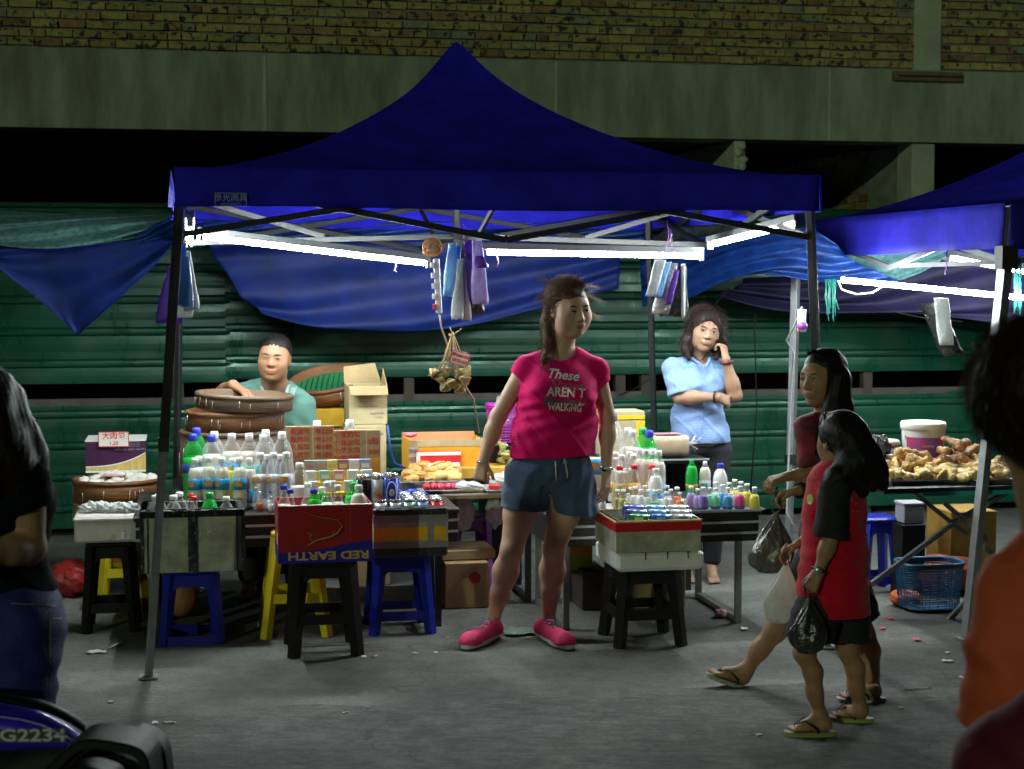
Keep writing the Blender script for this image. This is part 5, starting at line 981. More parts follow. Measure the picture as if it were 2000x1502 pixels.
# loaf of bread in a clear bag
t = thing('bread_loaf', 'long sliced loaf of bread in a clear bag on the taller black table', 'bread', tuple(base(1285, 1346, 9.02, .743)[0]), A); m = MB()
sec = [(-.0, 0), (.085, 0), (.092, .03), (.088, .10), (.07, .125), (.03, .132), (-.03, .132), (-.07, .125), (-.088, .10), (-.092, .03), (-.085, 0)]
m.at((0, .07, .004), rz=0)
def lf(u, v): p = [(-.095+.19*min(1, u), 0)]; a = 2*pi*v; x = -.10+.20*u; e_ = 1-.12*(abs(2*u-1)**6); return (x, .06*math.copysign(abs(cos(a))**.55, cos(a))*e_, .062+.06*math.copysign(abs(sin(a))**.55, sin(a))*e_)
m.grid(lf, 22, 28); m.add([lf(1, i/28) for i in range(28)], [tuple(range(28))]); m.add([lf(0, i/28) for i in range(28)], [tuple(range(27, -1, -1))]); m.build('loaf', mat('bread_crust', (.62, .42, .20), .7, var=.2, scale=8), t)
m = MB(); m.at((0, .07, .003)); m.grid(lambda u, v: tuple(Vector(lf(u, v))*1.04+Vector((0, 0, .002*sin(u*30+v*20)))), 24, 28); m.build('clear_wrap', clear('bread_bag', (1, .98, .95), .16, .1), t)
m = MB(); m.at((-.0, .07, .134), rz=0); m.box(-.085, .06, -.045, .045, 0, .0015); m.build('printed_top', mat('flower_print', (.75, .30, .12), .4, col2=(.45, .25, .5), scale=22), t)
m = MB(); R_ = random.Random(3)
for i in range(10): a = R_.uniform(-1, 1); m.tube([(.10, .07, .06), (.125, .07+.01*a, .075+.01*a), (.15+.02*abs(a), .07+.05*a, .07+R_.uniform(-.05, .06))], [.004, .004, .012], 5, flat=.3)
m.build('twisted_end', clear('bag_end', (.95, .95, 1), .4, .1, bcol=(.8, .8, .85)), t)
# under tables
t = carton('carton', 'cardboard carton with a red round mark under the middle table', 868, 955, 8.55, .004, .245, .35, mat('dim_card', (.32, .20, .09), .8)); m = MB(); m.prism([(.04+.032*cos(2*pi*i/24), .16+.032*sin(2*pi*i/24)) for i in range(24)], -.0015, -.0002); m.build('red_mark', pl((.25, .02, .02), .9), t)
carton('carton', 'flat open cardboard tray on top of the marked carton', 862, 968, 8.62, .25, .30, .3, kraft2)
t = carton('carton', 'green and white carton with black letters behind the right black stool', 1240, 1345, 8.55, .004, .27, .3, mat('card_c', (.33, .24, .13), .8)); m = MB(); m.box(-.02, .06, -.002, 0, .08, .22); m.build('green_panel', pl((.03, .20, .05)), t); text('OTL', .05, Vector((.03, -.004, .11)), FRONT, pl((.05, .03, .02)), 'lettering', t); 
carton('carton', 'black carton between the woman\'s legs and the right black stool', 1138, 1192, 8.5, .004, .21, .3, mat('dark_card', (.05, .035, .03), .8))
t = carton('carton', 'lime green and orange pack on a dark shelf under the right table', 1112, 1160, 8.6, .20, .36, .1, pl((.30, .42, .02))); m = MB(); m.box(-.06, .06, -.002, 0, .08, .12); m.build('orange_band', pl((.7, .22, .02)), t)
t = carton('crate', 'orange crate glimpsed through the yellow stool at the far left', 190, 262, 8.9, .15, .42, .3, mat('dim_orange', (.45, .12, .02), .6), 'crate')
blob('red_bag', 'dim red plastic bag on the ground left of the black stool', 'plastic bag', (*P(132, HZ, 8.9)[:2], .10), (.13, .1, .10), mat('dull_red_film', (.30, .02, .02), .35, bump=.8), 61, amp=.15)
blob('white_bag', 'limp white bag hanging under the tan table top, left', 'plastic bag', P(905, 1000, 8.75), (.06, .05, .10), bagw, 62, amp=.15); blob('white_bag', 'limp white bag hanging under the tan table top, right', 'plastic bag', P(966, 998, 8.75), (.05, .05, .09), bagw, 63, amp=.15)
blob('clay_pot', 'round brown clay pot on the ground behind the left blue stool', 'pot', (*P(345, HZ, 8.3)[:2], .12), (.09, .09, .11), mat('clay', (.36, .16, .07), .6), 64, amp=.02)
# ------------------------------------------------------------------ fried chicken stall
zk = .727
tray('left steel tray heaped with pale fried chicken', 1742, 1905, 8.02, zk, .44, steel, .022); tray('right steel tray of fried chicken beside the pole', 1908, 2050, 8.04, zk, .42, steel, .022)
ck = [mat('fried_chicken', (.62, .40, .16), .55, var=.5, scale=30, bump=1, bscale=60), mat('pale_fried_chicken', (.78, .52, .20), .55, var=.4, scale=30, bump=1, bscale=60), mat('dark_fried_chicken', (.36, .17, .07), .55, var=.5, scale=30, bump=1, bscale=60)]
def piece(kind, mt):
    s_ = SD((-.06, -.035, -.03), (.07, .035, .03), .005)
    if kind == 0: s_.cap((-.03, 0, 0), (.015, 0, 0), .024, .016, .02); s_.cap((.015, 0, 0), (.055, .004, 0), .010, .008, .01); s_.ell((.06, .004, 0), (.011, .014, .010), k=.006)
    elif kind == 1: s_.cap((-.035, -.008, 0), (.0, .01, 0), .017, .013, .01); s_.cap((0, .01, 0), (.04, -.012, .005), .012, .008, .01)
    else: s_.ell((-.01, 0, 0), (.042, .028, .018), k=.01); s_.ell((.03, .005, .004), (.022, .018, .012), k=.01)
    s_.noise(lambda X, Y, Z: .0022*np.sin(X*190+Y*110)*np.sin(Y*170+Z*150)); o, _ = s_.build('fried_piece', mt, None, 1); me = o.data; bpy.data.objects.remove(o); return me
pm = [[piece(k, m_) for m_ in ck] for k in range(3)]
R_ = random.Random(5)
def heap(n, px0, px1, Y0, Y1, z, hgt, kinds, mi, label, group):
    for i in range(n):
        u, v = R_.random(), R_.random(); Y = Y0+(Y1-Y0)*v; c = P(px0+(px1-px0)*u, HZ, Y); zz = z+.022+hgt*(i/n)*(1-abs(2*u-1)**2)*1.0
        o = bpy.data.objects.new('fried_chicken_piece', pm[R_.choice(kinds)][mi]); COL.objects.link(o); o.matrix_basis = Matrix.Translation((c.x, Y, zz)) @ Euler((R_.uniform(-.5, .5), R_.uniform(-.6, .6), R_.uniform(0, 6))).to_matrix().to_4x4() @ Matrix.Scale(1.22, 4); tag(o, label, 'fried chicken', group)
heap(32, 1752, 1905, 8.06, 8.32, zk, .04, (2, 2, 1), 1, 'pale golden fried chicken piece at the front of the left tray', 'pale fried pieces')
heap(34, 1738, 1850, 8.24, 8.5, zk, .11, (0, 0, 1), 0, 'brown drumstick in the heap at the left of the tray', 'brown drumsticks')
heap(34, 1820, 1925, 8.32, 8.6, zk+.02, .13, (1, 1, 0), 2, 'dark fried wing in the heap behind, below the bucket', 'dark fried wings')
heap(26, 1885, 1990, 8.08, 8.4, zk, .06, (2, 1), 0, 'golden brown fried piece in the right tray beside the pole', 'golden fried pieces')
t = thing('bucket', 'white plastic bucket with a red and blue label behind the chicken', 'bucket', tuple(base(1764, 1852, 8.58, .74)[0]), 0); m = MB(); m.lathe([(.095, 0), (.10, .01), (.112, .145), (.112, .15)], 32); m.build('wall', pl((.70, .68, .62), .4), t)
m = MB(); m.lathe([(.112, .145), (.118, .146), (.119, .165), (.114, .172), (.108, .166), (.10, .168), (.001, .168)], 32); m.build('lid', pl((.74, .72, .66), .4), t)
m = MB(); m.grid(lambda u, v: ((.1035+.009*v)*sin(-1.1+2.0*u), -(.1035+.009*v)*cos(-1.1+2.0*u), .03+.09*v), 12, 3); l = m.build('label', mat('bucket_label', (.62, .04, .04), .4, col2=(.08, .10, .5), scale=12), t)
text('shortening', .014, Vector((.0, -.114, .09)), FRONT, wht, 'lettering', t); m = MB(); m.tube([(-.11*cos(a), -.11*sin(a)*.4-.03, .15-.10*sin(a)) for a in [pi*i/10 for i in range(11)]], .0025, 5); m.build('handle', steel, t); t.matrix_basis = t.matrix_basis @ Matrix.Diagonal((1, 1, 1.45, 1))
t = thing('pot', 'wide pale pot with a lid left of the white bucket', 'pot', tuple(base(1690, 1762, 8.62, .74)[0]), 0); m = MB(); m.lathe([(.085, 0), (.092, .12)], 28); m.build('wall', steel, t); m = MB(); m.lathe([(.098, .12), (.10, .135), (.09, .15), (.001, .152)], 28); m.build('lid', pl((.66, .62, .5), .4), t)
blob('dark_bag', 'crumpled dark plastic bag left of the white bucket', 'plastic bag', P(1716, 872, 8.5), (.06, .06, .06), bagk, 71, amp=.25); m = MB(); q = P(1748, 862, 8.45); m.at((q.x, q.y, .80)); m.lathe([(.03, 0), (.05, .03), (.052, .032)], 20); tag(m.build('steel_bowl', steel), 'small steel bowl beside the white bucket', 'bowl')
lattice_basket('laundry_basket', 'blue plastic lattice basket on the ground under the chicken table', 1782, 1908, 8.42, .012, .25, pl((.008, .075, .17), .4), .88, 26, 9)
blob('orange_bag', 'orange bag lying on the ground left of the blue basket', 'bag', (*P(1778, HZ, 8.62)[:2], .045), (.085, .07, .045), mat('orange_sack', (.50, .10, .02), .5, bump=.5), 73, amp=.12)
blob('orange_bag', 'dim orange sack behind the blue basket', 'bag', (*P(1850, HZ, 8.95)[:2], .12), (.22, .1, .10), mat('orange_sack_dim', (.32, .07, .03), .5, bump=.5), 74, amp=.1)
carton('crate', 'small black crate carrying the white tub', 1768, 1818, 8.88, 0, .397, .14, blackpl, 'crate')
t = carton('tub', 'small white tub with a pale lid under the chicken table', 1772, 1814, 8.9, .40, .50, .12, pl((.26, .26, .28), .5), 'tub'); m = MB(); h = t['w']/2; m.box(-h-.006, h+.006, -.006, .126, .1005, .115, bev=.004); m.build('lid', pl((.34, .34, .38), .5), t)  # table's shade put into the grey colour of tub and lid
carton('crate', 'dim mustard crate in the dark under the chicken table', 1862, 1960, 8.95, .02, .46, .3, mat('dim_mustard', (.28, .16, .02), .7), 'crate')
# ------------------------------------------------------------------ litter
def litter(label, px, py, w_, d_, c, rz=0, n='litter_scrap', hgt=.006):
    q = G(px, py, 0.004); m = MB(); m.at((q.x, q.y, .0045), rz=rz); R2 = random.Random(px)
    m.grid(lambda u, v: (w_*(u-.5)*(1+.15*sin(v*5)), d_*(v-.5)*(1+.2*sin(u*6)), .001+hgt*abs(sin(u*5+v*4+px))), 6, 4); tag(m.build(n, pl(c, .6), solid=.001), label, 'litter')
litter('pale crumpled wrapper lying flat left of the front tent leg', 190, 1274, .085, .05, (.62, .66, .66), n='wrapper'); litter('thin white straw lying behind the pale wrapper', 229, 1260, .012, .16, (.55, .57, .55), -.2, 'straw')
litter('white scrap near the shadow of the front left tent leg', 303, 1413, .022, .03, (.8, .8, .8)); litter('curled grey straw right of the white scrap', 331, 1413, .05, .012, (.45, .47, .42), 0, 'straw')
litter('small white scrap beneath the right front leg of the middle black stool', 711, 1284, .02, .03, (.8, .8, .8)); litter('tiny red scrap near the black stool\'s right leg', 727, 1282, .014, .02, (.5, .08, .04)); litter('tiny white scrap left of the pink shoes', 851, 1276, .02, .02, (.75, .75, .72))
litter('tiny yellow scrap on the ground before the blue stool', 875, 1247, .012, .03, (.4, .35, .08)); litter('clear flattened bag on the ground between the two shoes', 1015, 1235, .14, .16, (.20, .26, .23), n='flat_bag', hgt=.012); litter('white disc of plastic between the shoes', 1002, 1240, .03, .04, (.6, .6, .55))
litter('tiny yellow green scrap left of the right pink shoe', 1033, 1247, .03, .02, (.45, .5, .05)); litter('white bottle cap on the ground right of the table leg', 1454, 1229, .034, .05, (.75, .75, .75), n='dropped_lid'); 
blob('pink_tissue', 'crumpled pink tissue inside the right table\'s foot rail', 'tissue', G(1408, 1198, .02), (.032, .04, .022), pl((.75, .35, .5), .7), 80, 12, .25)
litter('pink scrap on the ground under the chicken table', 1740, 1209, .03, .04, (.6, .08, .18)); litter('brighter pink scrap in front of the blue basket', 1790, 1250, .035, .05, (.7, .1, .2)); litter('small pink scrap beside the girls\' path', 1724, 1228, .028, .04, (.7, .05, .2)); litter('white rectangular scrap right of the girls', 1850, 1292, .05, .03, (.7, .7, .68)); litter('white scrap near the orange shirted person', 1851, 1276, .02, .02, (.7, .7, .68)); litter('thin twig in front of the chicken stall', 1790, 1347, .12, .01, (.2, .13, .08), .2, 'twig')
litter('white torn plastic strip at the picture\'s right on the ground', 1886, 1326, .03, .06, (.55, .55, .55), .6); litter('tiny white speck left of the woman in jeans\' shadow', 110, 1290, .03, .015, (.5, .35, .08), 0)

R_ = random.Random(77)
for i in range(12):
    px = R_.choice((R_.uniform(60, 880), R_.uniform(1180, 1880))); py = R_.uniform(1215, 1440)
    litter('tiny pale speck of litter on the asphalt', int(px), int(py), R_.uniform(.008, .02), R_.uniform(.01, .03), R_.choice(((.5, .5, .48), (.35, .3, .2), (.55, .5, .4), (.3, .32, .3))), R_.uniform(0, 3), 'litter_speck', .003)
for o in [x for x in bpy.data.objects if x.name.startswith('litter_speck')]: o['group'] = 'specks of litter on the asphalt'
# ------------------------------------------------------------------ people
skin_a = mat('skin_fair', (.55, .335, .235), .5, var=.10, scale=9, bump=.12, bscale=120, sss=.12, spec=.4); skin_b = mat('skin_ruddy', (.48, .27, .16), .5, var=.12, scale=9, bump=.15, bscale=120, sss=.12, spec=.45)
skin_c = mat('skin_tan', (.36, .20, .11), .5, var=.12, scale=9, bump=.12, bscale=120, sss=.12, spec=.4)
lipm = pl((.30, .09, .08), .4); lipl = pl((.36, .13, .09), .45); eyew = pl((.60, .58, .55), .25); eyek = pl((.012, .008, .006), .15); browm = pl((.035, .022, .018), .8)
def hairmat(n, c, c2, r=.5): return mat(n, c, r, scale=60, col2=c2, bump=.35, bscale=160, stretch=(1, 1, .12), spec=.22)
hblack = hairmat('black_hair', (.004, .0035, .0035), (.010, .008, .007)); hbrown = hairmat('brown_hair', (.045, .020, .012), (.16, .075, .035)); hdark = hairmat('dark_hair', (.008, .005, .005), (.026, .013, .011))
def HR(yaw, pitch=0, roll=0): return (Matrix.Rotation(radians(yaw), 3, 'Z') @ Matrix.Rotation(radians(pitch), 3, 'X') @ Matrix.Rotation(radians(roll), 3, 'Y'))
def head(sd, c, R, s=1.0, fat=1.0, ears=True):
    L = lambda x, y, z: Vector(c)+R @ Vector((x*s, y*s, z*s)); E = lambda p, r, k=.02, op='add': sd.ell(L(*p), [q*s for q in r], R, k*s, op); C = lambda a, b, ra, rb, k=.01, op='add': sd.cap(L(*a), L(*b), ra*s, rb*s, k*s, op)
    E((0, .014, .032), (.076, .093, .085)); E((0, -.025, -.035), (.059*fat, .062, .080), .03); E((0, -.03, .01), (.068, .05, .05), .03); E((0, -.057, -.096), (.025*fat, .024, .020), .03)
    for i in (-1, 1):
        E((i*.036*fat, -.050, -.030), (.030*fat, .030, .034), .03); E((i*.037*fat, -.02, -.070), (.022*fat, .035, .028), .03)
    C((-.034, -.074, .022), (.034, -.074, .022), .012, .012, .02)
    for i in (-1, 1): E((i*.031, -.094, .002), (.019, .013, .010), .014, 'sub'); E((i*.031, -.076, .001), (.018, .013, .012), .008)
    C((0, -.080, .012), (0, -.100, -.028), .008, .0115, .012)
    for i in (-1, 1): E((i*.012, -.094, -.033), (.009, .010, .008), .008)
    E((0, -.082, -.060), (.026, .012, .014), .012); C((-.018, -.086, -.0575), (.018, -.086, -.0575), .0065, .0065, .006); C((-.015, -.085, -.070), (.015, -.085, -.070), .0072, .0072, .006)
    if ears:
        for i in (-1, 1): E((i*.073, .012, -.006), (.010, .017, .030), .008); E((i*.081, .008, -.004), (.004, .009, .018), .004, 'sub')
def face(bv, c, R, s, parent, lips=None, eye_open=1.0, dz=0.0, iris=0, brow=1.0, mouth=1.0):
    L = lambda x, y, z: Vector(c)+R @ Vector((x*s, y*s, z*s)); fwd = R @ Vector((0, 1, 0))
    def S_(x, z, o=.0008):
        h = bv.ray_cast(L(x, -.25, z), fwd)
        p = h[0] if h[0] else L(x, -.09, z); return p-fwd*o
    for i in (-1, 1):
        m = MB(); ex = i*.031; xs_ = [-.013, -.008, -.003, .003, .008, .013]; n = len(xs_)
        up = [S_(ex+x*1.0, .0015+eye_open*.0052*(1-(x/.013)**2)**.6+i*x*.09, .0012) for x in xs_]; lo = [S_(ex+x, .0005-eye_open*.0030*(1-(x/.013)**2)**.6+i*x*.09, .0012) for x in xs_]
        m.add(up+lo, [(k, n+k, n+k+1, k+1) for k in range(n-1)]); e_ = m.build('eye', eyew, parent, world=True)
        m = MB(); q = S_(ex+iris, .002, .0022); m.add([q+(R @ Vector((cos(a)*.0054*s, 0, sin(a)*.0050*s*min(1, eye_open*.9)))) for a in [2*pi*k/12 for k in range(12)]], [tuple(range(12))]); m.build('iris', eyek, e_, world=True)
        m = MB(); m.tube([p-fwd*.001 for p in up], [.0010*s, .0020*s, .0024*s, .0024*s, .0020*s, .0012*s], 5); m.build('eyelashes', eyek, e_, world=True)
        m = MB(); m.tube([S_(ex+x, .021+dz+.004*(1-((x-i*.003)/.018)**2), -.0004) for x in (-.016, -.010, -.004, .003, .010, .016)], [.0008*s*brow, .002*s*brow, .0024*s*brow, .0024*s*brow, .0018*s*brow, .0008*s*brow], 5, flat=1.3); m.build('eyebrow', browm, parent, world=True)
    lm = lips or lipl
    m = MB(); xs_ = [-.021, -.014, -.007, 0, .007, .014, .021]
    m.tube([S_(x*mouth, -.0585+.0016*(1-abs(abs(x)/.010-1)), -.0018) for x in xs_], [.0006*s, .0021*s, .0027*s, .0024*s, .0027*s, .0021*s, .0006*s], 6); m.tube([S_(x*mouth*.9, -.0685, -.0022) for x in xs_], [.0006*s, .0024*s, .0034*s, .0037*s, .0034*s, .0024*s, .0006*s], 6); l = m.build('lips', lm, parent, world=True)
    m = MB(); m.tube([S_(x*mouth*1.03, -.0632-.001*abs(x)/.02, .0006) for x in xs_], [.0005*s]+[.0010*s]*5+[.0005*s], 5); m.build('mouth_line', pl((.07, .02, .02)), l, world=True)
    m = MB()
    for i in (-1, 1): q = S_(i*.0065, -.0385, .0); m.ell((0, 0, 0), (.0028*s, .002*s, .0016*s), 8); k = len(m.v)-0; 
    for idx, v in enumerate(m.v): pass
    m = MB()
    for i in (-1, 1): q = S_(i*.0068, -.0385, -.0004); m.ell(q, (.0026*s, .0026*s, .0016*s), 8)
    m.build('nostrils', pl((.08, .03, .02)), parent, world=True)
def hand(sd, wr, d, nrm, side, curl=(20, 25, 20), s=1.0, thumb=30, spread=6, r=.0083):
    """palm from the wrist along d, palm facing nrm, thumb on the side (side*(d x nrm)); curl bends the three joints of each finger"""
    d = Vector(d).normalized(); nrm = (Vector(nrm)-d*Vector(nrm).dot(d)).normalized(); lat = d.cross(nrm)*side; wr = Vector(wr)
    k = .008*s
    for j, o in enumerate((.026, .009, -.009, -.025)): sd.cap(wr+lat*o*s*.55, wr+(d*.082+lat*o)*s, .0135*s, .0115*s, .014*s)
    for j, (o, ln) in enumerate(((.028, .92), (.0095, 1.0), (-.0095, .93), (-.027, .74))):
        p = wr+(d*.080+lat*o)*s; f = (d+lat*math.tan(radians((1.5-j)*spread*.6))).normalized(); c = 0
        for q, (L_, cu) in enumerate(zip((.043, .026, .021), curl)):
            c += cu*(1+.10*(j-1)); a = radians(c); v = (f*cos(a)+nrm*sin(a)).normalized(); e_ = p+v*L_*ln*s; rr = (r, r*.92, r*.82)[q]*s; sd.cap(p, e_, rr*1.02, rr*.92, .0028*s); p = e_
    p = wr+(d*.018+lat*.024+nrm*.006)*s; v = (d*cos(radians(thumb))+lat*sin(radians(thumb))+nrm*.35).normalized(); e_ = p+v*.040*s; sd.cap(p, e_, .0125*s, .0100*s, .010*s); v2 = (v+d*.5+nrm*.25).normalized(); sd.cap(e_, e_+v2*.030*s, .0098*s, .0080*s, .003*s)
def body(joints, lo, hi, vox=.005): return SD(lo, hi, vox)
def apply(sd, prims, off=0):
    for p in prims:
        if p[0] == 'e': sd.ell(p[1], [q+off for q in p[2]], p[3] if len(p) > 3 and p[3] is not None else None, p[4] if len(p) > 4 else .04)
        else: sd.cap(p[1], p[2], p[3]+off, p[4]+off, p[5] if len(p) > 5 else .04, fl=p[6] if len(p) > 6 else None)
def bounds(pts, pad): a = np.array([tuple(p) for p in pts]); return a.min(0)-pad, a.max(0)+pad
def folds(amp, f, d=(0, 0, 1), ph=0):     # soft cloth folds
    def fn(X, Y, Z): return amp*(np.sin(f*(X*.6+Z*.8*d[2])+6*np.sin(9*X+5*Z+ph)+ph)*np.cos(f*.45*(Z-X*.5)+ph*2+Y*14)+.45*np.sin(f*2.1*(X*.4-Z*.9)+4*np.sin(13*Z+ph)))+amp*.9*(np.clip(1-np.abs(np.sin(f*.33*(X*.8+Z+.5*Y)+2.2*np.sin(7*X+4*Z+ph)+ph))*2.2, 0, 1))**1.5*-1
    return fn
def strands(name, guides, n, r, m_, parent, seed=0, jit=.006, lat=None):
    R_ = random.Random(seed); m = MB()
    for k in range(n):
        g, sp, ex = guides[k % len(guides)]; o = Vector((R_.gauss(0, 1), R_.gauss(0, 1), R_.gauss(0, .4)))*sp; N = len(g); cut = R_.uniform(.75, 1.0)
        pts = []; w1 = Vector((R_.gauss(0, 1), R_.gauss(0, 1), R_.gauss(0, .5)))*ex
        for i in range(9):
            t_ = cut*i/8; x = t_*(N-1); a = min(N-2, int(x)); f = x-a; p = Vector(g[a]).lerp(Vector(g[a+1]), f); pts.append(p+o*(.55+.7*t_)+w1*t_*t_+Vector((R_.gauss(0, 1), R_.gauss(0, 1), 0))*jit*.25*t_)
        m.tube(pts, [r, r, r, r, r*.95, r*.9, r*.75, r*.55, r*.2], 4)
    return m.build(name, m_, parent, world=True)
def fuzz(name, c, R, s, radii, n, L_, r, m_, parent, keep=lambda x, y, z: True, flow=(0, .3, -1), seed=0, off=(0, .02, .036), out=.25):
    R_ = random.Random(seed); m = MB()
    for _ in range(n):
        q = Vector((R_.gauss(0, 1), R_.gauss(0, 1), R_.gauss(0, 1))).normalized(); p = Vector((q.x*radii[0], q.y*radii[1], q.z*radii[2])); a = p+Vector(off)
        if not keep(a.x, a.y, a.z): continue
        fl = Vector(flow)+Vector((R_.gauss(0, .35), R_.gauss(0, .35), R_.gauss(0, .2))); fl = (fl-q*fl.dot(q)).normalized(); l = L_*R_.uniform(.5, 1.2); pts = [a-q*.004, a+(fl*.33+q*out*.2)*l, a+(fl*.66+q*out*.35)*l, a+(fl+q*out*.3+Vector((0, 0, -.15)))*l]
        m.tube([Vector(c)+R @ (x*s) for x in pts], [r, r, r*.8, r*.3], 3)
    return m.build(name, m_, parent, world=True)
def person(label, loc, group=None): return thing('person', label, 'person', tuple(loc), 0, group)
vn = Vector
def shoe(parent, heel, toe, up, mid, out, lace, w=.045):
    heel = vn(heel); toe = vn(toe); d = (toe-heel); L_ = d.length; d.normalize(); lt = vn((-d.y, d.x, 0)); a = heel; 
    lo, hi = bounds([heel, toe, heel+vn((0, 0, .12))], .08); Z_ = vn((0, 0, 1)); sd = SD(lo, hi, .004)
    sd.cap(a+d*.03+Z_*.05, a+d*(L_-.06)+Z_*.035, w*.9, w*.98, .02); sd.ell(a+d*(L_-.055)+Z_*.03, (w*1.1, w*1.1, .040), None, .03); sd.cap(a+d*.03+Z_*.05, a+d*.06+Z_*.085, .040, .036, .03); sd.cap(a+d*.09+Z_*.075, a+d*.15+Z_*.055, .028, .028, .03)
    sd.plane(a+Z_*.024, (0, 0, -1)); sd.plane(a+Z_*.098+d*.05, (d.x*-.15, d.y*-.15, 1)); sd.cap(a+d*.055+Z_*.14, a+d*.06+Z_*.075, .030, .026, .006, 'sub'); sh, bv = sd.build('shoe', up, parent, 2)
    for nm, z0, z1, g_, mt in (('midsole', .010, .027, 1.05, mid), ('outsole', .0045, .0115, 1.02, out)):
        m = MB(); n = 28; prof = []
        for i in range(n):
            t_ = 2*pi*i/n; c_ = cos(t_); ww = w*(.80 if c_ < 0 else 1.0)*g_; prof.append(a+d*(L_/2-.005+(L_/2+.006)*math.copysign(abs(c_)**.75, c_))+lt*ww*math.copysign(abs(sin(t_))**.8, sin(t_)))
        m.add([p+Z_*z0 for p in prof]+[p+Z_*z1 for p in prof], [tuple(range(n-1, -1, -1)), tuple(range(n, 2*n))]+[(i, (i+1) % n, n+(i+1) % n, n+i) for i in range(n)]); m.build(nm, mt, sh, world=True)
    m = MB()
    for i in range(5):
        t_ = .10+.022*i; pts = []
        for q in (-1, -.5, 0, .5, 1):
            h = bv.ray_cast(a+d*(t_*1.0+.006*q*(1 if i % 2 else -1))+lt*q*.022+Z_*.3, vn((0, 0, -1))); pts.append((h[0] if h[0] else a+d*t_+Z_*.06)+Z_*.002)
        m.tube(pts, .0028, 5)
    h = a+d*.095+Z_*.106
    for q in (-1, 1): m.tube([h, h+lt*q*.02+Z_*.008, h+lt*q*.032, h+lt*q*.016-Z_*.008+d*.012, h], .0025, 5); m.tube([h, h+lt*q*.02+d*.03-Z_*.012, h+lt*q*.028+d*.045-Z_*.02], .0022, 5)
    m.build('laces', lace, sh, world=True)
# ---- woman in pink --------------------------------------------------------------------------------------------
Y0 = 7.80
def J(px, py, dy=0): return P(px, py, Y0+dy)
WP = person('tall woman in a pink T-shirt, denim shorts and pink trainers standing before the stall', (J(1040, 1270).x, Y0, 0))
c_h = J(1112, 604, -.02); Rh = HR(29, 6, -3); nb = J(1096, 690, .02); sl_, sr_ = J(1027, 720, .02), J(1163, 721, .03)
tor = [('e', J(1092, 752), (.165, .115, .125)), ('e', J(1060, 776, -.075), (.075, .070, .072)), ('e', J(1128, 776, -.072), (.073, .070, .072)), ('e', J(1086, 842, -.02), (.168, .135, .13)), ('e', J(1078, 905, 0), (.178, .135, .12)),
       ('c', J(1066, 706, .02), sl_, .046, .045), ('c', J(1126, 706, .02), sr_, .046, .045), ('c', nb+vn((0, 0, -.03)), J(1092, 742), .062, .10)]
hipL, hipR = J(1030, 935), J(1118, 935, .02); knL, knR = J(1000, 1072, -.03), J(1083, 1070, .0); anL, anR = J(962, 1214, .07), J(1071, 1210, .07)
elL, wrL = J(972, 815, .02), J(943, 902, -.04); elR, wrR = J(1187, 815, .06), J(1184, 920, .03)
lo, hi = bounds([J(920, 545), J(1210, 1275)], .02); lo[1] = Y0-.26; hi[1] = Y0+.22
sd = SD(lo, hi, .0048); head(sd, c_h, Rh, 1.10, 1.16); sd.cap(c_h+Rh @ vn((0, .022, -.07)), nb, .052, .058, .03); apply(sd, tor)
for a, b, c_, r1, r2, r3 in ((sl_, elL, wrL, .049, .038, .025), (sr_, elR, wrR, .047, .038, .025)): sd.cap(a, b, r1, r2, .04); sd.cap(b, b.lerp(c_, .35), r2, r2*.97, .02); sd.cap(b.lerp(c_, .3), c_, r2*.97, r3, .03)
for a, b, c_ in ((hipL, knL, anL), (hipR, knR, anR)):
    sd.cap(a, a.lerp(b, .5), .092, .080, .04); sd.cap(a.lerp(b, .4), b, .080, .054, .02); sd.ell(b+vn((0, -.02, .005)), (.044, .048, .052), None, .02); m_ = b.lerp(c_, .32)+vn((.0, .028, 0)); sd.cap(b, m_, .050, .060, .02); sd.cap(m_, b.lerp(c_, .62), .060, .046, .03); sd.cap(b.lerp(c_, .6), c_, .045, .030, .02)
for c_, a, b in ((anL, G(970, 1245), G(907, 1272)), (anR, G(1056, 1243), G(1113, 1272))): f = (b-a).normalized(); q = a+f*.05+vn((0, 0, .05)); sd.cap(c_, q, .036, .030, .02); sd.cap(q, a+f*.16+vn((0, 0, .036)), .028, .020, .02)
hand(sd, wrL, (J(934, 945, -.07)-wrL), (.35, .8, 0), 1, (85, 95, 60), .98, 40); hand(sd, wrR, (J(1182, 990, .0)-wrR), (-.75, .55, 0), 1, (16, 22, 18), .98, 18)
bod, bv = sd.build('body', skin_a, WP, 2); face(bv, c_h, Rh, 1.11, WP, lipm, .85, 0, .003, 1.25)
# T-shirt
pink = mat('pink_jersey', (.64, .004, .125), .8, spec=.15, var=.10, scale=4, bump=.25, bscale=70, sheen=0)
sd = SD((lo[0], lo[1], J(0, 905).z), (hi[0], hi[1], J(0, 655).z), .005); apply(sd, tor, .012)
sd.ell(J(1080, 890, 0), (.188, .148, .10), None, .05); sd.ell(J(1070, 845, -.03), (.172, .14, .12), None, .05); sd.cap(J(1044, 775), J(1042, 880), .080, .090, .05); sd.cap(J(1129, 775), J(1124, 880), .080, .090, .05)
sd.noise(folds(.0062, 36, ph=1.2)); sd.noise(lambda X, Y, Z: .004*np.sin(26*(Z*1.2+X*.9))*np.exp(-((Z-J(0, 820).z)/.10)**2))
sd.plane(J(1080, 889), (.05, 0, -1)); dl = (elL-sl_).normalized(); sd.sleeve(sl_, elL, .060, .062, sl_+dl*.055, (dl.x*.75-.35, dl.y, dl.z)); dr = (elR-sr_).normalized(); sd.sleeve(sr_, elR, .058, .060, sr_+dr*.085, (dr.x*.8+.45, dr.y, dr.z))
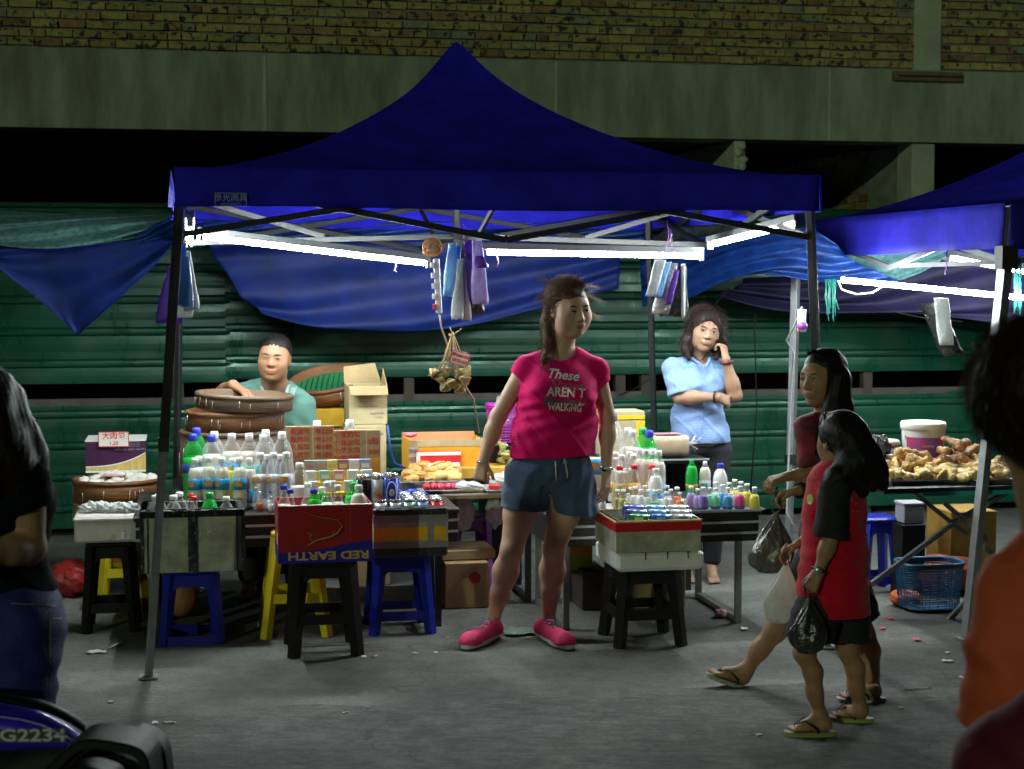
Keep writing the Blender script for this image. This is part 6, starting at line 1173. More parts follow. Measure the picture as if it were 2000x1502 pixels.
sd.ell(J(1096, 672, -.06), (.088, .13, .078), None, .006, 'sub'); sd.plane(J(1096, 672, 0), (0, .1, 1)); shirt, sbv = sd.build('tshirt', pink, WP, 2)
def on(bvh, px, py, Yr, off=.0015):
    d = ray(px, py); h = bvh.ray_cast(CP+d*((Yr-.6)/d.y), d); return (h[0]-d.normalized()*off) if h[0] else P(px, py, Yr)
def cloth_text(body, px0, px1, py, hpx, m_, bvh, Yr, parent, slope=0, shear=0, wt=.0, name='lettering', arc=0):
    """flat lettering laid on the cloth: each point is projected along the sight line onto the garment"""
    cu = bpy.data.curves.new('l', 'FONT'); cu.body = body; cu.size = 1; cu.align_x = 'LEFT'; cu.shear = shear; cu.offset = wt; cu.resolution_u = 3
    t = bpy.data.objects.new('tmp', cu); COL.objects.link(t); bpy.context.view_layer.update(); me = bpy.data.meshes.new_from_object(t.evaluated_get(bpy.context.evaluated_depsgraph_get())); bpy.data.objects.remove(t)
    import bmesh; bm = bmesh.new(); bm.from_mesh(me); bmesh.ops.triangulate(bm, faces=bm.faces)
    bmesh.ops.subdivide_edges(bm, edges=[e for e in bm.edges if e.calc_length() > .12], cuts=2, use_grid_fill=False); bm.to_mesh(me); bm.free()
    xs_ = [v.co.x for v in me.vertices]; x0, x1 = min(xs_), max(xs_); iv = wm(parent).inverted()
    for v in me.vertices:
        u = (v.co.x-x0)/(x1-x0); px = px0+(px1-px0)*u; q = py-(v.co.y-.35)*hpx+slope*(px-px0); v.co = iv @ on(bvh, px, q, Yr)
    me.materials.clear(); me.materials.append(m_); me.name = name; o = bpy.data.objects.new(name, me); COL.objects.link(o); o.parent = parent; return o
lw_ = pl((.74, .74, .74), .6); lg_ = pl((.17, .13, .16), .6); lgd = pl((.10, .09, .10), .6)
cloth_text('These', 1072, 1132, 728, 26, lw_, sbv, Y0, shirt, .12, .35, .018); cloth_text('Shoes', 1074, 1142, 748, 27, lg_, sbv, Y0, shirt, .10, .35, .0)
cloth_text('AREN T', 1067, 1144, 764, 25, lw_, sbv, Y0, shirt, .05, .1, .022); cloth_text('Made', 1060, 1124, 782, 26, lgd, sbv, Y0, shirt, .06, .3, .02)
m = MB(); m.add([on(sbv, 1137+9*cos(a), 787+8*sin(a), Y0, .001) for a in [2*pi*i/16 for i in range(16)]], [tuple(range(15, -1, -1))]); m.build('round_patch', lgd, shirt, world=True)
cloth_text('for', 1130, 1143, 788, 10, lw_, sbv, Y0, shirt, .1, .3, .01); cloth_text('WALKING', 1070, 1136, 793, 21, lw_, sbv, Y0, shirt, .06, .1, .024)
m = MB(); m.tube([on(sbv, x, y, Y0) for x, y in ((1138, 703), (1142, 706), (1146, 706), (1151, 709), (1147, 707))], [.001, .0025, .002, .0015, .0005], 5, flat=.4); m.build('chest_mark', pl((.55, .3, .4)), shirt, world=True)
for i in range(7): m = MB(); q = on(sbv, 1009+(i % 2), 838+6*i, Y0); m.ell(q, (.002, .001, .005), 6); m.build('side_print', pl((.5, .35, .4)), shirt, world=True)
# shorts
denim = mat('blue_denim', (.028, .060, .155), .75, var=.35, scale=5, bump=.4, bscale=180, sheen=.2, col2=(.055, .10, .19))
sd = SD((lo[0], lo[1], J(0, 1012).z), (hi[0], hi[1], J(0, 870).z), .005)
sd.ell(J(1077, 905, .0), (.186, .145, .125), None, .04)
for a, b in ((J(1030, 930), J(1021, 1010, -.01)), (J(1116, 930, .01), J(1122, 1010, .0))): sd.cap(a, b, .113, .114, .014)
sd.noise(lambda X, Y, Z: .005*np.sin(75*X+3*np.sin(12*Z)+Y*40)*np.clip((J(0, 900).z-Z)*6+.5, 0, 1)); sd.noise(folds(.002, 50, ph=3))
sd.plane(J(1028, 993, 0), (-.10, 0, -1)); sd.plane(J(1080, 885), (0, 0, 1)); sd.cap(J(1071, 1022, -.2), J(1071, 1022, .2), .018, .018, .01, 'sub'); sd.cap(J(1072, 1012, -.2), J(1073, 968, -.13), .010, .003, .012, 'sub'); shorts, hbv = sd.build('shorts', denim, WP, 2)
stw = pl((.66, .62, .52), .8)
m = MB()
for pts in (((1082, 890), (1085, 905), (1086, 925), (1087, 942)), ((1106, 890), (1105, 908), (1108, 925), (1108, 934)), ((1102, 890), (1103, 897), (1101, 905))): m.tube([on(hbv, x, y, Y0, .004) for x, y in pts], .0035, 6)
m.build('drawstring', stw, shorts, world=True)
for xs_, yy in (((985, 1060), 980), ((1076, 1166), 986)):
    m = MB(); m.tube([on(hbv, x, yy+4*sin(i), Y0, .0006) for i, x in enumerate(np.linspace(xs_[0]+6, xs_[1]-6, 12))], .0009, 4); m.build('hem_stitch', pl((.10, .13, .10)), shorts, world=True)
shp = mat('pink_mesh_shoe', (.80, .02, .16), .55, var=.15, scale=60, bump=.5, bscale=300); teal = pl((.02, .34, .36), .5); navyt = pl((.015, .10, .15), .4)
shoe(WP, G(970, 1245), G(907, 1272), shp, wht, navyt, teal); shoe(WP, G(1056, 1243), G(1113, 1272), shp, wht, navyt, teal)
m = MB(); m.tube([wrL+vn((cos(a)*.031, sin(a)*.031, .004*cos(a)+.006)) for a in [2*pi*i/20 for i in range(20)]], .0028, 6, close=True); m.build('bracelet', pl((.65, .66, .62), .2, metal=.8), WP, world=True)
m = MB(); dw = (elR-wrR).normalized(); a_ = dw.orthogonal().normalized(); b_ = dw.cross(a_); m.tube([wrR+dw*.012+(a_*cos(a)+b_*sin(a))*.0315 for a in [2*pi*i/24 for i in range(24)]], [.0075]*24, 6, close=True); wt_ = m.build('wristwatch', pl((.6, .62, .62), .25, metal=.8), WP, world=True)
m = MB(); m.ell(wrR+dw*.012+vn((-.01, -.031, 0)), (.013, .006, .013), 12); m.build('watch_face', eyek, wt_, world=True)
# hair swept back to a low tail, with flying wisps
def LH(x, y, z, s=1.11): return c_h+Rh @ vn((x*s, y*s, z*s))
sd = SD(c_h-vn((.16, .2, .30)), c_h+vn((.16, .2, .16)), .004); sd.ell(LH(0, .020, .036), (.088, .112, .101), Rh, .01); sd.ell(LH(0, -.094, -.022), (.062, .060, .092), Rh, .02, 'sub'); sd.ell(LH(0, -.045, -.115), (.13, .10, .100), Rh, .015, 'sub')
tl = [LH(-.045, .085, -.01), LH(-.065, .08, -.06), J(1073, 672, -.03), J(1065, 700, -.10), J(1060, 720, -.125)]
for i in range(4): sd.cap(tl[i], tl[i+1] if i < 3 else tl[3].lerp(tl[4], .6), (.034, .028, .025, .019)[i], (.028, .025, .019, .006)[i], .02)
sd.noise(lambda X, Y, Z: .0007*np.sin(420*(X-c_h.x)+60*np.sin(9*Z)+180*(Y-c_h.y))); hb, _ = sd.build('hair', hbrown, WP, 1)
def CS(x, y): return LH(x, y, .038+.092*math.sqrt(max(.02, 1-(x/.081)**2-((y-.02)/.103)**2)))
gs = [([CS(.021*i, -.045+.004*i*i), CS(.021*i, .0), CS(.018*i-.005, .055), CS(.012*i-.012, .09), LH(-.045, .108, .0), tl[1], tl[2], tl[3], tl[4]+vn((.004*i, 0, -.03))], .010, .022) for i in range(-2, 4)]
strands('hair_strands', gs, 320, .0010, hbrown, hb, 3)
wisps = [([LH(-.04, .06, .10), LH(-.07, .07, .115), LH(-.095, .08, .13)], .018, .03), ([LH(-.05, .09, .04), LH(-.085, .10, .05), LH(-.095, .10, .01)], .020, .03), ([LH(.03, -.05, .095), LH(.08, -.02, .10), LH(.13, .03, .08), LH(.18, .05, .08)], .014, .03),
 ([LH(.055, -.04, .07), LH(.075, -.03, .03), LH(.095, -.02, -.02), LH(.14, 0, -.05), LH(.20, .02, -.055)], .004, .02), ([LH(.06, -.03, .06), LH(.10, 0, .05), LH(.15, .02, .02)], .014, .035), ([LH(-.06, .09, -.02), LH(-.08, .09, -.08), LH(-.09, .08, -.13)], .008, .02), ([LH(.0, -.02, .12), LH(.02, .0, .14), LH(.03, .02, .155)], .022, .03)]
fuzz('loose_hairs', c_h, Rh, 1.11, (.083, .106, .095), 2600, .07, .0008, hbrown, hb, lambda x, y, z: z > -.02 and (y > -.05 or z > .076), (-.2, 1, -.2), 3)
strands('flying_wisps', wisps, 200, .0006, hairmat('lit_tone_brown_hair', (.16, .085, .03), (.36, .22, .08)), hb, 5, jit=.012)  # wisps: paler copy of the brown hair, lamplight painted into its colour
def arm(sd, s_, e_, w_, r1, r2, r3):
    r1 *= .90; r2 *= .86; r3 *= .9
    sd.cap(s_, e_, r1, r2, .035); sd.cap(e_, e_.lerp(w_, .35), r2, r2*.98, .02); sd.cap(e_.lerp(w_, .3), w_, r2*.97, r3, .03)
def leg_(sd, h, k, a, r1, r2, r3, r4, back=vn((0, .025, 0))):
    r1 *= .9; r2 *= .82; r3 *= .80; r4 *= .84
    sd.cap(h, h.lerp(k, .55), r1, (r1+r2)/2+.005, .05); sd.cap(h.lerp(k, .45), k, (r1+r2)/2, r2, .03); m_ = k.lerp(a, .30)+back*.55; sd.cap(k, m_, r2*.95, r3, .03); sd.cap(m_, k.lerp(a, .65), r3, (r3+r4)/2, .03); sd.cap(k.lerp(a, .6), a, (r3+r4)/2, r4, .03)
def foot(sd, an, heel, toe, s=1.0, lift=0):
    heel = vn(heel); toe = vn(toe); d = (toe-heel).normalized(); lt = vn((-d.y, d.x, 0)).normalized(); z = vn((0, 0, 1)); L_ = (toe-heel).length
    sd.cap(an, heel+d*.035+z*.035, .030*s, .026*s, .02); sd.cap(heel+d*.03+z*.026, heel+d*(L_*.62)+z*.024, .025*s, .022*s, .02); sd.cap(an-z*.01+d*.01, heel+d*L_*.6+z*.03, .028*s, .020*s, .03)
    for i, o in enumerate((-.026, -.012, .002, .015, .027)): sd.cap(heel+d*L_*.58+lt*o*.9*s+z*.02, heel+d*(L_*(.965-.02*i))+lt*o*s+z*.012, .011*s, (.010 if i == 0 else .0075)*s, .008)
def flipflop(parent, heel, toe, top, side, strap, w=.042):
    heel = vn(heel); toe = vn(toe); d = (toe-heel); L_ = d.length+.03; d.normalize(); lt = vn((-d.y, d.x, 0)).normalized(); z = lt.cross(d)*-1; z = z if z.z > 0 else -z; a = heel-d*.012; n = 28; pr = []
    for i in range(n): t_ = 2*pi*i/n; c_ = cos(t_); ww = w*(.85+.15*c_); pr.append(a+d*(L_/2+L_/2*math.copysign(abs(c_)**.8, c_))+lt*ww*math.copysign(abs(sin(t_))**.8, sin(t_)))
    m = MB(); m.add([p-z*.002 for p in pr]+[p-z*.018 for p in pr], [tuple(range(n)), tuple(range(2*n-1, n-1, -1))]+[(i, n+i, n+(i+1) % n, (i+1) % n) for i in range(n)]); f = m.build('flip_flop', side, parent, world=True)
    m = MB(); m.add([p-z*.0005 for p in pr]+[p-z*.005 for p in pr], [tuple(range(n)), tuple(range(2*n-1, n-1, -1))]+[(i, n+i, n+(i+1) % n, (i+1) % n) for i in range(n)]); m.build('footbed', top, f, world=True)
    m = MB(); t0 = a+d*L_*.80+z*.014
    for q in (-1, 1): m.tube([t0-z*.012, t0+z*.012, a+d*L_*.62+lt*q*.026+z*.045, a+d*L_*.42+lt*q*.043+z*.020, a+d*L_*.38+lt*q*w*.95], [.003, .004, .007, .007, .006], 6, flat=.4)
    m.build('strap', strap, f, world=True)
def longhair(c, R, s, m_, parent, ends, seed, k=160, r=.0014, cut=.0, capr=(.084, .102, .093), spread=.012, base_r=(.05, .055, .05, .03), facecut=((0, -.092, -.035), (.066, .062, .088)), ex=.02, vox=.005):
    L = lambda x, y, z: vn(c)+R @ vn((x*s, y*s, z*s)); pts = [vn(c)]+[vn(p) for e_ in ends for p in e_]; lo, hi = bounds(pts, .12); sd = SD(lo, hi, vox); sd.ell(L(0, .022, .034), [q*s for q in capr], R, .01); sd.ell(L(*facecut[0]), [q*s for q in facecut[1]], R, .022, 'sub')
    for e_ in ends:
        e2 = [vn(p) for p in e_]; n = len(e2)
        for i in range(n-1): t0, t1 = i/(n-1), (i+1)/(n-1); ra = base_r[min(3, int(t0*3.99))]; rb = base_r[min(3, int(t1*3.99))]; sd.cap(e2[i], e2[i+1], ra, rb, .03)
    sd.ell(L(facecut[0][0], facecut[0][1]-.03, facecut[0][2]), [q*s*1.0 for q in facecut[1]], R, .02, 'sub')
    sd.noise(lambda X, Y, Z: .0008*np.sin(260*(X-c[0])+20*np.sin(8*Z)+200*(Y-c[1]))+.0012*np.sin(90*(X-c[0])+9*np.sin(6*Z)+60*(Y-c[1]))); hb, bv = sd.build('hair', m_, parent, 1)
    gs = []
    for e_ in ends:
        e2 = [vn(p) for p in e_]
        for q in (-.04, -.015, .015, .04): gs.append(([L(q, -.05+.4*abs(q), .118-.2*abs(q)), L(q*1.6, .02, .118-abs(q))]+e2, spread, ex))
    strands('hair_strands', gs, k, r, m_, hb, seed); return hb
# ---- seated man ------------------------------------------------------------------------------------------------
skin_d = mat('skin_weathered', (.31, .155, .088), .5, var=.12, scale=9, bump=.15, bscale=120, sss=.1, spec=.4); skin_e = mat('skin_warm', (.33, .19, .125), .5, var=.1, scale=9, bump=.12, bscale=120, sss=.1, spec=.4)
def mk(Yp): return lambda px, py, dy=0: P(px, py, Yp+dy)
J = mk(9.05); W = person('seated man in a teal polo shirt resting one hand on the steamers', (J(530, 800).x, 9.05, 0))
c = J(537, 699, -.06); R = HR(-3, 0, 5); s = 1.08
sd = SD(*[v for v in ((J(415, 1000).x, 8.70, 0), (J(625, 1000).x, 9.42, J(500, 645).z))], .0052); head(sd, c, R, s, 1.08)
tr = [('e', J(535, 815, .06), (.205, .125, .17)), ('e', J(535, 885, .06), (.20, .15, .17)), ('e', J(535, 925, .06), (.19, .15, .12)), ('c', J(515, 765, .04), J(467, 775, .0), .07, .062), ('c', J(555, 768, .04), J(590, 795, .05), .07, .066)]
apply(sd, tr); sd.cap(c+R @ vn((0, .02, -.08)), J(535, 770, .03), .066, .075, .03)
el, wr_ = J(434, 768, .06), J(455, 752, -.20); arm(sd, J(468, 776, .0), el, wr_, .055, .046, .034); hand(sd, wr_, vn((.75, -.45, -.35)), (.2, -.2, -1), 1, (20, 30, 25), 1.05, 25)
er, w2 = J(604, 868, .05), J(588, 915, -.12); arm(sd, J(590, 797, .05), er, w2, .058, .048, .034); hand(sd, w2, (-.3, -.8, -.3), (0, -.3, -1), -1, (30, 30, 25), 1.05)
for q in (-1, 1): a, b, c_ = J(535+q*32, 955, .02), J(535+q*50, 985, -.20), J(535+q*50, 1110, -.12); leg_(sd, a, b, vn((c_.x, c_.y, .09)), .085, .062, .055, .038); foot(sd, vn((c_.x, c_.y, .08)), (c_.x, c_.y+.04, 0), (c_.x, c_.y-.19, 0))
bo, bv = sd.build('body', skin_d, W, 2); face(bv, c, R, s, W, lipl, .48, -.002, 0, 1.2, 1.25)
tealc = mat('teal_polo_knit', (.075, .19, .155), .8, var=.10, scale=5, bump=.3, bscale=160, sheen=.2); tealp = mat('pale_teal_collar', (.20, .30, .28), .85, bump=.3, bscale=160)
sd = SD((J(415, 1000).x, 8.75, J(500, 950).z), (J(625, 1000).x, 9.42, J(500, 730).z), .005); apply(sd, tr, .012); d = (el-J(468, 776)).normalized(); sd.sleeve(J(470, 774, .0), el, .070, .060, J(462, 774, .02)+vn((-.03, 0, 0)), (-1, .1, -.1)); d = (er-J(590, 797, .05)).normalized(); sd.sleeve(J(590, 797, .05), er, .070, .070, er-d*.02, d)
sd.noise(folds(.0045, 36, ph=.4)); sd.cap(J(537, 740, -.02), J(538, 800, -.20), .072, .02, .006, 'sub'); sd.cap(c, J(537, 757, .03), .078, .076, .006, 'sub'); sd.plane(J(535, 950), (0, 0, -1)); sh, sb = sd.build('polo_shirt', tealc, W, 2)
m = MB()
for q, tip in ((-1, (513, 777)), (1, (568, 783))):
    a = J(537+q*29, 747, .03); b = J(537+q*24, 764, -.09); t_ = J(537+q*36, 778, -.105); e_ = J(539, 796, -.145)
    m.add([a, b, t_, a+vn((q*.04, .0, -.02))], [(0, 1, 2, 3)]); m.add([b, e_, e_+vn((q*.02, -.004, .012)), t_], [(0, 1, 2, 3)])
    m.tube([J(537, 742, .13), J(537+q*20, 743, .10), a, b, e_], [.012, .012, .012, .010, .006], 6, flat=.5)
m.build('collar', tealp, sh, world=True, solid=.005)
tro = mat('dark_trousers', (.02, .02, .025), .8); sd = SD((J(460, 1000).x, 8.72, .09), (J(620, 1000).x, 9.35, J(500, 925).z), .008); sd.ell(J(535, 950, .06), (.195, .155, .09), None, .05)
for q in (-1, 1): a, b, c_ = J(535+q*32, 955, .02), J(535+q*50, 985, -.20), J(535+q*50, 1110, -.12); sd.cap(a, b, .098, .075, .03); sd.cap(b, vn((c_.x, c_.y, .12)), .072, .058, .03)
sd.build('trousers', tro, W, 1)
stool('dark stool on which the man in teal sits', blackpl, 498, 575, 9.0, .40, .1, group='plastic stools under the stalls')
sd = SD(c-vn((.15, .16, .12)), c+vn((.15, .18, .18)), .004); L = lambda x, y, z: c+R @ vn((x*s, y*s, z*s)); sd.ell(L(0, .020, .040), (.081*s, .097*s, .081*s), R, .01); sd.ell(L(0, -.085, -.030), (.056*s, .072*s, .079*s), R, .008, 'sub'); sd.ell(L(0, -.03, -.115), (.14, .14, .10), R, .01, 'sub')
sd.noise(lambda X, Y, Z: .0016*np.sin(300*(X-c.x))*np.sin(280*(Y-c.y)+30*Z)); hb = sd.build('hair', hblack, W, 1)[0]; fuzz('short_hairs', c, R, s, (.077, .094, .079), 1500, .022, .0008, hblack, hb, lambda x, y, z: z > .0 and (y > -.045 or z > .088), (0, -.6, .2), 3, (0, .02, .040), .7)
# ---- woman on the phone -----------------------------------------------------------------------------------------
J = mk(9.35); W = person('woman in a pale blue shirt holding a phone to her ear behind the stall', (J(1368, 900).x, 9.35, 0))
c = J(1377, 645, -.03); R = HR(6, 4, 10); s = 1.0; sL, sR = J(1314, 720, -.02), J(1410, 722, .08)
eL, wL, eR, wR = J(1327, 776, -.09), J(1400, 776, -.16), J(1436, 772, -.08), J(1418, 702, -.11)
sd = SD((J(1270, 0).x, 9.02, 0), (J(1465, 0).x, 9.62, J(0, 575).z), .0048); head(sd, c, R, s, 1.04)
tr = [('e', J(1362, 748, .03), (.150, .11, .13)), ('e', J(1345, 758, -.05), (.062, .06, .062)), ('e', J(1390, 758, -.03), (.058, .06, .062)), ('e', J(1364, 812, .03), (.140, .115, .12)), ('e', J(1368, 862, .03), (.155, .13, .12)), ('c', J(1347, 712, .03), sL, .044, .043), ('c', J(1380, 712, .05), sR, .044, .042)]
apply(sd, tr); sd.cap(c+R @ vn((0, .02, -.07)), J(1366, 712, .02), .048, .055, .03); arm(sd, sL, eL, wL, .05, .043, .027); arm(sd, sR, eR, wR, .05, .044, .027)
hand(sd, wL, (J(1427, 785, -.12)-wL), (.1, .9, -.4), 1, (30, 35, 30), .95, 20); hand(sd, wR, (J(1411, 664, -.07)-wR), (-.75, .45, -.2), -1, (50, 60, 45), .95, 30)
for q in (-1, 1): h_ = J(1368+q*24, 885, .03); leg_(sd, h_, vn((h_.x, h_.y-.01, .48)), vn((h_.x, h_.y+.03, .09)), .088, .060, .055, .036); foot(sd, vn((h_.x, h_.y+.03, .08)), (h_.x, h_.y+.06, 0), (h_.x, h_.y-.16, 0))
bo, bv = sd.build('body', skin_e, W, 2); face(bv, c, R, s, W, lipm, .9, 0, -.002, 1.1)
shb = mat('pale_blue_cotton', (.21, .32, .62), .8, var=.07, scale=4, bump=.4, bscale=90, sheen=.2); sd = SD((J(1270, 0).x, 9.02, J(0, 880).z), (J(1465, 0).x, 9.62, J(0, 680).z), .005); apply(sd, tr, .014); sd.ell(J(1367, 845, .02), (.160, .135, .11), None, .05)
d = (eL-sL).normalized(); sd.sleeve(sL, eL, .058, .060, eL-d*.015, d); d = (eR-sR).normalized(); sd.sleeve(sR, eR, .055, .060, sR+d*.13, d); sd.noise(folds(.0055, 38, ph=2.2)); sd.cap(J(1372, 690, -.03), J(1376, 705, -.16), .060, .03, .006, 'sub'); sd.cap(c, J(1367, 690, .02), .06, .056, .006, 'sub')
def hemcut(sd, cx, y0, dep): sd.plane(J(cx, y0), (0, 0, -1), .01)
hemcut(sd, 1367, 864, 0); sh, sb = sd.build('shirt', shb, W, 2)
m = MB()
for q in (-1, 1):
    a = J(1370+q*17, 700, -.03); b = J(1377+q*2, 716, -.135); m.tube([J(1370, 688, .06), a, b], [.010, .012, .004], 6, flat=.6)
m.tube([on(sb, 1377-.6*i, 722+12*i, 9.35, .002) for i in range(11)], .003, 5, flat=.4); m.build('collar_and_placket', shb, sh, world=True)
for (x, y) in ((1345, 716), (1402, 718)): m = MB(); m.add([on(sb, x+dx, y+dy, 9.35, .003) for dx, dy in ((-9, -4), (9, -4), (9, 1), (-9, 1))], [(0, 1, 2, 3)]); m.build('pocket_flap', pl((.14, .40, .62), .7), sh, world=True, solid=.002)
sd = SD((J(1270, 0).x, 9.1, .08), (J(1465, 0).x, 9.62, J(0, 845).z), .007)
for q in (-1, 1): h_ = J(1368+q*26, 880, .03); sd.cap(h_, vn((h_.x, h_.y-.01, .48)), .108, .075, .03); sd.cap(vn((h_.x, h_.y-.01, .48)), vn((h_.x, h_.y+.03, .12)), .074, .052, .03)
sd.ell(J(1368, 872, .03), (.155, .13, .09), None, .03); sd.build('trousers', tro, W, 1)
hb = longhair(c, R, s, hdark, W, [[c+vn((-.065, .02, .0)), c+vn((-.098, .01, -.06)), c+vn((-.105, .0, -.115)), J(1345, 700, -.07)], [c+vn((.07, .03, 0)), c+vn((.090, .03, -.06)), c+vn((.075, .03, -.115)), J(1398, 700, -.08)], [c+vn((0, .08, 0)), c+vn((0, .09, -.1)), c+vn((0, .08, -.16))]], 8, 420, .0012, capr=(.100, .112, .108), base_r=(.044, .036, .026, .012), ex=.05, facecut=((-.002, -.100, -.022), (.062, .066, .084)))
fuzz('loose_hairs', c, R, s, (.098, .110, .106), 1100, .09, .0008, hdark, hb, lambda x, y, z: y > -.04 or z > .07, (0, -.1, -1), 8)
m = MB(); q = wR+vn((0, 0, -.0)); d = (eR-wR).normalized(); a_ = d.orthogonal().normalized(); b_ = d.cross(a_); m.tube([q+d*.014+(a_*cos(a)+b_*sin(a))*.031 for a in [2*pi*i/24 for i in range(24)]], .009, 6, close=True); m.ell(q+d*.014+vn((.012, -.03, 0)), (.016, .008, .015), 10); m.build('wristwatch', mat('maroon_strap', (.10, .02, .02), .4), W, world=True)
m = MB(); d = (eL-wL).normalized(); a_ = d.orthogonal().normalized(); b_ = d.cross(a_); m.tube([wL+d*.01+(a_*cos(a)+b_*sin(a))*.031 for a in [2*pi*i/20 for i in range(20)]], .006, 6, close=True); m.build('wristband', blackpl, W, world=True)
m = MB(); m.tube([J(1352+30*i/8, 688+16*sin(pi*i/8), -.06-.07*sin(pi*i/8)) for i in range(9)], .0028, 5); m.build('necklace', blackpl, W, world=True)
t = thing('mobile_phone', 'small dark phone held to the ear of the woman in pale blue', 'phone', tuple(J(1400, 664, -.075))); m = MB(); m.at(rz=1.2, ry=-.25); m.box(-.025, .025, -.006, .006, -.05, .04, bev=.005); m.build('phone_body', blackpl, t); m = MB(); m.at(rz=1.2, ry=-.25); m.box(-.021, .021, -.0072, -.006, -.04, .03); m.build('screen', pl((.01, .01, .015), .1), t)
# ---- tall girl ---------------------------------------------------------------------------------------------------
J = mk(6.80); W = person('tall girl with long black hair walking left in a dark red patterned top', (J(1600, 1300).x, 6.8, 0))
c = J(1606, 738, 0); R = HR(-52, 2, 0); s = .99
sL, sR = J(1578, 838, -.05), J(1652, 842, .10); sd = SD((J(1365, 0).x, 6.50, 0), (J(1770, 0).x, 7.16, J(0, 665).z), .005); head(sd, c, R, s, .95)
tr = [('e', J(1615, 870, .03), (.105, .125, .12)), ('e', J(1612, 945, .03), (.098, .12, .12)), ('e', J(1618, 1040, .03), (.11, .13, .12)), ('c', J(1608, 825, .0), sL, .045, .045), ('c', J(1618, 825, .05), sR, .045, .045)]
apply(sd, tr); sd.cap(c+R @ vn((0, .02, -.07)), J(1614, 830, .02), .043, .05, .03)
e1, w1, e2_, w2 = J(1588, 925, -.06), J(1540, 930, -.08), J(1612, 955, .0), J(1560, 958, -.16); arm(sd, sL, e1, w1, .040, .034, .023); arm(sd, sR, e2_, w2, .040, .036, .024)
hand(sd, w1, vn((-1, -.1, -.25)), (.1, .3, -.9), -1, (40, 50, 40), .88, 25); hand(sd, w2, vn((-1, .15, -.25)), (.1, -.3, -.9), 1, (45, 55, 45), .88, 25)
hF, kF, aF = J(1590, 1115, .06), J(1530, 1200, .06), J(1458, 1308, .12); hB, kB, aB = J(1640, 1115, -.0), J(1684, 1238, .0), J(1706, 1348, -.08)
leg_(sd, hF, kF, aF, .085, .060, .056, .034, vn((.03, .0, .01))); leg_(sd, hB, kB, aB, .085, .060, .056, .034, vn((.025, 0, 0)))
hh, tt_ = J(1466, 1342, .12), J(1387, 1316, .10); foot(sd, aF, hh, tt_, .95); h2 = G(1724, 1372); t2_ = G(1642, 1372); foot(sd, aB, h2+vn((0, 0, .016)), t2_+vn((0, 0, .016)), .95)
bo, bv = sd.build('body', skin_c, W, 2); face(bv, c, R, s, W, lipl, .9, 0, -.002)
tpd = mat('dark_red_print', (.02, .015, .018), .75, scale=13, col2=(.32, .015, .04), bump=.3, bscale=60); sd = SD((J(1500, 0).x, 6.5, J(0, 1150).z), (J(1720, 0).x, 7.16, J(0, 790).z), .006); apply(sd, tr, .012); sd.ell(J(1620, 1080, .03), (.125, .145, .12), None, .05); d = (e1-sL).normalized(); sd.sleeve(sL, e1, .058, .056, sL+d*.15, d); d = (e2_-sR).normalized(); sd.sleeve(sR, e2_, .058, .056, sR+d*.15, d); sd.noise(folds(.004, 40)); sd.plane(J(1620, 1128), (0, 0, -1)); sd.cap(c, J(1612, 815, .01), .05, .048, .006, 'sub'); sd.build('top', tpd, W, 2)
blc = mat('black_cotton', (.012, .012, .013), .85, bump=.3, bscale=80); sd = SD((J(1480, 0).x, 6.5, J(0, 1240).z), (J(1740, 0).x, 7.16, J(0, 1060).z), .006); sd.ell(J(1618, 1095, .03), (.12, .135, .09), None, .05); d = (kF-hF).normalized(); sd.sleeve(hF, kF, .108, .098, hF+d*.10, d); d = (kB-hB).normalized(); sd.sleeve(hB, kB, .108, .098, hB+d*.23, d); sd.noise(folds(.003, 50)); sd.build('shorts', blc, W, 2)
wsl = mat('patterned_sole', (.55, .55, .55), .7, col2=(.15, .15, .15), scale=120); flipflop(W, hh, tt_, pl((.38, .36, .30)), wsl, blackpl, .040); flipflop(W, h2+vn((0, 0, .021)), t2_+vn((0, 0, .021)), pl((.45, .42, .38)), wsl, blackpl, .040)
longhair(c, R, s, hblack, W, [[c+vn((.05, .03, .02)), c+vn((.085, .02, -.10)), c+vn((.10, .0, -.22)), c+vn((.13, .0, -.36))], [c+vn((.055, -.065, -.0)), c+vn((.030, -.092, -.12)), c+vn((.0, -.108, -.2)), c+vn((-.035, -.11, -.3))], [c+vn((.06, -.05, 0)), c+vn((.075, -.06, -.12)), c+vn((.09, -.05, -.25)), c+vn((.11, -.05, -.36))]], 12, 260, .0013, base_r=(.046, .040, .034, .016), ex=.02, facecut=((0, -.094, -.035), (.074, .068, .092)))
m = MB(); d = (e2_-w2).normalized(); a_ = d.orthogonal().normalized(); b_ = d.cross(a_); m.tube([w2+d*.012+(a_*cos(a)+b_*sin(a))*.027 for a in [2*pi*i/20 for i in range(20)]], .009, 6, close=True); m.build('wristband', blackpl, W, world=True)
